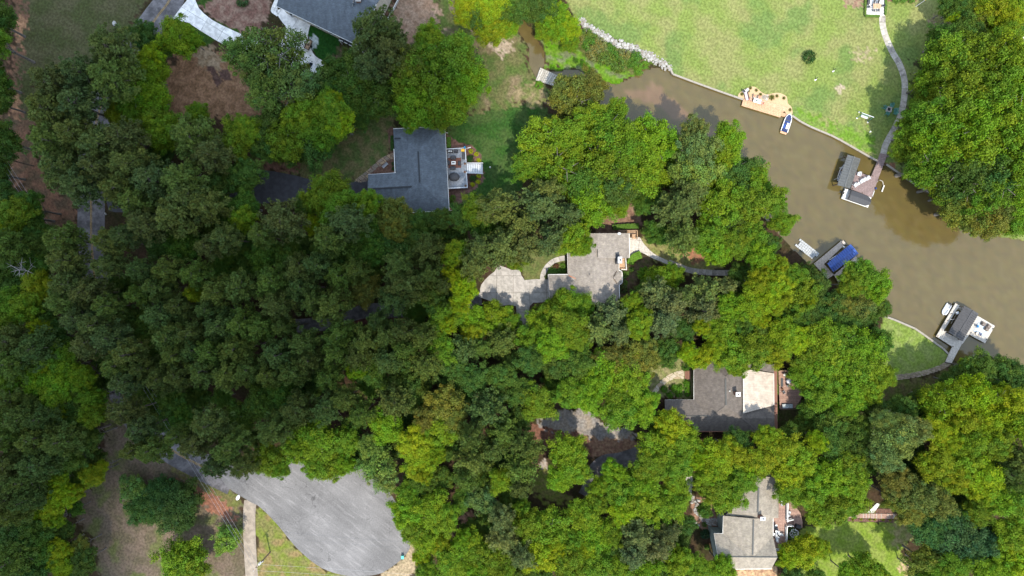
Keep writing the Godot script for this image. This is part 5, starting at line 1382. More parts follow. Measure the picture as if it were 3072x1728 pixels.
	bar(st, Vector3(23.16, 4.3, -2.57), Vector3(24.04, 3.65, -3.91), 0.12, 0.06)
	lf = wpart(h, "leaf_litter", st, M.wood_dark)
	lf.set_meta("kind", "stuff")
	# drive and walks
	var d := thing("concrete_drive", "grey concrete drive with wide parking apron at shingle garage", "driveway", mid(line([0, -0.76, 4.66, 2.34])))
	paved(d, "slab", smooth(line([-7.83, 2.03, -7.2, -0.76, -5.34, -2.93, -4.1, -3.87, -2.86, -5.26, 0, -4.18, 1.86, -4.18, 2.95, -1.85, 8.39, -2, 8.54, 2.97, 4.97, 3.43, 3.88, 5.45, 3.73, 9.8, 1.24, 9.8, 0.93, 4.21, -2.55, 4.21, -5.34, 2.97]), 2), Vector2(3.9, 4.0), 0.0, -0.2, 0.03, M.concrete)
	var w := thing("curved_walk", "pale concrete walk curving to the grey shingle house porch", "path", mid(line([7.1, -3, 12.12, -7.04])))
	slab_path(w, "slab", smooth(line([7.14, -1.87, 7.26, -3.16, 8.07, -4.78, 9.37, -6.07, 10.82, -6.72, 12.44, -7.04])), 1.15, 1.3, -0.2, 0.05, M.concrete)
	var p := thing("lake_patio", "cream concrete patio and curving path on the lake side of grey house", "patio", mid(line([27.48, -12.7, 31.69, -9.47])))
	paved(p, "slab", smooth(line([27.52, -11.81, 29.26, -11.81, 29.99, -11.89, 30.72, -10.6, 32.5, -8.66, 34.12, -7.53, 36.25, -6.56, 37.19, -5.91, 36.86, -5.26, 34.92, -6.23, 33.14, -6.88, 31.04, -8.01, 29.91, -8.37, 28.45, -7.53, 27.48, -6.8]), 2), Vector2(2.6, 2.6), 0.12, -0.2, 0.04, M.deck_cream)
	slab_path(p, "slab", smooth(line([36.65, -6.04, 39.13, -5.11, 41.62, -4.18, 45.03, -3.71, 48.45, -3.56, 51.55, -3.56])), 1.3, 1.5, -0.2, 0.03, M.walk)
	var s := thing("stair_deck", "small wooden landing with steps at the grey house corner", "stairs", mid(line([24.9, -13.35, 29.26, -11.57])))
	decking(s, line([24.74, -13.27, 29.08, -13.3, 29.08, -12.62, 27.31, -12.46, 27.23, -12.94, 24.74, -12.86]), 0.0, 0.25, 0.85, 1.0, [M.wood, M.wood_dark])
	steps(s, Vector2(27.95, -12.62), Vector2(28.92, -12.62), Vector2(28.13, -11.49), Vector2(29.1, -11.49), 5, 0.95, 0.15, M.wood)
	railing(s, line([24.77, -13.27, 26.51, -13.3, 29.05, -13.3, 29.05, -11.47]), 1.0, M.wood, 0.9)
	var bd := thing("back_deck", "narrow tan boarded deck beside black chimney", "deck", mid(line([25.06, -7.2, 26.76, -4.29])))
	decking(bd, line([25.01, -6.85, 26.38, -6.93, 26.62, -4.19, 25.06, -4.35]), PI / 2, 0.25, 0.65, 0.8, [M.wood, M.deck_tan[1]])
	railing(bd, line([26.38, -6.93, 26.57, -4.24, 25.41, -4.3]), 0.8, M.wood_white, 0.9)


func house_beige_panel() -> void:
	var h := thing("brown_shingle_house", "brown shingle hip roof house with a beige metal roof section", "house", mid(line([35.85, 26.2, 42.64, 14.07, 61.49, 20.22, 57.44, 33.56])))
	var m: Material = M.shingle_brown
	var a := Vector3(47.94, 6.6, 20.01)
	var b := Vector3(48.09, 6.6, 26.36)
	var nw := Vector3(41.77, 3.2, 13.76)
	var ne := Vector3(56.29, 3.2, 13.63)
	var se := Vector3(56.39, 3.2, 32.85)
	var sw := Vector3(41.87, 3.2, 32.85)
	slope(h, [nw, a, b, sw], m)
	slope(h, [a, ne, se, b], m)
	slope(h, [nw, ne, a], m)
	slope(h, [sw, b, se], m)
	ridge(h, Vector3(47.96, 6.62, 20.34), Vector3(48.09, 6.62, 26.33), M.shingle_cap)
	for q in [[a, nw], [b, sw], [b, se], [a, ne]]:
		var st0 := begin()
		bar(st0, q[0], q[0].lerp(q[1], 0.97), 0.22, 0.1)
		wpart(h, "hip_cap", st0, m)
	var w0 := Vector3(34.81, 4.7, 29.23)
	var w1 := Vector3(45.71, 4.7, 29.05)
	slope(h, [Vector3(35.15, 3.2, 25.71), Vector3(43.14, 3.2, 25.62), w1, w0], m)
	slope(h, [w0, w1, Vector3(43.61, 3.2, 32.88), Vector3(35.21, 3.2, 32.91)], m)
	ridge(h, Vector3(38.48, 4.72, 29.2), Vector3(45.23, 4.72, 29.06), M.shingle_cap, 0.2)
	var e0 := Vector3(51.52, 4.7, 29.64)
	var e1 := Vector3(59.71, 4.7, 29.55)
	slope(h, [Vector3(51.98, 3.3, 26.61), Vector3(60.22, 3.3, 26.61), e1, e0], m)
	slope(h, [e0, e1, Vector3(60.35, 3.2, 32.91), Vector3(52.01, 3.2, 32.85)], m)
	ridge(h, e0, e1, m, 0.2)
	var n0 := Vector3(52.58, 4.8, 17.1)
	var n1 := Vector3(59.58, 4.8, 17.1)
	slope(h, [n0, n1, Vector3(60.09, 3.3, 20.12), Vector3(53.09, 3.3, 20.12)], m)
	slope(h, [n0, n1, Vector3(60.09, 3.3, 14.42), Vector3(53.09, 3.3, 14.42)], m)
	# beige metal section with raised seams, one panel between each pair
	var p0 := Vector3(52.53, 5.15, 18.32)
	var p1 := Vector3(59.86, 3.9, 19.54)
	var p2 := Vector3(59.92, 3.9, 26.77)
	var p3 := Vector3(52.62, 5.15, 28.37)
	var n := 22
	for i in n:
		var f := float(i) / n
		var g := float(i + 1) / n
		var st := begin()
		slab(st, [p0.lerp(p3, f), p1.lerp(p2, f), p1.lerp(p2, g), p0.lerp(p3, g)], 0.1)
		bar(st, p0.lerp(p3, g), p1.lerp(p2, g), 0.06, 0.1)
		wpart(h, "metal_panel", st, M.beige_metal)
	trim(h, [p0 + Vector3(-0.1, 0.06, 0), p3 + Vector3(-0.1, 0.06, 0)], M.cream, 0.26, "flashing")
	trim(h, [p1, p2], M.white, 0.1)
	trim(h, [Vector3(41.8, 3.1, 17.69), Vector3(41.8, 3.1, 25.67), Vector3(35.17, 3.1, 25.73), Vector3(35.2, 3.1, 30.14)], M.wood_white, 0.12)
	chimney(h, Vector3(50.48, 7.6, 23.73), Vector3(0.85, 3.4, 0.75), M.brick, M.white)
	var st1 := begin()
	var vp := Vector3(48.98, 6.5, 23.17)
	tube(st1, [vp - Vector3(0, 0.5, 0), vp + Vector3(0, 0.15, 0)], [0.12, 0.12], 8)
	wpart(h, "roof_vent", st1, M.white)
	walls(h, line([43.13, 14.72, 56.96, 14.72, 57.04, 33.08, 43.13, 33.08]), 3.1, M.brick)
	walls(h, line([36.42, 26.69, 43.21, 26.69, 43.21, 33.08, 36.42, 33.08]), 3.1, M.brick)
	walls(h, line([56.96, 15.37, 60.92, 15.37, 61, 33.08, 56.96, 33.08]), 3.2, M.brick)
	gable_wall(h, Vector3(35.71, 3.1, 26.17), Vector3(35.71, 3.1, 32.44), Vector3(35.39, 4.5, 29.24), M.cream)
	gable_wall(h, Vector3(59.78, 3.2, 26.79), Vector3(59.78, 3.2, 32.42), Vector3(59.29, 4.5, 29.59), M.cream)
	windows_on(h, Vector2(43.13, 15.04), Vector2(43.13, 26.37), 1.7, 4)
	windows_on(h, Vector2(60.97, 15.69), Vector2(60.97, 32.84), 1.7, 5)
	# walk, steps
	var w := thing("stone_walk", "cream flagstone walk curving to brick steps", "path", mid(line([33.18, 24.26, 40.46, 20.22])))
	paved(w, "stone", smooth(line([40.38, 19.25, 39.16, 19.41, 36.9, 20.22, 34.8, 21.84, 32.86, 24.1, 33.34, 24.75, 33.91, 24.75, 34.8, 23.45, 36.25, 22.16, 38.03, 21.35, 40.38, 21.27]), 3), Vector2(1.0, 0.8), 0.5, -0.1, 0.05, M.flag_pale, 0.06, 0.4)
	var s := thing("front_steps", "brick front steps at the brown shingle house", "steps", mid(line([40.46, 19.41, 41.91, 21.35])))
	steps(s, Vector2(40.49, 19.33), Vector2(40.49, 21.35), Vector2(41.7, 19.23), Vector2(41.7, 21.25), 4, 0.1, 0.8, M.brick)
	# deck with its furniture
	var y := 0.9
	var d := thing("red_deck", "red-brown boarded deck beside the brown shingle house", "deck", mid(line([62.46, 19.41, 67.79, 26.69])))
	decking(d, line([62.11, 19.3, 65, 19.3, 67.41, 20.75, 67.73, 24.93, 67.01, 26.54, 65.97, 27.99, 62.43, 28.23, 62.27, 24.93]), 0.02, 0.28, 0.75, y, M.deck_red)
	railing(d, line([62.03, 19.14, 62.14, 22.68]), y, M.wood, 0.9)
	railing(d, line([62.03, 19.17, 64.92, 19.3]), y, M.wood, 0.9)
	railing(d, line([67.01, 26.46, 65.97, 28.02, 62.43, 28.23]), y, M.wood_dark, 0.9)
	posts(d, line([62.27, 19.46, 67.25, 20.91, 67.57, 24.93, 62.51, 27.99]), 0.0, 0.8, M.wood_dark)
	var g := thing("outdoor_mat", "long dark mat on the red-brown deck", "mat", Vector3(62.88, 0.9, 22))
	var st := begin()
	box(st, Vector3(0, 0.01, 0), Vector3(0.62, 0.02, 2.0))
	lpart(g, "mat_cloth", st, M.charcoal)
	var t := thing("glass_table", "round pale glass table on the red-brown deck", "table", Vector3(64.28, 0.9, 21.59))
	round_table(t, 0.62, M.grey_light, M.charcoal)
	var grp := "dark chairs on the red-brown deck"
	var c := sling_chair("deck_chair", "dark sling chair on the red-brown deck", Vector3(64.2, 0.9, 22.68), 0.6, M.charcoal, grp)
	again(c, Vector3(63.2, 0.9, 24.21), 2.2, "dark sling chair beside the orange clay pot")
	var gr := thing("patio_grill", "stainless and black grill under leaves on red-brown deck", "grill", Vector3(63.79, 0.9, 20.11), 0.1)
	grill(gr)
	pot(Vector3(62.86, 0.9, 23.48), "orange clay pot beside dark chair on red-brown deck", "clay pot by dark chair")
	var sp := thing("hot_tub", "rectangular pale covered tub at the red deck end", "hot tub", Vector3(64.04, 0.9, 27.47), 0.02)
	st = begin()
	box(st, Vector3(0, 0.2, 0), Vector3(2.5, 0.4, 1.1))
	lpart(sp, "shell", st, M.charcoal)
	st = begin()
	box(st, Vector3(0, 0.43, 0), Vector3(2.36, 0.06, 0.96))
	lpart(sp, "cover", st, mat(rgb(0.45, 0.5, 0.52), 0.3, "hard", 0.8))
	var grp2 := "yellow garden chairs"
	var yc := adirondack("yellow_chair", "yellow garden chair under the tree past the deck", "chair", Vector3(68.15, 0, 21.68), 0.4, M.yellow, grp2)
	again(yc, Vector3(68.09, 0, 22.81), 0.9)


func round_table(t: Node3D, r: float, top: Material, leg: Material) -> void:
	var st := begin()
	lathe(st, Vector3.ZERO, [Vector2(0.0, 0.74), Vector2(r, 0.74), Vector2(r, 0.7), Vector2(0.0, 0.7)], 18)
	lpart(t, "table_top", st, top)
	st = begin()
	lathe(st, Vector3.ZERO, [Vector2(r * 0.55, 0.0), Vector2(r * 0.5, 0.06), Vector2(0.06, 0.1), Vector2(0.06, 0.7)], 10)
	lpart(t, "pedestal", st, leg)


func sling_chair(called: String, label: String, at: Vector3, turn: float, m: Material, group := "") -> Node3D:
	var o := thing(called, label, "chair", at, turn, group)
	var st := begin()
	slab(st, [Vector3(-0.26, 0.42, -0.24), Vector3(0.26, 0.42, -0.24), Vector3(0.26, 0.46, 0.28), Vector3(-0.26, 0.46, 0.28)], 0.04)
	lpart(o, "seat", st, m)
	st = begin()
	slab(st, [Vector3(-0.26, 0.46, -0.22), Vector3(0.26, 0.46, -0.22), Vector3(0.26, 0.98, -0.44), Vector3(-0.26, 0.98, -0.44)], 0.05)
	lpart(o, "backrest", st, m)
	for s in [-1, 1]:
		st = begin()
		bar(st, Vector3(s * 0.3, 0.66, -0.3), Vector3(s * 0.3, 0.64, 0.28), 0.06)
		lpart(o, "armrest", st, M.grey)
		for z in [-0.28, 0.26]:
			st = begin()
			bar(st, Vector3(s * 0.3, 0, z), Vector3(s * 0.3, 0.64, z), 0.05)
			lpart(o, "leg", st, M.grey)
	return o


func adirondack(called: String, label: String, category: String, at: Vector3, turn: float, m: Material, group := "") -> Node3D:
	var o := thing(called, label, category, at, turn, group)
	var st := begin()
	for i in 5:
		var z := -0.2 + i * 0.125
		box(st, Vector3(0, 0.28 + i * 0.022, z), Vector3(0.56, 0.03, 0.11))
	lpart(o, "seat", st, m)
	for i in 5:
		st = begin()
		var x := -0.24 + i * 0.12
		var top := 0.98 - absf(x) * 0.35
		bar(st, Vector3(x, 0.3, -0.22), Vector3(x * 1.15, top, -0.52), 0.1, 0.03)
		lpart(o, "back_slat", st, m)
	for s in [-1, 1]:
		st = begin()
		box(st, Vector3(s * 0.36, 0.55, 0.02), Vector3(0.14, 0.03, 0.74))
		lpart(o, "armrest", st, m)
		st = begin()
		bar(st, Vector3(s * 0.33, 0, 0.32), Vector3(s * 0.33, 0.54, 0.32), 0.08)
		lpart(o, "leg", st, m)
		st = begin()
		bar(st, Vector3(s * 0.33, 0.03, -0.62), Vector3(s * 0.33, 0.36, 0.3), 0.08)
		lpart(o, "leg", st, m)
	return o


func house_tan() -> void:
	var h := thing("tan_shingle_house", "tan shingle hip roof house with teal siding and white railings", "house", mid(line([47.35, 57.55, 57.81, 45.1, 62.21, 63.03, 49.34, 65.85])))
	var m: Material = M.shingle_tan
	var E := 6.0
	var T := 8.6
	# cross wing over the teal wall
	var a0 := Vector3(45.68, 8.6, 59.58)
	var a1 := Vector3(58.88, 8.6, 59.71)
	slope(h, [Vector3(45.57, 6, 55.39), Vector3(58.83, 6, 55.87), a1, a0], m)
	slope(h, [a0, a1, Vector3(58.55, 6, 63.3), Vector3(47.42, 6, 63.42)], m)
	ridge(h, a0, a1, M.shingle_cap, 0.18)
	# main block
	var b0 := Vector3(53.53, 8.8, 51.09)
	var b1 := Vector3(53.28, 8.8, 59.25)
	slope(h, [Vector3(47.68, 6, 51.37), b0, b1, Vector3(47.55, 6, 60.35)], m)
	slope(h, [b0, Vector3(58.87, 6, 51.85), Vector3(58.87, 6, 60.35), b1], m)
	slope(h, [Vector3(47.68, 6, 51.37), Vector3(58.87, 6, 51.85), b0], m)
	ridge(h, Vector3(53.49, 8.82, 51.32), Vector3(53.29, 8.82, 59.09), M.shingle_cap, 0.3)
	# rear block
	var c0 := Vector3(54.59, 9, 41.62)
	var c1 := Vector3(54.34, 9, 49.77)
	slope(h, [Vector3(49.09, 6, 42.77), c0, c1, Vector3(48.93, 6, 50.76)], m)
	slope(h, [c0, Vector3(60.19, 6, 42.77), Vector3(60.11, 6, 51.88), c1], m)
	slope(h, [c1, Vector3(60.11, 6, 51.88), Vector3(53.88, 7.8, 51.51), Vector3(48.93, 6, 50.76)], m)
	ridge(h, Vector3(54.55, 9.02, 44.12), Vector3(54.34, 9.02, 49.61), M.shingle_cap, 0.34)
	# little hip over the entrance
	slope(h, [Vector3(48.25, 5.6, 51.37), Vector3(51.47, 7, 51.06), Vector3(51.4, 7.2, 49.57), Vector3(49.66, 6.2, 49.81)], m, "entry_roof")
	chimney(h, Vector3(55.02, 10.2, 50.62), Vector3(0.85, 3.0, 0.6), M.brick, M.grey_light)
	trim(h, [Vector3(47.71, 5.9, 51.4), Vector3(47.58, 5.9, 55.46), Vector3(45.6, 5.9, 55.43)], M.wood_white, 0.14)
	trim(h, [Vector3(45.6, 5.9, 55.46), Vector3(45.71, 8.5, 59.62), Vector3(47.45, 5.9, 63.46), Vector3(58.59, 5.9, 63.38)], M.wood_white, 0.14, "rake_board")
	trim(h, [Vector3(58.91, 5.9, 51.91), Vector3(58.91, 5.9, 55.91)], M.wood_white, 0.14)
	var w := line([47.93, 58.46, 60.8, 58.46, 60.8, 65.02, 49.09, 65.52, 47.76, 65.52])
	walls(h, line([45.89, 55.71, 58.52, 55.87, 58.2, 62.98, 47.33, 63.14]), 5.9, M.siding_teal)
	gable_wall(h, Vector3(45.92, 5.9, 55.75), Vector3(47.39, 5.9, 63.19), Vector3(45.93, 8.3, 59.7), M.siding_teal)
	gable_wall(h, Vector3(58.55, 5.9, 55.91), Vector3(58.27, 5.9, 63.03), Vector3(58.59, 8.3, 59.82), M.siding_teal)
	walls(h, line([48.13, 51.8, 58.44, 52.12, 58.44, 56.19, 48.13, 56.19]), 5.9, M.siding_teal)
	walls(h, line([49.57, 43.25, 59.79, 43.25, 59.71, 51.72, 49.41, 51.72]), 5.9, M.siding_teal)
	windows_on(h, Vector2(46.32, 56.89), Vector2(47.69, 63.44), 4.3, 2, Vector2(0.9, 1.7))
	windows_on(h, Vector2(47.12, 57.88), Vector2(48.52, 64.54), 1.6, 2, Vector2(0.9, 1.5))
	windows_on(h, Vector2(60.04, 53.72), Vector2(60.04, 57.32), 2.0, 2)
	windows_on(h, Vector2(49.06, 53.05), Vector2(49.06, 56.64), 4.2, 2)
	# deck, two levels
	var y := 2.6
	var d := thing("upper_deck", "red-brown boarded deck with white railings behind tan house", "deck", mid(line([60.96, 49.91, 64.28, 61.04])))
	decking(d, line([61.52, 49.02, 63.24, 48.94, 63.07, 60.05, 60.62, 60.05, 60.22, 57.11, 60.22, 53.02, 61.44, 53.02]), 0.0, 0.3, 2.4, y, M.deck_red)
	posts(d, line([61.6, 49.18, 63.11, 49.1, 62.99, 59.88, 60.71, 59.88, 62.99, 54.17]), 0.0, 2.5, M.wood_white)
	railing(d, line([61.6, 49.02, 63.27, 48.29, 63.14, 53.59]), y, M.white, 1.0, 0.16)
	railing(d, line([63.04, 54.82, 62.94, 60.08, 60.62, 60.05]), y, M.white, 1.0, 0.16)
	railing(d, line([63.14, 53.64, 64.67, 53.27]), y - 0.5, M.white, 1.0, 0.14)
	railing(d, line([63.04, 54.85, 64.64, 54.74]), y - 0.5, M.white, 1.0, 0.14)
	steps(d, Vector2(63.24, 53.66), Vector2(63.15, 54.89), Vector2(65.53, 53.89), Vector2(65.53, 55.29), 8, 2.4, 0.7, M.deck_red[1])
	var ld := thing("lower_deck", "lower red-brown deck beyond the white railings", "deck", mid(line([64.45, 49.91, 68.1, 56.22])))
	decking(ld, line([64.24, 49.73, 65.03, 49.73, 66.36, 51.21, 67.35, 52.54, 67.85, 54.69, 67.81, 56.01, 65.7, 55.93, 65.7, 53.86, 64.21, 54.19]), 0.0, 0.3, 0.45, 0.6, M.deck_red)
	var t := thing("dining_table", "grey rectangular dining table on the upper deck", "table", Vector3(60.98, 2.6, 56.62))
	var st := begin()
	box(st, Vector3(0, 0.74, 0), Vector3(1.0, 0.05, 1.75))
	lpart(t, "table_top", st, M.grey)
	for s in [[-0.42, -0.8], [0.42, -0.8], [-0.42, 0.8], [0.42, 0.8]]:
		st = begin()
		box(st, Vector3(s[0], 0.36, s[1]), Vector3(0.07, 0.72, 0.07))
		lpart(t, "leg", st, M.charcoal)
	var u := thing("folded_umbrella", "closed dark umbrella through the grey dining table", "umbrella", Vector3(60.98, 2.6, 56.62))
	st = begin()
	tube(st, [Vector3(0, 0, 0), Vector3(0, 2.3, 0)], [0.03, 0.03], 6)
	lpart(u, "pole", st, M.metal)
	st = begin()
	lathe(st, Vector3.ZERO, [Vector2(0.14, 1.0), Vector2(0.17, 1.2), Vector2(0.1, 1.9), Vector2(0.02, 2.35)], 8)
	lpart(u, "canopy", st, M.black)
	var c := sling_chair("dining_chair", "white chair pushed up to the grey dining table", Vector3(60.87, 2.6, 55.55), 0.0, M.white, "white chairs round the grey dining table")
	again(c, Vector3(60.95, 2.6, 57.84), PI)
	again(c, Vector3(60.26, 2.6, 56.62), PI / 2)
	again(c, Vector3(61.73, 2.6, 56.62), -PI / 2)
	var g := thing("patio_grill", "black grill beside white chairs on the upper deck", "grill", Vector3(60.62, 2.6, 55.11), PI / 2)
	grill(g)
	sling_chair("deck_chair", "dark lounge chair in the upper deck notch", Vector3(62.09, 2.6, 49.76), 0.7, M.grey)
	covered_chair("covered_grill", "black covered grill on the lower deck", "grill", Vector3(66.61, 0.6, 55.52), Vector3(1.3, 1.0, 0.8), -0.3, "")
	var c2 := sling_chair("lounge_chair", "grey lounge chair beside white stair railing", Vector3(64.45, 0.6, 53.03), 0.4, M.grey_light, "lounge chairs by the white stair railing")
	again(c2, Vector3(64.62, 0.6, 52.29), 1.2)
	# rock garden
	var rk := thing("rock_garden", "pale fieldstone edging and paving before the tan house", "rocks", mid(line([41.53, 48.75, 48.51, 55.72])))
	paved(rk, "stone", round_poly(line([44.02, 53.4, 46.02, 54.06, 48.51, 53.9, 48.51, 55.72, 46.52, 55.72, 44.85, 54.89, 43.86, 54.23]), 3), Vector2(0.7, 0.6), 0.4, -0.1, 0.06, M.rock, 0.08, 0.5)
	rock_line(rk, line([43.53, 49.58, 43.19, 50.41, 43.03, 51.74, 43.36, 52.9, 44.36, 53.73]), 26, 0.22, 0.5, 0.5)
	rock_line(rk, line([41.2, 49.25, 42.53, 49.25, 42.36, 50.41]), 12, 0.2, 0.45, 0.4)
	rock_line(rk, line([41.87, 53.73, 42.7, 54.73, 44.02, 55.56]), 12, 0.2, 0.4, 0.3)
	var ew := thing("entry_walk", "grey concrete walk past the rocks by tan house", "path", mid(line([40.04, 45.1, 41.87, 48.09])))
	paved(ew, "slab", line([39.54, 44.43, 42.2, 44.1, 42.53, 45.6, 42.11, 47.09, 42.2, 48.92, 41.04, 48.92, 40.37, 46.76, 39.54, 45.93]), Vector2(2.2, 2.2), 0.1, -0.2, 0.03, M.concrete)
	st = begin()
	box(st, Vector3(47.56, 0.4, 56.17), Vector3(2.0, 0.8, 0.9))
	wpart(h, "entry_stoop", st, M.brick)
	# boardwalk over the lawn edge
	var bw := thing("boardwalk", "pinkish board path beside the bright lawn", "boardwalk", mid(line([79.57, 52.94, 90.12, 54.18])))
	decking(bw, line([78.51, 52.73, 90.14, 52.85, 90.23, 54.09, 78.51, 53.78]), PI / 2, 0.22, 0.1, 0.25, [M.deck_red[2], M.deck_beige[1], M.deck_red[2]])
	var rp := thing("white_ramp", "white board ramp leading off the boardwalk", "ramp", mid(line([83.29, 52.62, 86.24, 50.45])))
	decking(rp, line([83.13, 52.62, 84.74, 52.62, 86.23, 50.54, 85.42, 50.39]), 0.9, 0.25, 0.1, 0.2, [M.wood_white, M.white])
	for q in [line([81.43, 51.69, 89.81, 51.69, 89.81, 52.75, 85.16, 52.75, 81.74, 52.69]), line([78.63, 53.99, 90.28, 54.3, 90.28, 54.98, 78.63, 54.67])]:
		st = begin()
		prism(st, q, -0.1, 0.06)
		setting("mulch_bed", st, M.mulch)


func rock_line(parent: Node3D, p: PackedVector2Array, n: int, r0: float, r1: float, spread: float) -> void:
	var l := length_of(p)
	for i in n:
		var a := along(p, l * (i + 0.5) / n)
		var at: Vector2 = a[0] + Vector2(rng.randf_range(-1, 1), rng.randf_range(-1, 1)) * spread
		var r := rng.randf_range(r0, r1)
		mpart(parent, "rock", rocks()[rng.randi() % 4], M.rock[rng.randi() % 3], Transform3D(Basis(Vector3.UP, rng.randf() * TAU).scaled(Vector3(r, r * 0.7, r * 0.85)), v3(at, 0.05) - parent.position))


var rock_set := []


func rocks() -> Array:
	if rock_set.is_empty():
		for k in 4:
			var st := begin()
			var g := []
			for i in 5:
				var ring := []
				var la := -PI / 2 + PI * i / 4.0
				for j in 7:
					var a := TAU * j / 7.0
					var d := Vector3(cos(la) * cos(a), sin(la), cos(la) * sin(a))
					ring.append(d * (1.0 + 0.5 * wob.get_noise_3d(d.x * 1.3 + k * 9.0, d.y * 1.3, d.z * 1.3)))
				g.append(ring)
			for i in 4:
				for j in 7:
					quad(st, g[i][j], g[i + 1][j], g[i + 1][(j + 1) % 7], g[i][(j + 1) % 7])
			st.generate_normals()
			rock_set.append(st.commit())
	return rock_set


func house_corner() -> void:
	var h := thing("grey_gable_house", "grey roofed house with white fascia beyond yellow-green trees", "house", mid(line([117.38, -67.5, 122.22, -67.5, 122.22, -61.58])))
	slope(h, [Vector3(114, 3.4, -59.92), Vector3(121.38, 3.4, -60.44), Vector3(119.68, 5.6, -64.44), Vector3(112.75, 5.6, -64.1)], M.shingle_brown)
	slope(h, [Vector3(112.75, 5.6, -64.1), Vector3(119.68, 5.6, -64.44), Vector3(121.38, 3.4, -70.63), Vector3(114.35, 3.4, -70.28)], M.shingle_brown)
	walls(h, line([118.27, -71.09, 123.66, -71.09, 123.66, -61.93, 118.27, -61.75]), 3.3, M.cream)
	trim(h, [Vector3(112.67, 3.3, -59.69), Vector3(121.46, 3.3, -60.45)], M.white, 0.3)
	windows_on(h, Vector2(118.63, -61.74), Vector2(123.66, -61.92), 1.7, 3)
	var d := thing("corner_deck", "brown boarded deck with white railing below grey gable house", "deck", mid(line([115.76, -60.68, 120, -56.73])))
	decking(d, line([114.86, -60.39, 123.24, -60.92, 123.24, -58.16, 118.07, -57.98, 117.18, -56.2, 115.57, -56.37, 116.11, -57.8]), 0.0, 0.3, 0.85, 1.0, M.deck_red)
	railing(d, line([117, -56.16, 117.98, -57.94, 123.24, -58.07]), 1.0, M.white, 1.0, 0.25)
	railing(d, line([115.57, -56.37, 116.11, -57.8]), 1.0, M.white, 1.0, 0.2)
	posts(d, line([115.75, -56.55, 117, -56.37, 121.46, -58.16]), 0.0, 0.9, M.white)


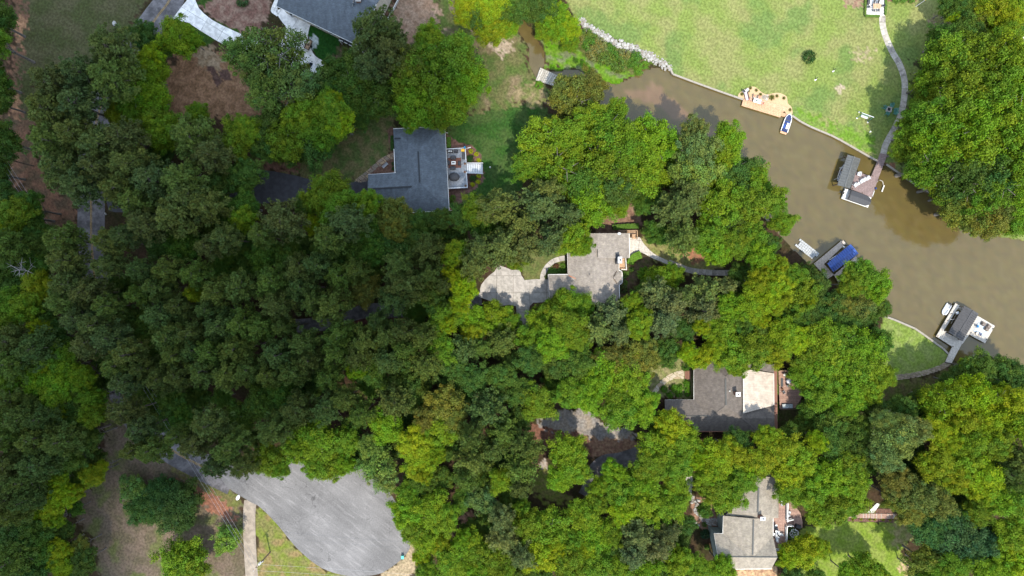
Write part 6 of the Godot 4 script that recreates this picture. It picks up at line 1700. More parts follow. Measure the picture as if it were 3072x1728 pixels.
func patio_lawn() -> void:
	var p := thing("concrete_patio", "white concrete patio at the top of the curved footpath", "patio", mid(line([83, -67.5, 87.48, -63.82])))
	paved(p, "slab", line([83, -69.65, 87.54, -69.65, 87.34, -63.82, 86.14, -63.78, 83, -64]), Vector2(2.9, 2.9), 0.02, -0.2, 0.04, M.concrete_white)
	var w := thing("lawn_footpath", "long curved concrete footpath from patio to purple dock", "path", mid(line([86.86, -61.75, 89.73, -53.5])))
	slab_path(w, "slab", smooth(line([86.8, -63.77, 86.82, -62.11, 87.13, -60.32, 87.66, -58.7, 88.47, -56.73, 89.55, -54.57, 90.59, -52.9, 91.68, -50.11, 92.08, -47.31, 91.83, -43.9, 91.06, -40.48, 89.81, -37.69, 88.42, -35.2, 87.48, -33.34, 86.96, -31.16])), 1.45, 1.5, -0.2, 0.03, M.walk)
	var t := thing("patio_table", "tan square patio table with chairs on white concrete", "table", Vector3(85.18, 0.04, -65.78))
	var st := begin()
	box(st, Vector3(0, 0.72, 0), Vector3(1.85, 0.06, 1.1))
	lpart(t, "table_top", st, M.wood)
	for s in [[-0.8, -0.45], [0.8, -0.45], [-0.8, 0.45], [0.8, 0.45]]:
		st = begin()
		box(st, Vector3(s[0], 0.35, s[1]), Vector3(0.08, 0.7, 0.08))
		lpart(t, "leg", st, M.charcoal)
	st = begin()
	tube(st, [Vector3(0, 0.74, 0), Vector3(0, 0.9, 0)], [0.05, 0.03], 8)
	lpart(t, "umbrella_socket", st, M.charcoal)
	var c := sling_chair("patio_chair", "dark metal chair around the tan patio table", Vector3(84.59, 0.04, -66.68), 0.0, M.charcoal, "dark chairs round the tan patio table")
	again(c, Vector3(85.58, 0.04, -66.68), 0.0)
	again(c, Vector3(84.59, 0.04, -64.88), PI)
	again(c, Vector3(85.67, 0.04, -64.88), PI)
	again(c, Vector3(83.51, 0.04, -65.69), PI / 2)
	again(c, Vector3(86.56, 0.04, -65.96), -PI / 2)
	covered_chair("covered_grill", "dark covered grill at the white patio edge", "grill", Vector3(83.26, 0.04, -66.85), Vector3(0.65, 1.0, 1.0), 0.0, "")
	var fp := thing("flag_pole", "slender dark pole standing on the lawn by shrubs", "pole", Vector3(94.63, 0, -65.97))
	st = begin()
	tube(st, [Vector3.ZERO, Vector3(0, 3.6, 0)], [0.07, 0.05], 8)
	lpart(fp, "shaft", st, M.grey)
	st = begin()
	lathe(st, Vector3.ZERO, [Vector2(0.0, 3.72), Vector2(0.09, 3.66), Vector2(0.0, 3.58)], 8)
	lpart(fp, "finial", st, M.yellow)
	# swing
	var sw := thing("garden_swing", "green framed bench swing on white footings on the lawn", "swing", Vector3(82.37, 0, -40.02), -0.36)
	for s in [-1, 1]:
		for z in [-0.75, 0.75]:
			st = begin()
			bar(st, Vector3(s * 1.35, 0.1, z), Vector3(s * 1.2, 2.0, 0), 0.1)
			lpart(sw, "leg", st, M.green_paint)
			st = begin()
			lathe(st, Vector3(s * 1.35, 0, z), [Vector2(0.2, -0.1), Vector2(0.2, 0.1), Vector2(0.0, 0.1)], 8)
			lpart(sw, "footing", st, M.concrete_white[0])
	st = begin()
	bar(st, Vector3(-1.5, 2.02, 0), Vector3(1.5, 2.02, 0), 0.12)
	lpart(sw, "top_beam", st, M.grey_light)
	for i in 4:
		st = begin()
		box(st, Vector3(0, 0.5, -0.15 + i * 0.14), Vector3(1.6, 0.03, 0.11))
		lpart(sw, "seat_slat", st, M.grey_light)
	for i in 3:
		st = begin()
		box(st, Vector3(0, 0.66 + i * 0.14, -0.24 - i * 0.04), Vector3(1.6, 0.1, 0.03))
		lpart(sw, "back_slat", st, M.green_paint)
	for s in [-0.78, 0.78]:
		st = begin()
		tube(st, [Vector3(s, 0.5, 0.2), Vector3(s, 2.0, 0)], [0.015, 0.015], 4)
		tube(st, [Vector3(s, 0.9, -0.3), Vector3(s, 2.0, 0)], [0.015, 0.015], 4)
		lpart(sw, "chain", st, M.metal)
	# fire pit with chairs
	var fp2 := thing("fire_pit", "square pale block fire pit beside the footpath", "fire pit", Vector3(88.26, 0, -41.82), -0.25)
	for i in 4:
		var d := Vector2.from_angle(i * PI / 2)
		for k in 3:
			st = begin()
			box(st, Vector3(d.x * 0.5 - d.y * (k - 1) * 0.38, 0.17, d.y * 0.5 + d.x * (k - 1) * 0.38), Vector3(0.24 if absf(d.x) > 0.5 else 0.36, 0.34, 0.36 if absf(d.x) > 0.5 else 0.24))
			lpart(fp2, "block", st, M.concrete[k])
	st = begin()
	box(st, Vector3(0, 0.05, 0), Vector3(0.8, 0.1, 0.8))
	lpart(fp2, "ash_bed", st, M.black)
	var gc := adirondack("garden_chair", "dark green garden chair around the pale fire pit", "chair", Vector3(87.28, 0, -42.21), 0.9, M.green_paint, "green chairs round the fire pit")
	again(gc, Vector3(88.84, 0, -42.7), -0.4)
	again(gc, Vector3(89.68, 0, -41.61), -1.3)
	again(gc, Vector3(89.63, 0, -41.01), -1.9)
	again(gc, Vector3(87.83, 0, -40.79), 2.7)
	for q in [[Vector3(75.22, 0, -50.88), "nearer the round bush"], [Vector3(71.06, 0, -48.87), "nearer the sand bed"]]:
		var o := thing("game_stake", "short dark stake in a white footing on lawn, %s" % q[1], "stake", q[0], 0.6)
		st = begin()
		box(st, Vector3(0, 0.06, 0.1), Vector3(0.5, 0.12, 0.3))
		lpart(o, "footing", st, M.concrete_white[0])
		st = begin()
		bar(st, Vector3(0.05, 0.1, 0), Vector3(0.35, 0.95, -0.1), 0.12)
		lpart(o, "stake_shaft", st, M.charcoal)
	var b := thing("lawn_marker", "small white stone block on the lawn near the footpath", "marker", Vector3(83.9, 0, -36.58))
	mpart(b, "block", rocks()[0], M.white, Transform3D(Basis().scaled(Vector3(0.22, 0.2, 0.22)), Vector3(0, 0.12, 0)))


# ---------------------------------------------------------------- docks and boats
func panel_roof(parent: Node3D, r0: Vector3, r1: Vector3, e0: Vector3, e1: Vector3, n: int, m: Material) -> void:
	for i in n:
		var f := float(i) / n
		var g := float(i + 1) / n
		var st := begin()
		slab(st, [r0.lerp(r1, f), r0.lerp(r1, g - 0.15 / n), e0.lerp(e1, g - 0.15 / n), e0.lerp(e1, f)], 0.06)
		bar(st, r0.lerp(r1, g) + Vector3(0, 0.05, 0), e0.lerp(e1, g) + Vector3(0, 0.05, 0), 0.13, 0.14)
		wpart(parent, "roof_panel", st, m)


func boathouse(o: Node3D, r0: Vector3, r1: Vector3, a0: Vector3, a1: Vector3, b0: Vector3, b1: Vector3, n: int, m: Material, frame: Material) -> void:
	panel_roof(o, r0, r1, a0, a1, n, m)
	panel_roof(o, r0, r1, b0, b1, n, m)
	var st := begin()
	bar(st, r0 + Vector3(0, 0.04, 0), r1 + Vector3(0, 0.04, 0), 0.3, 0.1)
	wpart(o, "ridge_cap", st, m)
	var inner := (r0 + r1) * 0.5
	for q in [a0, a1, b0, b1, (a0 + a1) * 0.5, (b0 + b1) * 0.5]:
		var p: Vector3 = q.lerp(inner, 0.07)
		st = begin()
		box(st, Vector3(p.x, (p.y - 1.6) * 0.5, p.z), Vector3(0.2, p.y + 1.6, 0.2))
		wpart(o, "post", st, frame)
	for q in [[a0, a1], [b0, b1], [a0, b0], [a1, b1]]:
		st = begin()
		bar(st, q[0].lerp(inner, 0.06) - Vector3(0, 0.15, 0), q[1].lerp(inner, 0.06) - Vector3(0, 0.15, 0), 0.15)
		wpart(o, "beam", st, frame)


func hull(o: Node3D, length: float, width: float, high: float, m: Material, deck: Material, inside: Material) -> void:
	# bow at +z
	var n := 12
	var outer := []
	for i in n + 1:
		var f := float(i) / n
		var w := width * 0.5 * (1.0 if f < 0.5 else sqrt(maxf(0.0, 1.0 - pow((f - 0.5) * 2.0, 2.2))))
		outer.append(Vector2(maxf(w, 0.02), (f - 0.5) * length))
	var st := begin()
	for i in n:
		for s in [-1.0, 1.0]:
			var a: Vector2 = outer[i]
			var b: Vector2 = outer[i + 1]
			quad(st, Vector3(a.x * s, high, a.y), Vector3(b.x * s, high, b.y), Vector3(b.x * s * 0.7, -0.3, b.y * 0.94), Vector3(a.x * s * 0.7, -0.3, a.y * 0.94))
	quad(st, Vector3(-outer[0].x, high, -length * 0.5), Vector3(outer[0].x, high, -length * 0.5), Vector3(outer[0].x * 0.7, -0.3, -length * 0.47), Vector3(-outer[0].x * 0.7, -0.3, -length * 0.47))
	lpart(o, "hull", st, m)
	st = begin()
	for i in n:
		for s in [-1.0, 1.0]:
			var a: Vector2 = outer[i]
			var b: Vector2 = outer[i + 1]
			var k := 0.8
			quad(st, Vector3(a.x * s, high + 0.02, a.y), Vector3(b.x * s, high + 0.02, b.y), Vector3(b.x * s * k, high, b.y * 0.92), Vector3(a.x * s * k, high, a.y * 0.92))
	lpart(o, "gunwale", st, deck)
	st = begin()
	for i in n:
		var a: Vector2 = outer[i]
		var b: Vector2 = outer[i + 1]
		quad(st, Vector3(-a.x * 0.8, high - 0.25, a.y * 0.92), Vector3(a.x * 0.8, high - 0.25, a.y * 0.92), Vector3(b.x * 0.8, high - 0.25, b.y * 0.92), Vector3(-b.x * 0.8, high - 0.25, b.y * 0.92))
	lpart(o, "cockpit_floor", st, inside)


func dock_sand() -> void:
	var st := begin()
	prism(st, round_poly(line([53.08, -44.69, 53.17, -45.55, 54.46, -46.59, 55.33, -46.93, 55.93, -47.19, 56.79, -47.15, 57.74, -46.59, 58.43, -45.9, 59.3, -45.47, 60.07, -45.38, 61.19, -45.64, 62.14, -45.77, 63.35, -45.47, 64.39, -44.78, 64.64, -43.31, 65.51, -42.36, 65.68, -40.72, 64.39, -40.72, 63.09, -41.93, 56.19, -44.52, 54.12, -44.17]), 3), -0.4, 0.05)
	setting("sand_bed", st, M.sand)
	var d := thing("tan_dock", "tan boarded deck beside the sand bed on lawn shore", "dock", mid(line([53.99, -42.79, 62.83, -39.94, 63.18, -41.07, 54.64, -44.26])))
	decking(d, line([54.38, -44.28, 57.82, -43.84, 59.55, -43.76, 64.72, -42.38, 64.89, -41.95, 63.25, -41.09, 62.78, -39.93, 53.73, -42.68, 54.08, -44.02]), 0.3, 0.25, 0.05, 0.25, M.deck_tan)
	posts(d, line([53.95, -42.88, 56.19, -42.1, 58.43, -41.41, 60.59, -40.72, 62.75, -40.12]), -1.6, 0.2, M.wood)
	steps(d, Vector2(63.27, -41.1), Vector2(64.39, -40.76), Vector2(63.01, -40.38), Vector2(64.13, -40.03), 4, 0.2, -0.25, M.deck_tan[0])
	var p := thing("stepping_pad", "pale grey flagstone pad between the sand and tan deck", "paving", mid(line([58.78, -45.21, 60.07, -44])))
	paved(p, "stone", line([58.78, -45.38, 59.99, -45.29, 60.24, -44.78, 59.99, -43.83, 58.6, -44.26, 58.43, -44.69]), Vector2(0.5, 0.42), 0.2, 0.0, 0.08, M.rock, 0.05, 0.3)
	var s := thing("outdoor_bench", "long lilac-grey bench on the tan deck end", "bench", Vector3(54.77, 0.25, -44.79), -1.35)
	st = begin()
	box(st, Vector3(0, 0.4, 0.05), Vector3(1.9, 0.12, 0.6))
	lpart(s, "seat", st, mat(rgb(0.5, 0.4, 0.45), 0.8))
	st = begin()
	box(st, Vector3(0, 0.66, -0.3), Vector3(1.9, 0.5, 0.1))
	lpart(s, "backrest", st, M.wood_dark)
	for q in [[-0.85, -0.2], [0.85, -0.2], [-0.85, 0.25], [0.85, 0.25]]:
		st = begin()
		box(st, Vector3(q[0], 0.17, q[1]), Vector3(0.08, 0.34, 0.08))
		lpart(s, "leg", st, M.wood_dark)
	var t := thing("white_table", "white rectangular table with a plant on the tan deck", "table", Vector3(57.14, 0.25, -43.6), -0.3)
	st = begin()
	box(st, Vector3(0, 0.7, 0), Vector3(1.75, 0.08, 1.0))
	lpart(t, "table_top", st, M.white)
	for q in [[-0.7, -0.35], [0.7, -0.35], [-0.7, 0.35], [0.7, 0.35]]:
		st = begin()
		box(st, Vector3(q[0], 0.33, q[1]), Vector3(0.09, 0.66, 0.09))
		lpart(t, "leg", st, M.wood_white)
	for k in 60:
		var dd := dir3()
		dd.y = absf(dd.y)
		leaf(Vector3(0, 0.95, 0) + dd * 0.16, (dd + Vector3.UP).normalized(), dd.cross(Vector3(0.2, 0.7, 0.4)).normalized(), 0.12, 0.04, tint())
	var vs := thing("table_plant", "small green plant in a pot on the white table", "plant", Vector3(57, 1, -43.55))
	mpart(vs, "foliage", leaf_mesh(), leaf_mat([0.05, 0.09, 0.05], 1.0), Transform3D(Basis(), Vector3(0, -0.75, 0)))
	st = begin()
	lathe(st, Vector3.ZERO, [Vector2(0.08, 0.0), Vector2(0.12, 0.2), Vector2(0.0, 0.2)], 10)
	lpart(vs, "planter", st, M.grey)
	var red := mat(rgb(0.62, 0.25, 0.16), 0.8)
	var ch := sling_chair("coral_chair", "coral red chair around the white table on tan deck", Vector3(56.62, 0.25, -44.53), 0.2, red, "coral chairs round the white table")
	again(ch, Vector3(57.65, 0.25, -44.28), -0.2)
	again(ch, Vector3(55.71, 0.25, -44.06), 1.2)
	again(ch, Vector3(58.27, 0.25, -43.16), -1.9)
	sling_chair("dark_chair", "dark chair on the sand by the lilac bench", Vector3(54.19, 0.1, -45.91), 0.9, M.charcoal)
	sling_chair("white_chair", "white chair on the sand by the lilac bench", Vector3(54.82, 0.1, -46.08), -0.6, M.white)
	# moored runabout
	var b := thing("runabout_boat", "blue and white runabout boat moored beside tan deck steps", "boat", Vector3(64.4, 0, -38.65) + Vector3(0, -0.42, 0), 0.0)
	b.rotation.y = PI - 0.33
	hull(b, 4.5, 1.75, 0.7, M.white, M.white, M.blue)
	st = begin()
	box(st, Vector3(0, 0.6, 0.9), Vector3(1.3, 0.3, 0.9))
	box(st, Vector3(0, 0.62, 1.6), Vector3(0.9, 0.22, 0.5))
	lpart(b, "bow_cover", st, M.navy)
	st = begin()
	slab(st, [Vector3(-0.66, 0.95, 0.35), Vector3(0.66, 0.95, 0.35), Vector3(0.55, 0.7, 0.75), Vector3(-0.55, 0.7, 0.75)], 0.03)
	lpart(b, "windscreen", st, M.glass)
	for q in [[-0.28, -0.2], [-0.28, -0.75], [-0.28, -1.25], [0.3, -0.1]]:
		st = begin()
		box(st, Vector3(q[0], 0.62, q[1]), Vector3(0.5, 0.3, 0.42))
		lpart(b, "seat", st, M.white if q[0] < 0 else M.navy)
	st = begin()
	box(st, Vector3(0, 0.72, -1.75), Vector3(1.1, 0.4, 0.5))
	lpart(b, "engine_cover", st, M.navy)
	st = begin()
	box(st, Vector3(0, 0.35, -2.4), Vector3(1.5, 0.1, 0.45))
	lpart(b, "swim_platform", st, M.deck_tan[0])


func pontoon(b: Node3D) -> void:
	# bow at +x
	var st := begin()
	for s in [-1, 1]:
		tube(st, [Vector3(-3.2, 0.1, s * 0.95), Vector3(2.7, 0.1, s * 0.95), Vector3(3.3, 0.35, s * 0.95)], [0.32, 0.32, 0.06], 10)
	lpart(b, "pontoon_tube", st, M.metal)
	st = begin()
	box(st, Vector3(0, 0.5, 0), Vector3(6.6, 0.14, 2.5))
	lpart(b, "deck", st, M.white)
	st = begin()
	# cover: rounded nose, gently crowned
	var n := 10
	for i in n:
		var f := float(i) / n
		var g := float(i + 1) / n
		var wf := 1.16 * sqrt(1.0 - pow(maxf(0.0, (f - 0.72) / 0.28), 2.4) * 0.75)
		var wg := 1.16 * sqrt(1.0 - pow(maxf(0.0, (g - 0.72) / 0.28), 2.4) * 0.75)
		var xf := lerpf(-2.35, 3.3, f)
		var xg := lerpf(-2.35, 3.3, g)
		var hf := 1.45 - 0.35 * pow(f, 3.0)
		var hg := 1.45 - 0.35 * pow(g, 3.0)
		for s in [-1.0, 1.0]:
			quad(st, Vector3(xf, hf, 0), Vector3(xg, hg, 0), Vector3(xg, hg - 0.2, wg * s), Vector3(xf, hf - 0.2, wf * s))
			quad(st, Vector3(xf, hf - 0.2, wf * s), Vector3(xg, hg - 0.2, wg * s), Vector3(xg, 0.58, wg * 1.03 * s), Vector3(xf, 0.58, wf * 1.03 * s))
		if i == n - 1:
			quad(st, Vector3(xg, hg, 0), Vector3(xg, hg - 0.2, wg), Vector3(xg, 0.58, wg), Vector3(xg, 0.58, 0))
			quad(st, Vector3(xg, hg, 0), Vector3(xg, hg - 0.2, -wg), Vector3(xg, 0.58, -wg), Vector3(xg, 0.58, 0))
	lpart(b, "boat_cover", st, M.charcoal)
	st = begin()
	box(st, Vector3(-2.0, 1.52, 0), Vector3(0.14, 0.1, 2.2))
	lpart(b, "folded_bimini", st, M.black)
	st = begin()
	box(st, Vector3(-0.3, 0.62, 1.24), Vector3(5.6, 0.2, 0.14))
	lpart(b, "side_rail", st, M.white)
	for s in [-0.75, 0.75]:
		st = begin()
		box(st, Vector3(-2.95, 0.72, s), Vector3(0.6, 0.3, 0.7))
		lpart(b, "stern_seat", st, M.white)
	st = begin()
	box(st, Vector3(-3.45, 0.75, 0), Vector3(0.5, 0.7, 0.4))
	box(st, Vector3(-3.5, 0.2, 0), Vector3(0.2, 0.9, 0.16))
	lpart(b, "outboard_motor", st, M.black)


func slip_boat(label: String, at: Vector3, turn: float, m: Material) -> void:
	var b := thing("sheltered_boat", label, "boat", at, turn)
	hull(b, 5.6, 2.1, 0.8, m, M.grey_light, M.charcoal)
	var st := begin()
	slab(st, [Vector3(-0.7, 1.15, 0.3), Vector3(0.7, 1.15, 0.3), Vector3(0.6, 0.85, 0.8), Vector3(-0.6, 0.85, 0.8)], 0.03)
	lpart(b, "windscreen", st, M.glass)
	st = begin()
	box(st, Vector3(0, 0.75, -1.6), Vector3(1.5, 0.35, 0.7))
	lpart(b, "seat", st, M.cream)


func dock_gangway() -> void:
	var d := thing("purple_dock", "purplish brown dock with long gangway from lawn footpath", "dock", mid(line([80.65, -27.3, 86.31, -31.62, 84.37, -21.21])))
	decking(d, line([86.15, -31.56, 87.82, -31.21, 85.56, -25.21, 84.21, -21.17, 79.32, -23.16, 79.8, -25.05, 80.55, -27.25, 84.05, -26.12, 85.4, -29.35]), -0.36, 0.28, 0.1, 0.3, M.deck_purple)
	posts(d, line([85.61, -29.03, 87.12, -28.81, 84.37, -26.22, 85.72, -25.36, 84.42, -21.37, 81.94, -22.24, 79.63, -23.26, 80.76, -27.19]), -1.6, 0.42, M.wood_dark)
	var h := thing("grey_boathouse", "grey ribbed metal roof boathouse beside purplish dock", "boathouse", mid(line([78.66, -31.24, 81.73, -30.27, 79.25, -23.31, 76.23, -24.18])))
	boathouse(h, Vector3(78.89, 2.65, -30.3), Vector3(76.69, 2.65, -23.37), Vector3(77.6, 2.15, -30.82), Vector3(75.21, 2.15, -23.83), Vector3(80.65, 2.15, -29.86), Vector3(78.21, 2.15, -23), 13, M.roof_grey, M.wood_dark)
	slip_boat("dark hulled boat sheltered under the grey ribbed roof", Vector3(78.49, 0, -27.3) + Vector3(-0.5, -0.42, 0), PI - 0.34, M.navy)
	var st := begin()
	tube(st, [Vector3(76.89, 1.2, -28.17), Vector3(76.41, 1.2, -27.74), Vector3(75.87, 1.2, -26.13), Vector3(75.71, 1.2, -25.49)], [0.05, 0.05, 0.05, 0.05], 6)
	var g := thing("boat_guide", "pale metal guide pole beside the grey boathouse", "guide pole", Vector3(76.66, 0, -27.09))
	wpart(g, "guide_bar", st, M.wood_white)
	st = begin()
	for q in [Vector3(76.89, 1.2, -28.17), Vector3(75.71, 1.2, -25.49)]:
		tube(st, [Vector3(q.x, -1.6, q.z), q], [0.05, 0.05], 6)
	wpart(g, "guide_post", st, M.metal)
	var grp := "grey garden chairs in a row on the purplish dock"
	var c := adirondack("dock_chair", "light grey garden chair in the row on purplish dock", "chair", Vector3(81.63, 0.3, -24.88), 2.6 - PI, M.grey_light, grp)
	c.rotation.y = 0.55
	again(c, Vector3(82.31, 0.3, -25.23), 0.55)
	again(c, Vector3(83.14, 0.3, -25.64), 0.55)
	var c4 := again(c, Vector3(80.2, 0.3, -24), 0.6, "light grey garden chair beside the round white table on purplish dock")
	c4.set_meta("group", "grey chair by the white table")
	var c5 := again(c, Vector3(81.04, 0.3, -26.55), -0.3, "dark blue-grey chair turned towards the grey boathouse corner")
	c5.set_meta("group", "turned dock chair")
	var t := thing("side_table", "round white side table between grey dock chairs", "table", Vector3(80.77, 0.3, -24.35))
	round_table(t, 0.34, M.white, M.white)
	var b := thing("pontoon_boat", "pontoon boat under a dark grey cover moored at purplish dock", "boat", Vector3(80.65, 0, -21.1) + Vector3(0, -0.42, 0))
	b.rotation.y = -0.335
	pontoon(b)
	var l := thing("swim_ladder", "curved pale rail with ladder board beside purplish dock", "ladder", Vector3(86.47, 0, -23.96))
	st = begin()
	tube(st, [Vector3(85.5, 0.3, -24.83), Vector3(85.2, 1, -24.83), Vector3(85.61, 1.2, -25.1), Vector3(86.34, 1, -24.83), Vector3(87.07, 0, -24.07), Vector3(87.66, -1.2, -24.14)], [0.05, 0.05, 0.05, 0.05, 0.05, 0.05], 6)
	wpart(l, "rail", st, M.wood_white)
	st = begin()
	boxt(st, Transform3D(Basis(Vector3.UP, -0.35), Vector3(86.96, 0, -23.31)), Vector3(0.25, 0.1, 1.6))
	wpart(l, "step_board", st, M.wood_white)
	var cl := thing("dock_cleat_reel", "small blue hose reel on the purplish dock edge", "reel", Vector3(84.97, 0.3, -23.29))
	st = begin()
	tube(st, [Vector3(-0.12, 0.25, 0), Vector3(0.12, 0.25, 0)], [0.24, 0.24], 12)
	lpart(cl, "reel_drum", st, M.blue)
	st = begin()
	box(st, Vector3(0, 0.04, 0), Vector3(0.4, 0.08, 0.4))
	lpart(cl, "base", st, M.charcoal)
	st = begin()
	boxt(st, Transform3D(Basis(Vector3.UP, -0.36), Vector3(84.52, 0.32, -22.08)), Vector3(0.1, 0.2, 1.35))
	wpart(d, "bumper", st, M.white)


func dock_blue() -> void:
	var d := thing("beige_dock", "beige dock with two arms around the blue roofed boathouse", "dock", mid(line([70.77, -5.67, 77.28, -11.1, 78.13, -10.31, 75.47, -3.06])))
	decking(d, line([77.14, -11.08, 77.99, -10.29, 73.01, -5.6, 75.33, -3.06, 73.86, -2.15, 70.64, -5.66]), 0.87, 0.25, 0.1, 0.3, M.deck_beige)
	decking(d, line([80.42, -7.47, 81.94, -5.52, 76.69, -0.8, 75.33, -3.06, 79.17, -6.34]), 0.87, 0.25, 0.1, 0.3, M.deck_beige)
	posts(d, line([77.28, -10.93, 73.43, -7.82, 71.06, -5.67, 81.93, -5.67, 74.57, -2.72]), -1.6, 0.25, M.wood_dark)
	var st := begin()
	boxt(st, Transform3D(Basis(Vector3.UP, 0.72), Vector3(77.46, 0.45, -10.6)), Vector3(0.55, 0.3, 0.9))
	wpart(d, "dock_box", st, M.deck_beige[0])
	var h := thing("blue_boathouse", "bright blue ribbed metal roof boathouse on the beige dock", "boathouse", mid(line([79.32, -10.31, 81.25, -8.16, 75.24, -3.97, 74, -5.67])))
	boathouse(h, Vector3(79.14, 2.35, -9.07), Vector3(73.56, 2.35, -4.64), Vector3(78.4, 1.9, -10.19), Vector3(73.03, 1.9, -5.71), Vector3(80.28, 1.9, -8.01), Vector3(74.46, 1.9, -3.72), 13, M.roof_blue, M.wood_dark)
	slip_boat("grey boat sheltered under the bright blue roof", Vector3(76.94, 0, -7.25) + Vector3(0, -0.42, 0), 0.7 + PI / 2 - 0.1, M.grey_light)
	var bl := thing("mooring_buoy", "small white buoy hanging by the blue boathouse", "buoy", Vector3(77.5, 0.3, -9.59))
	st = begin()
	lathe(st, Vector3.ZERO, [Vector2(0.0, 0.0), Vector2(0.2, 0.1), Vector2(0.22, 0.3), Vector2(0.1, 0.48), Vector2(0.0, 0.5)], 12)
	lpart(bl, "float", st, M.white)
	st = begin()
	tube(st, [Vector3(0, 0.48, 0), Vector3(0, 0.6, 0)], [0.04, 0.02], 6)
	lpart(bl, "eye", st, M.charcoal)
	# drive-on float of plastic cubes
	var f := thing("floating_platform", "pale grey floating platform of plastic cubes by wooded bank", "platform", Vector3(69.24, 0, -9.06))
	var a := Vector2(67.6, -11.61)
	var ux := (Vector2(72.19, -8.05) - a).normalized()
	var uy := Vector2(-ux.y, ux.x)
	var cell := 0.52
	var cube := begin()
	box(cube, Vector3.ZERO, Vector3(cell - 0.05, 0.4, cell - 0.05))
	cube.generate_normals()
	var cm := cube.commit()
	for j in 4:
		for i in 11:
			if (j == 1 or j == 2) and i < 1 or (j >= 2 and i > 9) or j == 0 and i > 10:
				continue
			var p := a + ux * (i + 0.5) * cell + uy * (j + 0.5) * cell
			mpart(f, "float_cube", cm, M.float_grey[(i * 3 + j) % 2], Transform3D(Basis(Vector3.UP, -ux.angle()), v3(p, -0.3 + 0.02 * ((i + j) % 2)) - f.position))


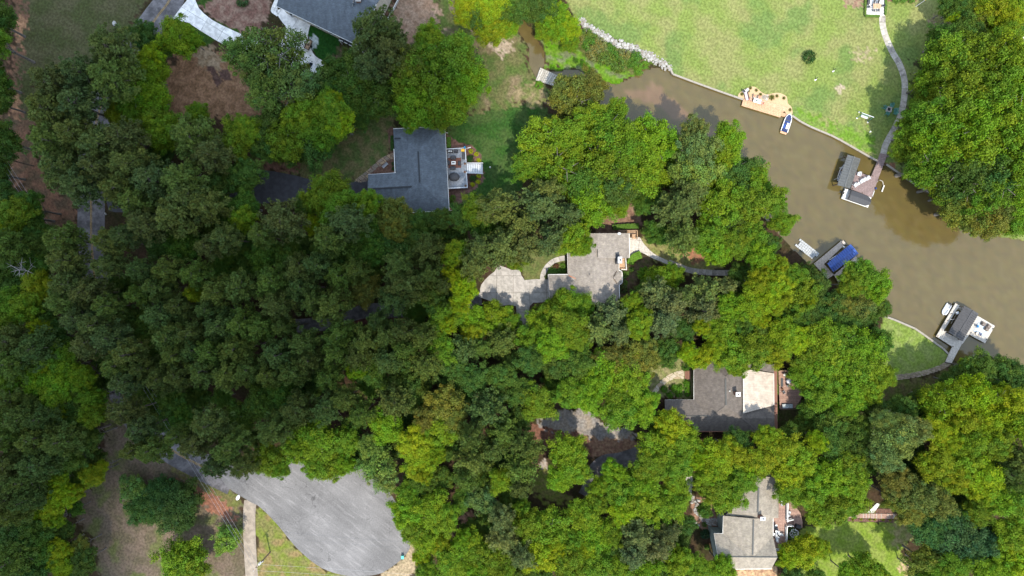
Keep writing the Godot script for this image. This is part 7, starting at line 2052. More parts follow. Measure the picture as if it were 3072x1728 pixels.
func dock_swim() -> void:
	var d := thing("cream_dock", "cream boarded dock with a swim deck reached by gangway", "dock", mid(line([104.01, 3.5, 113.2, 8.9, 101.63, 17.26])))
	decking(d, line([103.81, 3.5, 104.7, 4.09, 100.97, 10.07, 105.29, 12.43, 108.9, 6.48, 112.99, 8.88, 110.68, 12.91, 106.97, 10.89, 105.53, 12.91, 105.17, 13.2, 102.81, 17.7, 101.44, 17.23, 103.02, 13.74, 99.25, 11.31]), 0.53, 0.25, 0.1, 0.3, M.deck_cream)
	posts(d, line([104.07, 3.68, 101.81, 7.54, 99.62, 11.21, 103.18, 13.64, 113.08, 8.84, 110.94, 12.75, 107.21, 11.03]), -1.6, 0.36, M.wood_dark)
	var h := thing("charcoal_boathouse", "charcoal ribbed metal roof boathouse on the cream dock", "boathouse", mid(line([105.96, 4.21, 109.4, 6.05, 105.61, 12.4, 102.29, 10.26])))
	boathouse(h, Vector3(106.51, 2.35, 5.15), Vector3(102.75, 2.35, 11.3), Vector3(104.73, 1.9, 4.16), Vector3(101.1, 1.9, 10.23), Vector3(108.1, 1.9, 5.98), Vector3(104.38, 1.9, 12.25), 14, M.roof_charcoal, M.wood_dark)
	slip_boat("dark boat sheltered under the charcoal ribbed roof", Vector3(104.78, 0, 7.89) + Vector3(0, -0.42, 0), PI - 0.53, M.charcoal)
	var st := begin()
	var l := thing("boat_lift", "pale metal boat lift rails in the dark slip", "boat lift", Vector3(103.35, 0, 7.65))
	for q in [[Vector3(104.24, 1, 4.6), Vector3(105.07, 1, 4.66)], [Vector3(102.47, 1, 7.35), Vector3(103.53, 1, 7.37)], [Vector3(100.7, 1, 10.06), Vector3(101.77, 1, 10.2)]]:
		st = begin()
		tube(st, [q[0], q[1]], [0.06, 0.06], 6)
		tube(st, [q[0] - Vector3(0, 2.6, 0), q[0]], [0.06, 0.06], 6)
		wpart(l, "cross_rail", st, M.wood_white)
	st = begin()
	tube(st, [Vector3(103.54, 0.9, 6.2), Vector3(102.3, 0.9, 8.32)], [0.06, 0.06], 6)
	wpart(l, "side_rail", st, M.metal)
	st = begin()
	box(st, Vector3(103.71, 1, 5.78), Vector3(0.55, 0.5, 0.5), 0.5)
	wpart(l, "winch_box", st, M.grey_light)
	var j := thing("inflatable_dinghy", "small grey inflatable dinghy with white tubes tied to cream dock", "dinghy", Vector3(101.93, 0, 4.99) + Vector3(0, -0.42, 0))
	j.rotation.y = -0.53
	st = begin()
	tube(st, [Vector3(-0.55, 0.25, -1.35), Vector3(-0.55, 0.25, 0.7), Vector3(-0.35, 0.32, 1.25), Vector3(0, 0.36, 1.42), Vector3(0.35, 0.32, 1.25), Vector3(0.55, 0.25, 0.7), Vector3(0.55, 0.25, -1.35)], [0.16, 0.21, 0.21, 0.21, 0.21, 0.21, 0.16], 9)
	lpart(j, "tube", st, M.grey_light)
	st = begin()
	box(st, Vector3(0, 0.16, -0.1), Vector3(1.0, 0.08, 2.5))
	lpart(j, "floor", st, M.grey)
	st = begin()
	box(st, Vector3(0, 0.36, -0.2), Vector3(0.95, 0.06, 0.3))
	lpart(j, "thwart", st, M.white)
	st = begin()
	box(st, Vector3(0, 0.4, -1.35), Vector3(0.95, 0.4, 0.06))
	box(st, Vector3(0, 0.6, -1.5), Vector3(0.3, 0.45, 0.3))
	lpart(j, "motor", st, M.charcoal)
	var r := thing("outdoor_rug", "blue and white patterned rug on the cream swim deck", "rug", mid(line([109.28, 8.01, 111.89, 8.96, 110.59, 11.39, 108.1, 10.03])))
	st = begin()
	prism(st, line([109.07, 7.99, 111.74, 9, 110.37, 11.4, 107.87, 10.03]), 0.305, 0.32)
	wpart(r, "rug_cloth", st, M.rug_blue)
	for k in 7:
		st = begin()
		var f := (k + 0.5) / 7.0
		var p0 := Vector2(109.19, 8.17).lerp(Vector2(108.01, 10.03), f)
		var p1 := Vector2(111.56, 9.06).lerp(Vector2(110.37, 11.25), f)
		bar(st, v3(p0, 0.324), v3(p1, 0.324), 0.1, 0.006)
		wpart(r, "stripe", st, M.white)
	var wick := mat(rgb(0.24, 0.19, 0.16), 0.9, "hard", 2.0)
	var w := covered_chair("wicker_chair", "brown wicker armchair on the patterned rug", "chair", Vector3(110.01, 0.32, 8.35), Vector3(0.85, 0.8, 0.85), 2.6, "wicker chairs on the swim deck rug")
	for q in w.get_children():
		q.material_override = wick
	again(w, Vector3(111.26, 0.32, 8.94), 2.4)
	again(w, Vector3(110.78, 0.32, 9.53), 2.5)
	sling_chair("blue_chair", "bright blue folding chair on the patterned rug", Vector3(108.65, 0.32, 8.94), 1.4, mat(rgb(0.02, 0.16, 0.4), 0.8))
	sling_chair("navy_chair", "navy folding chair at the swim deck rug end", Vector3(109.3, 0.32, 10.78), 2.6, M.navy)
	var c := thing("cooler_box", "brown cooler chest beside the navy chair", "cooler", Vector3(108.55, 0.3, 10.54), 0.6)
	st = begin()
	box(st, Vector3(0, 0.2, 0), Vector3(0.6, 0.4, 0.4))
	lpart(c, "chest", st, M.wood_dark)
	st = begin()
	box(st, Vector3(0, 0.43, 0), Vector3(0.64, 0.06, 0.44))
	lpart(c, "lid", st, M.cream)
	for q in [Vector3(112.45, 0.3, 9.53), Vector3(110.97, 0.3, 12.08), Vector3(107.3, 0.3, 10.48), Vector3(102.75, 0.3, 6.01)]:
		var o := thing("dock_cleat", "dark metal mooring cleat on the cream dock", "cleat", q, 0.5, "mooring cleats on the cream dock")
		st = begin()
		box(st, Vector3(0, 0.14, 0), Vector3(0.5, 0.07, 0.09))
		lpart(o, "horn", st, M.black)
		st = begin()
		box(st, Vector3(0, 0.05, 0), Vector3(0.2, 0.12, 0.12))
		lpart(o, "base", st, M.black)
	var pw := thing("stone_path", "brown stone path curving from lawn to cream dock gangway", "path", mid(line([88.57, 20.98, 102.55, 17.56])))
	paved(pw, "stone", ribbon(smooth(line([86.71, 21.35, 89.81, 20.98, 93.54, 20.51, 97.27, 19.74, 100.37, 18.65, 102.55, 17.41])), 1.25), Vector2(0.62, 0.52), 0.2, -0.1, 0.05, M.flag_brown, 0.06, 0.35)


# ---------------------------------------------------------------- shore
func seawall(label: String, p: PackedVector2Array) -> void:
	var o := thing("seawall", label, "seawall", v3(p[0]))
	for i in p.size() - 1:
		var st := begin()
		bar(st, v3(p[i], -0.55), v3(p[i + 1], -0.55), 0.22, 1.2)
		wpart(o, "wall_panel", st, M.wall_panel)
	var l := length_of(p)
	var n := int(l / 2.4)
	for i in n:
		var a := along(p, l * i / n + 0.02)
		var b := along(p, l * (i + 1) / n - 0.02)
		var st := begin()
		bar(st, v3(a[0], 0.1), v3(b[0], 0.1), 0.42, 0.1)
		wpart(o, "cap_board", st, M.wall_cap)


func shore() -> void:
	seawall("low capped seawall from the pale riprap to the tan deck", line([36.71, -52.22, 37.36, -50.23, 43.48, -47.93, 49.07, -45.92, 54.19, -44.15]))
	seawall("curved capped seawall along lawn below the bench swing", line([65.59, -40.42, 67.45, -39.08, 70.25, -37.62, 75.53, -35.45, 79.88, -32.97, 84.22, -30.48, 85.65, -29.74]))
	seawall("dark seawall under the grove past the purplish gangway", line([87.73, -28.99, 92.61, -25.57, 96.65, -23.03, 101.62, -20.57, 105.03, -18.4]))
	seawall("seawall edging the small lawn beside cream dock", line([86.96, 6.54, 90.12, 7.62, 92.92, 8.87, 95.09, 9.8, 97.89, 12.03, 100.37, 13.59, 102.86, 16.01]))
	var rr := thing("riprap", "pale broken rock bank between marsh and bright lawn", "rocks", Vector3(24.85, 0, -57.56))
	var p := line([14.91, -63, 17.39, -61.44, 19.88, -59.89, 21.74, -58.8, 24.22, -57.56, 27.95, -56.32, 29.81, -55.23, 31.37, -54.77, 34.16, -53.06, 36.65, -51.82])
	rock_line(rr, p, 150, 0.22, 0.5, 0.75)
	var mm := MultiMesh.new()
	mm.transform_format = MultiMesh.TRANSFORM_3D
	mm.mesh = rocks()[1]
	mm.instance_count = 520
	var l := length_of(p)
	for i in 520:
		var a := along(p, l * rng.randf())
		var at: Vector2 = a[0] + Vector2(rng.randf_range(-1, 1), rng.randf_range(-1, 1)) * 0.95
		var r := rng.randf_range(0.1, 0.28)
		mm.set_instance_transform(i, Transform3D(Basis(Vector3.UP, rng.randf() * TAU).scaled(Vector3(r, r * 0.7, r)), v3(at, 0.03) - rr.position))
	var o := MultiMeshInstance3D.new()
	o.name = "small_rocks"
	o.multimesh = mm
	o.material_override = M.rock[0]
	o.set_meta("kind", "stuff")
	rr.add_child(o, true)
	# footbridge of old planks
	var b := thing("plank_footbridge", "weathered grey plank footbridge over the creek", "footbridge", mid(line([6.68, -51.51, 11.96, -49.18, 10.71, -47.31, 5.59, -48.56])))
	var a0 := Vector2(6.61, -51.54)
	var a1 := Vector2(12.02, -49.11)
	var b0 := Vector2(5.53, -48.62)
	var b1 := Vector2(10.25, -47.06)
	var n := 12
	for i in n:
		var f := float(i) / n + 0.004
		var g := float(i + 1) / n - 0.006
		var st := begin()
		prism(st, PackedVector2Array([a0.lerp(a1, f), a0.lerp(a1, g), b0.lerp(b1, g), b0.lerp(b1, f)]), 0.3, 0.38 + 0.012 * (i % 3))
		wpart(b, "plank", st, M.plank_old[(i * 5 + i / 3) % 3])
	for q in [[a0, a1], [b0, b1]]:
		var st := begin()
		bar(st, v3(q[0].lerp((a1 + b0) * 0.5, 0.08), 0.18), v3(q[1].lerp((a1 + b0) * 0.5, 0.08), 0.18), 0.16, 0.24)
		wpart(b, "beam", st, M.wood_dark)


# ---------------------------------------------------------------- street
func wires(label: String, runs: Array) -> void:
	for r in runs:
		var o := thing("overhead_wire", label, "wire", Vector3.ZERO, 0.0, label)
		var st := begin()
		var pts := []
		var rad := []
		for i in 9:
			var f := i / 8.0
			var p: Vector3 = r[0].lerp(r[1], f)
			p.y -= 4.0 * f * (1.0 - f) * 0.9
			pts.append(p)
			rad.append(0.016)
		tube(st, pts, rad, 5)
		lpart(o, "cable", st, M.grey)


func utility_pole(label: String, at: Vector3, h: float, turn: float, drum: bool) -> Node3D:
	var o := thing("utility_pole", label, "utility pole", at, turn)
	var st := begin()
	tube(st, [Vector3(0, -0.3, 0), Vector3(0, h, 0)], [0.17, 0.12], 9)
	lpart(o, "shaft", st, M.wood_dark)
	st = begin()
	box(st, Vector3(0, h - 0.4, 0), Vector3(2.2, 0.12, 0.1))
	lpart(o, "crossarm", st, M.wood)
	for s in [-1.0, -0.4, 0.4, 1.0]:
		st = begin()
		lathe(st, Vector3(s, h - 0.34, 0), [Vector2(0.06, 0), Vector2(0.08, 0.12), Vector2(0.04, 0.2), Vector2(0, 0.22)], 8)
		lpart(o, "insulator", st, M.white)
	if drum:
		st = begin()
		tube(st, [Vector3(0.32, h - 2.2, 0.0), Vector3(0.32, h - 1.2, 0.0)], [0.24, 0.24], 10)
		lpart(o, "transformer", st, M.grey_light)
		st = begin()
		box(st, Vector3(-0.1, h - 4.0, 0.18), Vector3(0.3, 0.5, 0.2))
		lpart(o, "meter_box", st, M.grey)
	return o


func street_things() -> void:
	var p1 := Vector3(-56.64, 0, 61.89)
	utility_pole("utility pole with transformer beside dirt track and turning circle", p1, 9.0, 0.9, true)
	var p2 := Vector3(-112.17, 0, -28.62)
	utility_pole("dark utility pole on the dirt verge beside the woods", p2, 10.5, 0.35, false)
	var t1 := p1 + Vector3(0, 8.8, 0)
	var t2 := p2 + Vector3(0, 10.3, 0)
	var g := []
	for s in [-0.8, 0.0, 0.8]:
		g.append([t1 + Vector3(s * 0.6, 0, -s * 0.8), t2 + Vector3(s * 0.9, 0, -s * 0.35)])
	wires("overhead wire between the two utility poles", g)
	g = []
	for s in [-0.7, 0.7]:
		g.append([t1 + Vector3(0, 0, s), t1 + Vector3(60, 0.5, s + 4.5)])
	wires("overhead wire crossing the turning circle from the transformer pole", g)
	g = []
	for s in [-0.7, 0.7]:
		g.append([t2 + Vector3(s, 0, 0), t2 + Vector3(-40, 1, -26 + s)])
	wires("overhead wire leaving the verge pole over the woods", g)
	var b := thing("wheeled_bin", "teal green wheeled bin on the turning circle edge", "bin", Vector3(-25.53, 0, 62.81), 0.1)
	var st := begin()
	slab(st, [Vector3(-0.32, 1.0, -0.36), Vector3(0.32, 1.0, -0.36), Vector3(0.32, 1.0, 0.36), Vector3(-0.32, 1.0, 0.36)], 0.06)
	lpart(b, "lid", st, M.teal)
	st = begin()
	quad(st, Vector3(-0.3, 0.95, -0.34), Vector3(0.3, 0.95, -0.34), Vector3(0.24, 0.05, -0.28), Vector3(-0.24, 0.05, -0.28))
	quad(st, Vector3(-0.3, 0.95, 0.34), Vector3(-0.24, 0.05, 0.28), Vector3(0.24, 0.05, 0.28), Vector3(0.3, 0.95, 0.34))
	quad(st, Vector3(-0.3, 0.95, -0.34), Vector3(-0.24, 0.05, -0.28), Vector3(-0.24, 0.05, 0.28), Vector3(-0.3, 0.95, 0.34))
	quad(st, Vector3(0.3, 0.95, -0.34), Vector3(0.3, 0.95, 0.34), Vector3(0.24, 0.05, 0.28), Vector3(0.24, 0.05, -0.28))
	lpart(b, "body", st, M.teal)
	for s in [-0.28, 0.28]:
		st = begin()
		tube(st, [Vector3(s - 0.03, 0.12, -0.3), Vector3(s + 0.03, 0.12, -0.3)], [0.12, 0.12], 10)
		lpart(b, "wheel", st, M.black)
	var d := thing("drain_slab", "white concrete drain slab at the corner of turning circle", "drain", Vector3(-64.22, 0, 49.12), -0.5)
	st = begin()
	lathe(st, Vector3.ZERO, [Vector2(0.55, -0.2), Vector2(0.55, 0.12), Vector2(0.5, 0.15), Vector2(0.0, 0.15)], 10, Vector2(0.75, 1.2))
	lpart(d, "slab", st, M.white)
	st = begin()
	box(st, Vector3(0, 0.16, 0.1), Vector3(0.3, 0.03, 0.5))
	lpart(d, "lid", st, M.concrete_white[1])
	var m := thing("mailbox", "white mailbox at the mouth of the black asphalt drive", "mailbox", Vector3(-94.6, 0, -17.28), 0.4)
	st = begin()
	box(st, Vector3(0, 0.5, 0), Vector3(0.1, 1.0, 0.1))
	lpart(m, "post", st, M.wood_dark)
	st = begin()
	box(st, Vector3(0, 1.1, 0), Vector3(0.22, 0.2, 0.5))
	tube(st, [Vector3(0, 1.2, -0.25), Vector3(0, 1.2, 0.25)], [0.11, 0.11], 8)
	lpart(m, "letter_box", st, M.white)
	var s1 := thing("field_stone", "pale pinkish boulder on the green meadow by road", "stone", Vector3(-93.14, 0, -61.97))
	mpart(s1, "boulder", rocks()[2], M.rock[2], Transform3D(Basis().scaled(Vector3(0.5, 0.35, 0.6)), Vector3(0, 0.15, 0)))
	# dead tree standing bare in the woods
	var q := Vector3(-104.82, 12, -4.15)
	var dt := thing("dead_tree", "bare pale dead tree among the woods past the verge", "dead tree", Vector3(q.x, 0, q.z))
	st = begin()
	tube(st, [Vector3(0, -0.3, 0), Vector3(0.2, 6, 0), Vector3(0, 15, 0.3)], [0.3, 0.22, 0.1], 7)
	lpart(dt, "trunk", st, M.bark_dead)
	for k in 13:
		st = begin()
		var y := 10.0 + k * 0.42
		var a := k * 2.4
		var l := rng.randf_range(1.8, 3.6)
		var e := Vector3(cos(a) * l, y + l * 0.45, sin(a) * l)
		tube(st, [Vector3(0, y, 0.2), Vector3(cos(a) * l * 0.5, y + l * 0.3, sin(a) * l * 0.5), e], [0.1, 0.07, 0.03], 5)
		for w in [-0.5, 0.5]:
			tube(st, [Vector3(cos(a) * l * 0.5, y + l * 0.3, sin(a) * l * 0.5), Vector3(cos(a + w) * l * 0.95, y + l * 0.5, sin(a + w) * l * 0.95)], [0.05, 0.02], 4)
		lpart(dt, "branch", st, M.bark_dead)


# ---------------------------------------------------------------- shrubs and hedges
func shrub_mesh(n: int, size: float) -> ArrayMesh:
	for k in 26:
		var d := dir3()
		d.y = absf(d.y) * 0.9
		clump(d * 0.68 + Vector3(0, 0.25, 0), 0.32, n, size)
	return leaf_mesh()


func hedge(label: String, p: PackedVector2Array, w: float, h: float, c: Array, category := "hedge") -> void:
	var o := thing("clipped_hedge", label, category, v3(p[0]))
	var l := length_of(p)
	for i in int(l * w * 190.0 + l * h * 120.0):
		var a := along(p, l * rng.randf())
		var side := rng.randf_range(-1, 1)
		var top := rng.randf() < 0.6
		var y := h * (rng.randf_range(0.9, 1.03) if top else rng.randf())
		if not top:
			side = signf(side) * rng.randf_range(0.92, 1.03)
		var at: Vector2 = a[0] + Vector2(-a[1].y, a[1].x) * side * w * 0.5
		var n := (Vector3(-a[1].y, 0, a[1].x) * (0.0 if top else side) + Vector3(0, 1.0 if top else 0.2, 0) + dir3() * 0.6).normalized()
		leaf(v3(at, y) - o.position, n, n.cross(dir3()).normalized(), 0.13, 0.085, tint())
	mpart(o, "foliage", leaf_mesh(), leaf_mat(c, 1.0))
	var st := begin()
	prism(st, ribbon(p, w * 0.8), 0.0, h * 0.85)
	wpart(o, "branches", st, mat(rgb(0.03, 0.035, 0.015), 0.95))


func small_plants() -> void:
	var shapes := [shrub_mesh(34, 0.1), shrub_mesh(34, 0.1), shrub_mesh(40, 0.09)]
	var tones := {}
	var sh := func(called: String, label: String, at: Vector2, r: float, hs: float, c: Array, group := "") -> void:
		var o := thing(called, label, "shrub", v3(at), rng.randf() * TAU, group)
		var key := str(c)
		if not tones.has(key):
			tones[key] = leaf_mat(c, 1.0)
		mpart(o, "foliage", shapes[rng.randi() % 3], tones[key], Transform3D(Basis().scaled(Vector3(r, r * hs, r)), Vector3.ZERO))
		var st := begin()
		tube(st, [Vector3(0, -0.1, 0), Vector3(0, r * hs * 0.6, 0)], [0.06, 0.04], 5)
		lpart(o, "stem", st, M.bark)
	var G := [0.07, 0.13, 0.02]
	var D := [0.03, 0.065, 0.015]
	var Y := [0.36, 0.36, 0.012]
	for p in line([-9.63, -31.98, -8.34, -31.33, -7.86, -29.88, -7.77, -26.17, -8.02, -24.81, -9.31, -24.24]):
		sh.call("golden_shrub", "round golden yellow shrub in the bed below grey deck", p, 0.62, 0.9, Y, "golden shrubs below the grey deck")
	sh.call("dark_shrub", "dark green shrub between golden shrubs by the deck stairs", Vector2(-9.7, -30.18), 1.0, 0.8, D)
	sh.call("dark_shrub", "dark green shrub beside deck below the covered table", Vector2(-9.14, -25.59), 0.95, 0.8, D)
	sh.call("round_shrub", "light green shrub on mulch beyond the grey deck", Vector2(-13.91, -21.03), 0.85, 0.8, [0.1, 0.17, 0.02])
	sh.call("round_shrub", "green shrub on mulch at slate hip house corner", Vector2(-14.08, -19.83), 0.6, 0.8, G)
	for p in line([-27.71, -29.19, -27.71, -27.9]):
		sh.call("dark_shrub", "small dark shrub by the garden bench wall", p, 0.55, 0.8, D, "dark shrubs by the garden bench")
	hedge("dark hedge along the slate hip house front wall", line([-27.97, -35.54, -27.97, -32.16]), 0.7, 0.8, D)
	hedge("green hedge along the slate hip house deck wall", line([-14.79, -35.22, -14.71, -32.8]), 0.9, 0.7, G)
	# grey shingle house
	hedge("banana shaped green hedge beside the cream lake patio", smooth(line([27.54, -5.56, 27.86, -6.45, 28.83, -7.34, 30.12, -7.82])), 1.7, 0.8, [0.1, 0.18, 0.02])
	hedge("long hedge behind the grey shingle house", smooth(line([23.48, -14.09, 25.9, -14.33, 29.6, -14.49])), 1.1, 1.0, G)
	hedge("low green hedge inside the curved front walk", smooth(line([8.46, -4.04, 10.31, -3.96, 12.57, -3.96])), 1.2, 0.5, G)
	sh.call("round_shrub", "bright green round shrub by the curved front walk", Vector2(11.92, -5.25), 0.75, 0.9, [0.09, 0.17, 0.02])
	sh.call("red_shrub", "reddish brown shrub by the curved front walk", Vector2(10.31, -5.05), 0.8, 0.8, [0.1, 0.045, 0.025])
	sh.call("dark_shrub", "olive shrub at the garage corner by curved walk", Vector2(7.97, -2.59), 0.5, 0.9, [0.06, 0.08, 0.02])
	sh.call("round_shrub", "round clipped shrub below narrow tan deck", Vector2(27.99, -4.31), 0.68, 0.9, G)
	for p in line([26.27, -3.39, 26.99, -3.47, 26.27, -2.67, 26.59, -1.3, 26.43, -0.57]):
		sh.call("round_shrub", "green shrub along the grey house bay window", p, 0.6, 0.8, [0.1, 0.17, 0.025], "green shrubs by the bay window")
	sh.call("dark_shrub", "broad dull green shrub at grey house lake corner", Vector2(26.06, 0.24), 1.15, 0.9, [0.075, 0.1, 0.03])
	for p in line([27.11, -2.18, 28.4, -5.25, 28.88, -5.58]):
		sh.call("red_shrub", "small rusty pink shrub in the lake side bed", p, 0.4, 0.7, [0.2, 0.1, 0.07], "rusty shrubs in the lake side bed")
	# beige panel house
	for p in line([40.9, 22.21, 40.9, 23.34, 41.06, 24.63, 39.05, 24.79, 36.96, 25.03, 35.59, 23.66, 38.16, 23.82, 39.37, 23.34, 37.84, 23.18]):
		sh.call("clipped_shrub", "clipped bright green shrub in the front bed block", p, 0.92, 0.85, [0.075, 0.17, 0.012], "clipped shrubs before the brown shingle house")
	sh.call("round_shrub", "large round green shrub beside brick front steps", Vector2(40.61, 18.33), 1.2, 1.1, [0.06, 0.13, 0.015])
	sh.call("red_shrub", "dark purple shrub among clipped bright green shrubs", Vector2(37.11, 23.46), 0.45, 0.9, [0.07, 0.03, 0.035])
	hedge("leafy climber strip between beige roof and red deck", line([61.66, 18.77, 61.58, 21.76, 61.71, 24.82]), 0.75, 0.9, [0.09, 0.16, 0.02], "climber")
	hedge("lower leafy strip beside the brown house side wall", line([61.78, 26.61, 61.86, 29.03, 61.78, 31.12]), 0.6, 0.7, G, "climber")
	# tan house
	sh.call("round_shrub", "tall green shrub on brown mulch by fieldstones", Vector2(44.55, 51.48), 0.95, 1.3, G)
	sh.call("round_shrub", "golden green shrub beside tan house entrance", Vector2(48.21, 52.51), 0.8, 1.2, [0.13, 0.14, 0.015])
	sh.call("round_shrub", "green shrub at the fieldstone edge by brick stoop", Vector2(45.05, 55.35), 0.7, 0.9, G)
	sh.call("dark_shrub", "big dark shrub beside the teal wall", Vector2(45.01, 57.34), 1.3, 1.6, [0.03, 0.07, 0.035])
	sh.call("round_shrub", "small shrub on mulch below the teal wall windows", Vector2(45.6, 60.56), 0.75, 0.9, G)
	sh.call("flowering_shrub", "white flowering shrub beside white deck railing", Vector2(65.24, 57.23), 1.45, 1.0, [0.11, 0.17, 0.05])
	var fl := begin()
	var c := Vector3(65.53, 1.6, 56.98)
	for i in 70:
		var d := dir3()
		d.y = absf(d.y)
		box(fl, c + Vector3(d.x * 1.0, d.y * 0.8 - 0.2, d.z * 1.0), Vector3(0.13, 0.06, 0.13), rng.randf())
	wpart(get_child(get_child_count() - 1), "blossom", fl, M.white).set_meta("kind", "stuff")
	# lawn
	sh.call("lawn_bush", "lone round dark green bush on the bright lawn", Vector2(69.37, -53.88), 1.75, 0.9, D)
	for p in line([89.86, -67.51, 91.65, -67.47, 93.44, -67.47]):
		sh.call("round_shrub", "clipped shrub in the bed at top of lawn", p, 1.0, 0.8, [0.1, 0.19, 0.03], "clipped shrubs in the lawn top bed")
	hedge("low clipped hedge along the white patio side by grill", line([82.68, -68.09, 82.63, -63.88]), 0.42, 0.5, [0.09, 0.13, 0.03])
	hedge("low clipped hedge along the white patio front", line([82.66, -63.68, 85.98, -63.57]), 0.42, 0.5, [0.09, 0.15, 0.03])
	hedge("low clipped hedge between white patio and lawn", line([87.45, -68.09, 87.34, -63.97]), 0.42, 0.5, [0.09, 0.15, 0.03])
	sh.call("round_shrub", "dark shrub on red mulch by the concrete drive", Vector2(-62.93, -66.94), 1.6, 0.8, [0.05, 0.09, 0.03])
	for p in line([17.3, -59.13, 17.92, -56.97, 19.16, -58.2, 21.63, -55.73, 20.39, -56.97, 24.1, -53.88, 26.27, -54.18, 22.87, -56.04, 19.16, -54.8, 28.74, -53.88, 25.03, -52.33, 27.81, -52.64, 21.63, -53.88, 16.07, -57.89]):
		sh.call("bank_shrub", "straggly green shrub on the marshy creek bank", p, rng.randf_range(1.4, 2.6), 0.7, [[0.08, 0.12, 0.02], [0.13, 0.13, 0.04], [0.06, 0.13, 0.015]][rng.randi() % 3], "straggly shrubs on the creek bank")
	for p in line([24.15, -51.81, 29.41, -51.5, 30.96, -52.12, 29.72, -50.57, 6.35, -47.48]):
		sh.call("bank_shrub", "low bright shrub at the muddy water edge", p, 1.1, 0.7, [0.09, 0.18, 0.015], "low shrubs at the muddy water edge")
	# spiky tufts on the sand, and by the boardwalk
	for i in 70:
		var d := dir3()
		d.y = absf(d.y) * 0.6 + 0.2
		d = d.normalized()
		var n := d.cross(dir3()).normalized()
		leaf(d * 0.36, n, d, 0.36, 0.04, tint())
	var spike := leaf_mesh()
	var tone := leaf_mat([0.13, 0.12, 0.03], 1.0)
	var k := 0
	for p in line([55.83, -46.85, 57.2, -46.29, 58.19, -45.3, 60.82, -44.56, 62.07, -44.95, 63.66, -44.48, 65.08, -41.72, 55.31, -46.11, 53.84, -45.38]):
		var o := thing("spiky_grass", "spiky olive grass tuft planted in the sand bed", "grass tuft", v3(p, 0.05), k * 1.3, "spiky tufts in the sand bed")
		mpart(o, "blades", spike, tone, Transform3D(Basis().scaled(Vector3.ONE * (1.3 if k == 3 else 0.75)), Vector3.ZERO))
		k += 1
	for p in line([79.73, 54.2, 81.74, 54.14, 83.76, 54.14, 84.84, 54.17, 86.86, 54.23, 88.56, 54.32, 84.69, 52.4]):
		var o := thing("border_plant", "small yellow-green plant in the mulch beside boardwalk", "plant", v3(p, 0.05), k * 1.7, "border plants beside the boardwalk")
		mpart(o, "blades", spike, leaf_mat([0.22, 0.22, 0.02], 1.0), Transform3D(Basis().scaled(Vector3.ONE * 0.75), Vector3.ZERO))
		k += 1


# ---------------------------------------------------------------- trees
const KINDS := [
	["pine_tree", "grey-green pine", "pine", 0, [0.096, 0.124, 0.036]],
	["broadleaf_tree", "mid green broadleaf tree", "tree", 1, [0.11, 0.178, 0.01]],
	["yellow_green_tree", "yellow-green broadleaf tree", "tree", 1, [0.17, 0.225, 0.008]],
	["understory_tree", "dark green understory tree", "tree", 1, [0.058, 0.105, 0.016]],
	["airy_tree", "thin-leaved open tree", "tree", 3, [0.095, 0.14, 0.035]],
	["olive_green_tree", "olive green broadleaf tree", "tree", 1, [0.115, 0.125, 0.022]],
	["pale_green_tree", "pale-tipped light green tree", "tree", 1, [0.14, 0.18, 0.045]],
	["evergreen_tree", "dense rounded evergreen", "evergreen", 2, [0.038, 0.082, 0.016]],
	["feathery_tree", "small feathery light green tree", "tree", 3, [0.11, 0.17, 0.03]],
	["pine_tree", "deep green pine", "pine", 0, [0.082, 0.116, 0.028]],
	["pine_tree", "sunlit-painted grey-green pine", "pine", 0, [0.125, 0.152, 0.055]],  # pine green raised to a sunlit tone, sunlight painted into the leaf colour
	["evergreen_tree", "dense blue-green tree", "evergreen", 2, [0.042, 0.092, 0.03]],
	["young_tree", "low young green tree", "tree", 1, [0.068, 0.115, 0.018]],
]
const ZONES := ["in the woods past the dirt verge", "in the brown clearing beside the road", "between the road and the bare straw patch", "in the deep woods of the long wooded lot", "around the pale grey shingle house", "beside the concrete drive and slate blue roof", "near the slate hip roof with deck", "along the bank of the brown cove", "around the asphalt turning circle", "beside the curved lawn footpath", "around the house with the beige roof panel", "in the grove around the gravel yard", "around the tan roofed house with white railings", "in the woods beyond the boardwalk", "beside a lone yellow-green crown in the deep woods", "beside the tall yellow-green tree by the apron", "by the yellow centre line of the road", "at the road end of the white drive", "beside the white concrete drive", "beside the parked white pickup", "overhanging the slate blue roof", "at the creek head", "near the plank footbridge", "along the black asphalt drive", "by the flagstone walk", "behind the slate hip house", "past the golden shrubs", "beside the woodland drive", "beside the wide concrete apron", "over the curved front walk", "behind the grey shingle garage", "by the lake patio path", "by the red earth gap in trees", "by the floating cube platform", "over the blue boathouse", "at the point of the cove", "over the cream flagstone walk", "overhanging the beige roof panel", "beside the red-brown deck", "on the small lawn by stone path", "beside the cream dock gangway", "at the gravel yard", "beside the little grove lawn", "behind the brown shingle house", "by the fieldstone rock garden", "under the teal wall", "overhanging the tan shingle roof", "over the white railed deck", "by the white flowering shrub", "over the white ramp and boardwalk", "at the bright lawn edge past the boardwalk", "behind the teal wheeled bin", "over the turning circle edge", "overhanging the turning circle", "over the road before turning circle", "over the road bend", "beside the verge utility pole", "around the bare dead tree", "by the grey gable house", "over the footpath bend", "at the purplish gangway", "overhanging the cove past the gangway", "at the muddy cove head", "beside the dark lawn and cove head", "beside the bare straw patch", "beyond the black drive mouth", "at the road end of the long wooded lot", "between the black asphalt drive and the woodland drive", "between the woodland drive and the turning circle"]

var leaf_v := PackedVector3Array()
var leaf_n := PackedVector3Array()
var leaf_c := PackedColorArray()
var leaf_i := PackedInt32Array()


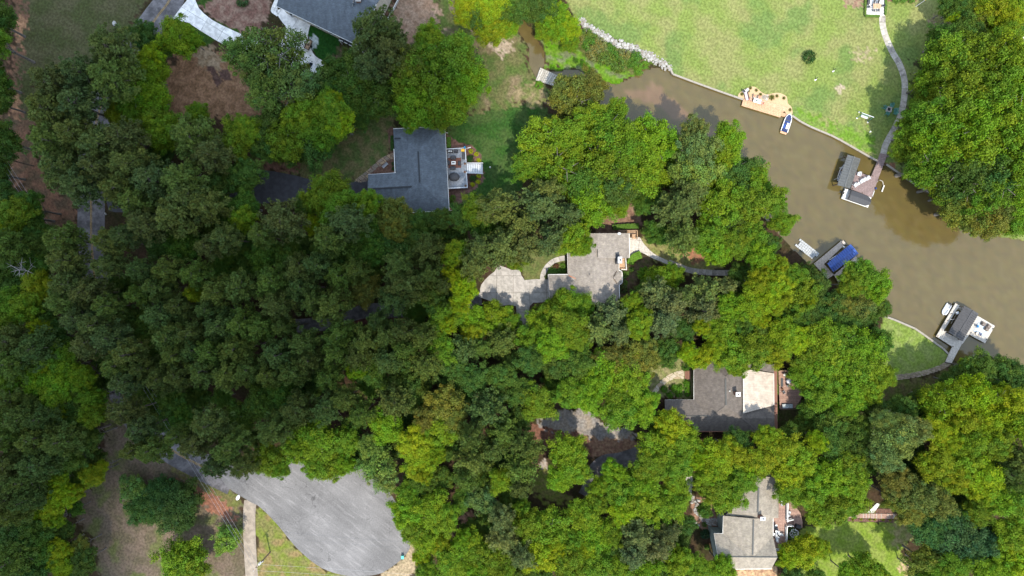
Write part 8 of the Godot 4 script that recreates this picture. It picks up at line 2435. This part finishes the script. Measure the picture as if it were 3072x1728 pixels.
func dir3() -> Vector3:
	var z := rng.randf_range(-1.0, 1.0)
	var a := rng.randf() * TAU
	var r := sqrt(1.0 - z * z)
	return Vector3(r * cos(a), z, r * sin(a))


func leaf(p: Vector3, n: Vector3, t: Vector3, a: float, b: float, c: Color) -> void:
	var u := t * a
	var v := n.cross(t) * b
	var k := leaf_v.size()
	leaf_v.append(p - u)
	leaf_v.append(p + v)
	leaf_v.append(p + u)
	leaf_v.append(p - v)
	for i in 4:
		leaf_n.append(n)
		leaf_c.append(c)
	leaf_i.append_array(PackedInt32Array([k, k + 1, k + 2, k, k + 2, k + 3]))


func leaf_mesh() -> ArrayMesh:
	var arr := []
	arr.resize(Mesh.ARRAY_MAX)
	arr[Mesh.ARRAY_VERTEX] = leaf_v
	arr[Mesh.ARRAY_NORMAL] = leaf_n
	arr[Mesh.ARRAY_COLOR] = leaf_c
	arr[Mesh.ARRAY_INDEX] = leaf_i
	var m := ArrayMesh.new()
	m.add_surface_from_arrays(Mesh.PRIMITIVE_TRIANGLES, arr)
	leaf_v = PackedVector3Array()
	leaf_n = PackedVector3Array()
	leaf_c = PackedColorArray()
	leaf_i = PackedInt32Array()
	return m


func tint() -> Color:
	var v := rng.randf_range(0.62, 1.05)
	return Color(v * rng.randf_range(0.85, 1.0), v, v * rng.randf_range(0.7, 1.0))


func clump(c: Vector3, r: float, n: int, size: float, flat := 0.8) -> void:
	var warm := rng.randf_range(0.76, 1.24)
	var base := Color(warm, 1.0, 1.0 / warm) * rng.randf_range(0.74, 0.96)
	var stretch := Vector3(rng.randf_range(0.75, 1.3), flat, rng.randf_range(0.75, 1.3))
	for i in n:
		var d := dir3()
		if d.y < -0.25 and rng.randf() < 0.7:
			d.y = -d.y
		var p := c + d * stretch * r * (rng.randf_range(0.45, 1.1) if rng.randf() < 0.85 else rng.randf_range(1.0, 1.45))
		var nn := (d * 0.7 + dir3() * 0.9 + Vector3(0, 0.35, 0)).normalized()
		var t := nn.cross(dir3()).normalized()
		var s := size * rng.randf_range(0.5, 1.3)
		leaf(p, nn, t, s, s * 0.6, tint() * base)


# crown 6 m in reach, its middle at the origin
func broad_crown(n_clumps: int, per: int, leaf_size: float, reach: float, flat: float) -> ArrayMesh:
	var lump := rng.randf() * 100.0
	for k in n_clumps:
		var d := dir3()
		d.y = absf(d.y) * 1.15 - 0.3
		if k % 5 == 0:
			d.y = rng.randf_range(-0.85, -0.2)
		d = d.normalized()
		var az := atan2(d.z, d.x)
		var out := 1.0 + 0.5 * wob.get_noise_2d(lump + cos(az) * 1.3, sin(az) * 1.3) + 0.2 * wob.get_noise_3d(lump + d.x * 3.0, d.y * 3.0, d.z * 3.0)
		var at := Vector3(d.x * reach, d.y * reach * flat, d.z * reach) * out * rng.randf_range(0.7, 1.02)
		clump(at, rng.randf_range(0.45, 1.3), int(per * rng.randf_range(0.7, 1.3)), leaf_size)
	for i in n_clumps * per / 6:
		var d := dir3()
		var p := Vector3(d.x * reach, d.y * reach * flat * 0.8, d.z * reach) * rng.randf_range(0.3, 0.85)
		var nn := (dir3() + Vector3(0, 0.6, 0)).normalized()
		leaf(p, nn, nn.cross(dir3()).normalized(), leaf_size * 1.6, leaf_size * 1.0, tint())
	return leaf_mesh()


func pine_crown() -> ArrayMesh:
	var lv := 10
	for j in lv:
		var f := float(j) / (lv - 1)
		var y := lerpf(-3.4, 3.6, f)
		var l := 4.7 * pow(1.0 - f, 0.62) * (0.75 + 0.25 * minf(1.0, f * 4.0)) + 0.5
		var nb := int(lerpf(8, 4, f))
		var a0 := rng.randf() * TAU
		for b in nb:
			var az := a0 + TAU * b / nb + rng.randf_range(-0.35, 0.35)
			var ll := l * rng.randf_range(0.65, 1.15)
			var nt := maxi(2, int(ll * 1.5))
			for k in nt:
				var g := (k + 1.6) / (nt + 0.6)
				var side := rng.randf_range(-0.9, 0.9) * g
				var c := Vector3(cos(az) * ll * g - sin(az) * side, y + g * 0.5 + rng.randf_range(-0.4, 0.4), sin(az) * ll * g + cos(az) * side)
				tuft(c, rng.randf_range(0.5, 0.85), 42)
	for k in 6:
		tuft(Vector3(rng.randf_range(-0.7, 0.7), 3.9 + rng.randf_range(-0.4, 0.4), rng.randf_range(-0.7, 0.7)), 0.6, 40)
	return leaf_mesh()


func tuft(c: Vector3, r: float, n: int) -> void:
	var warm := rng.randf_range(0.88, 1.12)
	var base := Color(warm, 1.0, 1.0 / warm) * rng.randf_range(0.78, 0.98)
	for i in n:
		var d := dir3()
		d.y = d.y * 0.7 + 0.25
		d = d.normalized()
		var nn := d.cross(dir3()).normalized()
		if nn.y < 0.0:
			nn = -nn
		leaf(c + d * r * 0.62, nn, d, r * 0.42, 0.085, tint() * base)


func pine_trunk() -> ArrayMesh:
	var st := begin()
	tube(st, [Vector3(0, -0.3, 0), Vector3(0.1, 6, 0.05), Vector3(-0.05, 12, 0.1), Vector3(0.08, 17, 0), Vector3(0, 21, 0)], [0.34, 0.28, 0.22, 0.14, 0.05], 7)
	for k in 14:
		var y := 13.0 + k * 0.55
		var a := k * 2.4
		var l := 3.6 * (1.0 - (y - 13.0) / 9.5)
		tube(st, [Vector3(0, y, 0), Vector3(cos(a) * l * 0.5, y + 0.3, sin(a) * l * 0.5), Vector3(cos(a) * l, y + 0.9, sin(a) * l)], [0.09, 0.06, 0.03], 4)
	st.generate_normals()
	return st.commit()


func broad_trunk() -> ArrayMesh:
	var st := begin()
	tube(st, [Vector3(0, -0.3, 0), Vector3(0.1, 2, 0), Vector3(0.0, 5, 0.15), Vector3(0.2, 8, 0), Vector3(0.1, 12.5, 0.1)], [0.42, 0.32, 0.27, 0.2, 0.06], 8)
	for k in 11:
		var y := 5.0 + k * 0.55
		var a := k * 2.2
		var l := rng.randf_range(2.6, 4.2)
		var e := Vector3(cos(a) * l, y + l * 0.75, sin(a) * l)
		tube(st, [Vector3(0, y, 0), Vector3(cos(a) * l * 0.45, y + l * 0.45, sin(a) * l * 0.45), e], [0.15, 0.1, 0.035], 5)
		for q in [-0.6, 0.6]:
			var f := Vector3(cos(a + q) * l * 0.95, y + l * 0.7, sin(a + q) * l * 0.95)
			tube(st, [Vector3(cos(a) * l * 0.45, y + l * 0.45, sin(a) * l * 0.45), f], [0.08, 0.025], 4)
	st.generate_normals()
	return st.commit()


func leaf_mat(c: Array, k: float) -> StandardMaterial3D:
	var m := mat(rgb(c[0] * k * 1.25, c[1] * k * 1.25, c[2] * k * 1.25), 0.6)
	m.vertex_color_use_as_albedo = true
	m.metallic_specular = 0.25
	m.backlight_enabled = true
	m.backlight = rgb(c[0] * 0.5, c[1] * 0.5, c[2] * 0.3).linear_to_srgb()
	return m


var crowns := [[], [], [], []]


func trees() -> void:
	for k in 6:
		crowns[0].append(pine_crown())
	for k in 7:
		crowns[1].append(broad_crown(170, 140, 0.185, 4.9, 0.75))
	for k in 3:
		crowns[2].append(broad_crown(210, 120, 0.17, 5.1, 0.82))
	for k in 4:
		crowns[3].append(broad_crown(85, 100, 0.19, 4.9, 0.78))
	var trunks := [pine_trunk(), broad_trunk()]
	var leaves := []
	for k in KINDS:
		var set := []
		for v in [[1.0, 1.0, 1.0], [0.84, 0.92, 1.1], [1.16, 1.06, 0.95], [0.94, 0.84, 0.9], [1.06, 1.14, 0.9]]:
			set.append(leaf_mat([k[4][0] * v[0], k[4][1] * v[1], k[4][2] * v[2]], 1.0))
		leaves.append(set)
	var n := 0
	for t in TREES:
		var k: Array = KINDS[t[0]]
		var h: float = t[4]
		var r: float = t[3]
		var size := ("tall" if h >= 17.5 else ("small" if h < 9.5 else "")) + (" broad" if r > 5.6 else (" slender" if r < 3.0 else ""))
		if t[0] == 8:
			size = ""
		size = size.strip_edges()
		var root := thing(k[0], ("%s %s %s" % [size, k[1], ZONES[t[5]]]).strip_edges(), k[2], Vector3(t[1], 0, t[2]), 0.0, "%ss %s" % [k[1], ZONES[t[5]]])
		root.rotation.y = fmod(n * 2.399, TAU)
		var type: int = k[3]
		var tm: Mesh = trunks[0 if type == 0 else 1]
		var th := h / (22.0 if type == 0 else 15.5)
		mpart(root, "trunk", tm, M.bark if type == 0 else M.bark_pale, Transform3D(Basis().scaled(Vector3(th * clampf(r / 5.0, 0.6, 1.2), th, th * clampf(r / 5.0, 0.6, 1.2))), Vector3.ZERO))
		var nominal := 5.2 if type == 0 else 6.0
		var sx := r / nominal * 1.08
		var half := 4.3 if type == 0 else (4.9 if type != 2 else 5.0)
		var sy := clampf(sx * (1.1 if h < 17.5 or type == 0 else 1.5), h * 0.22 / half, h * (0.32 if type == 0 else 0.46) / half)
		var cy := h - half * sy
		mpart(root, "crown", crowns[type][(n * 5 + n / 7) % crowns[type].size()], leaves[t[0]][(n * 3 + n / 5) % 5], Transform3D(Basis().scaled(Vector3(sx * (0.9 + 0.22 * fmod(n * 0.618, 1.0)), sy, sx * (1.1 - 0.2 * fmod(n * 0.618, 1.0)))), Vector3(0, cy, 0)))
		n += 1
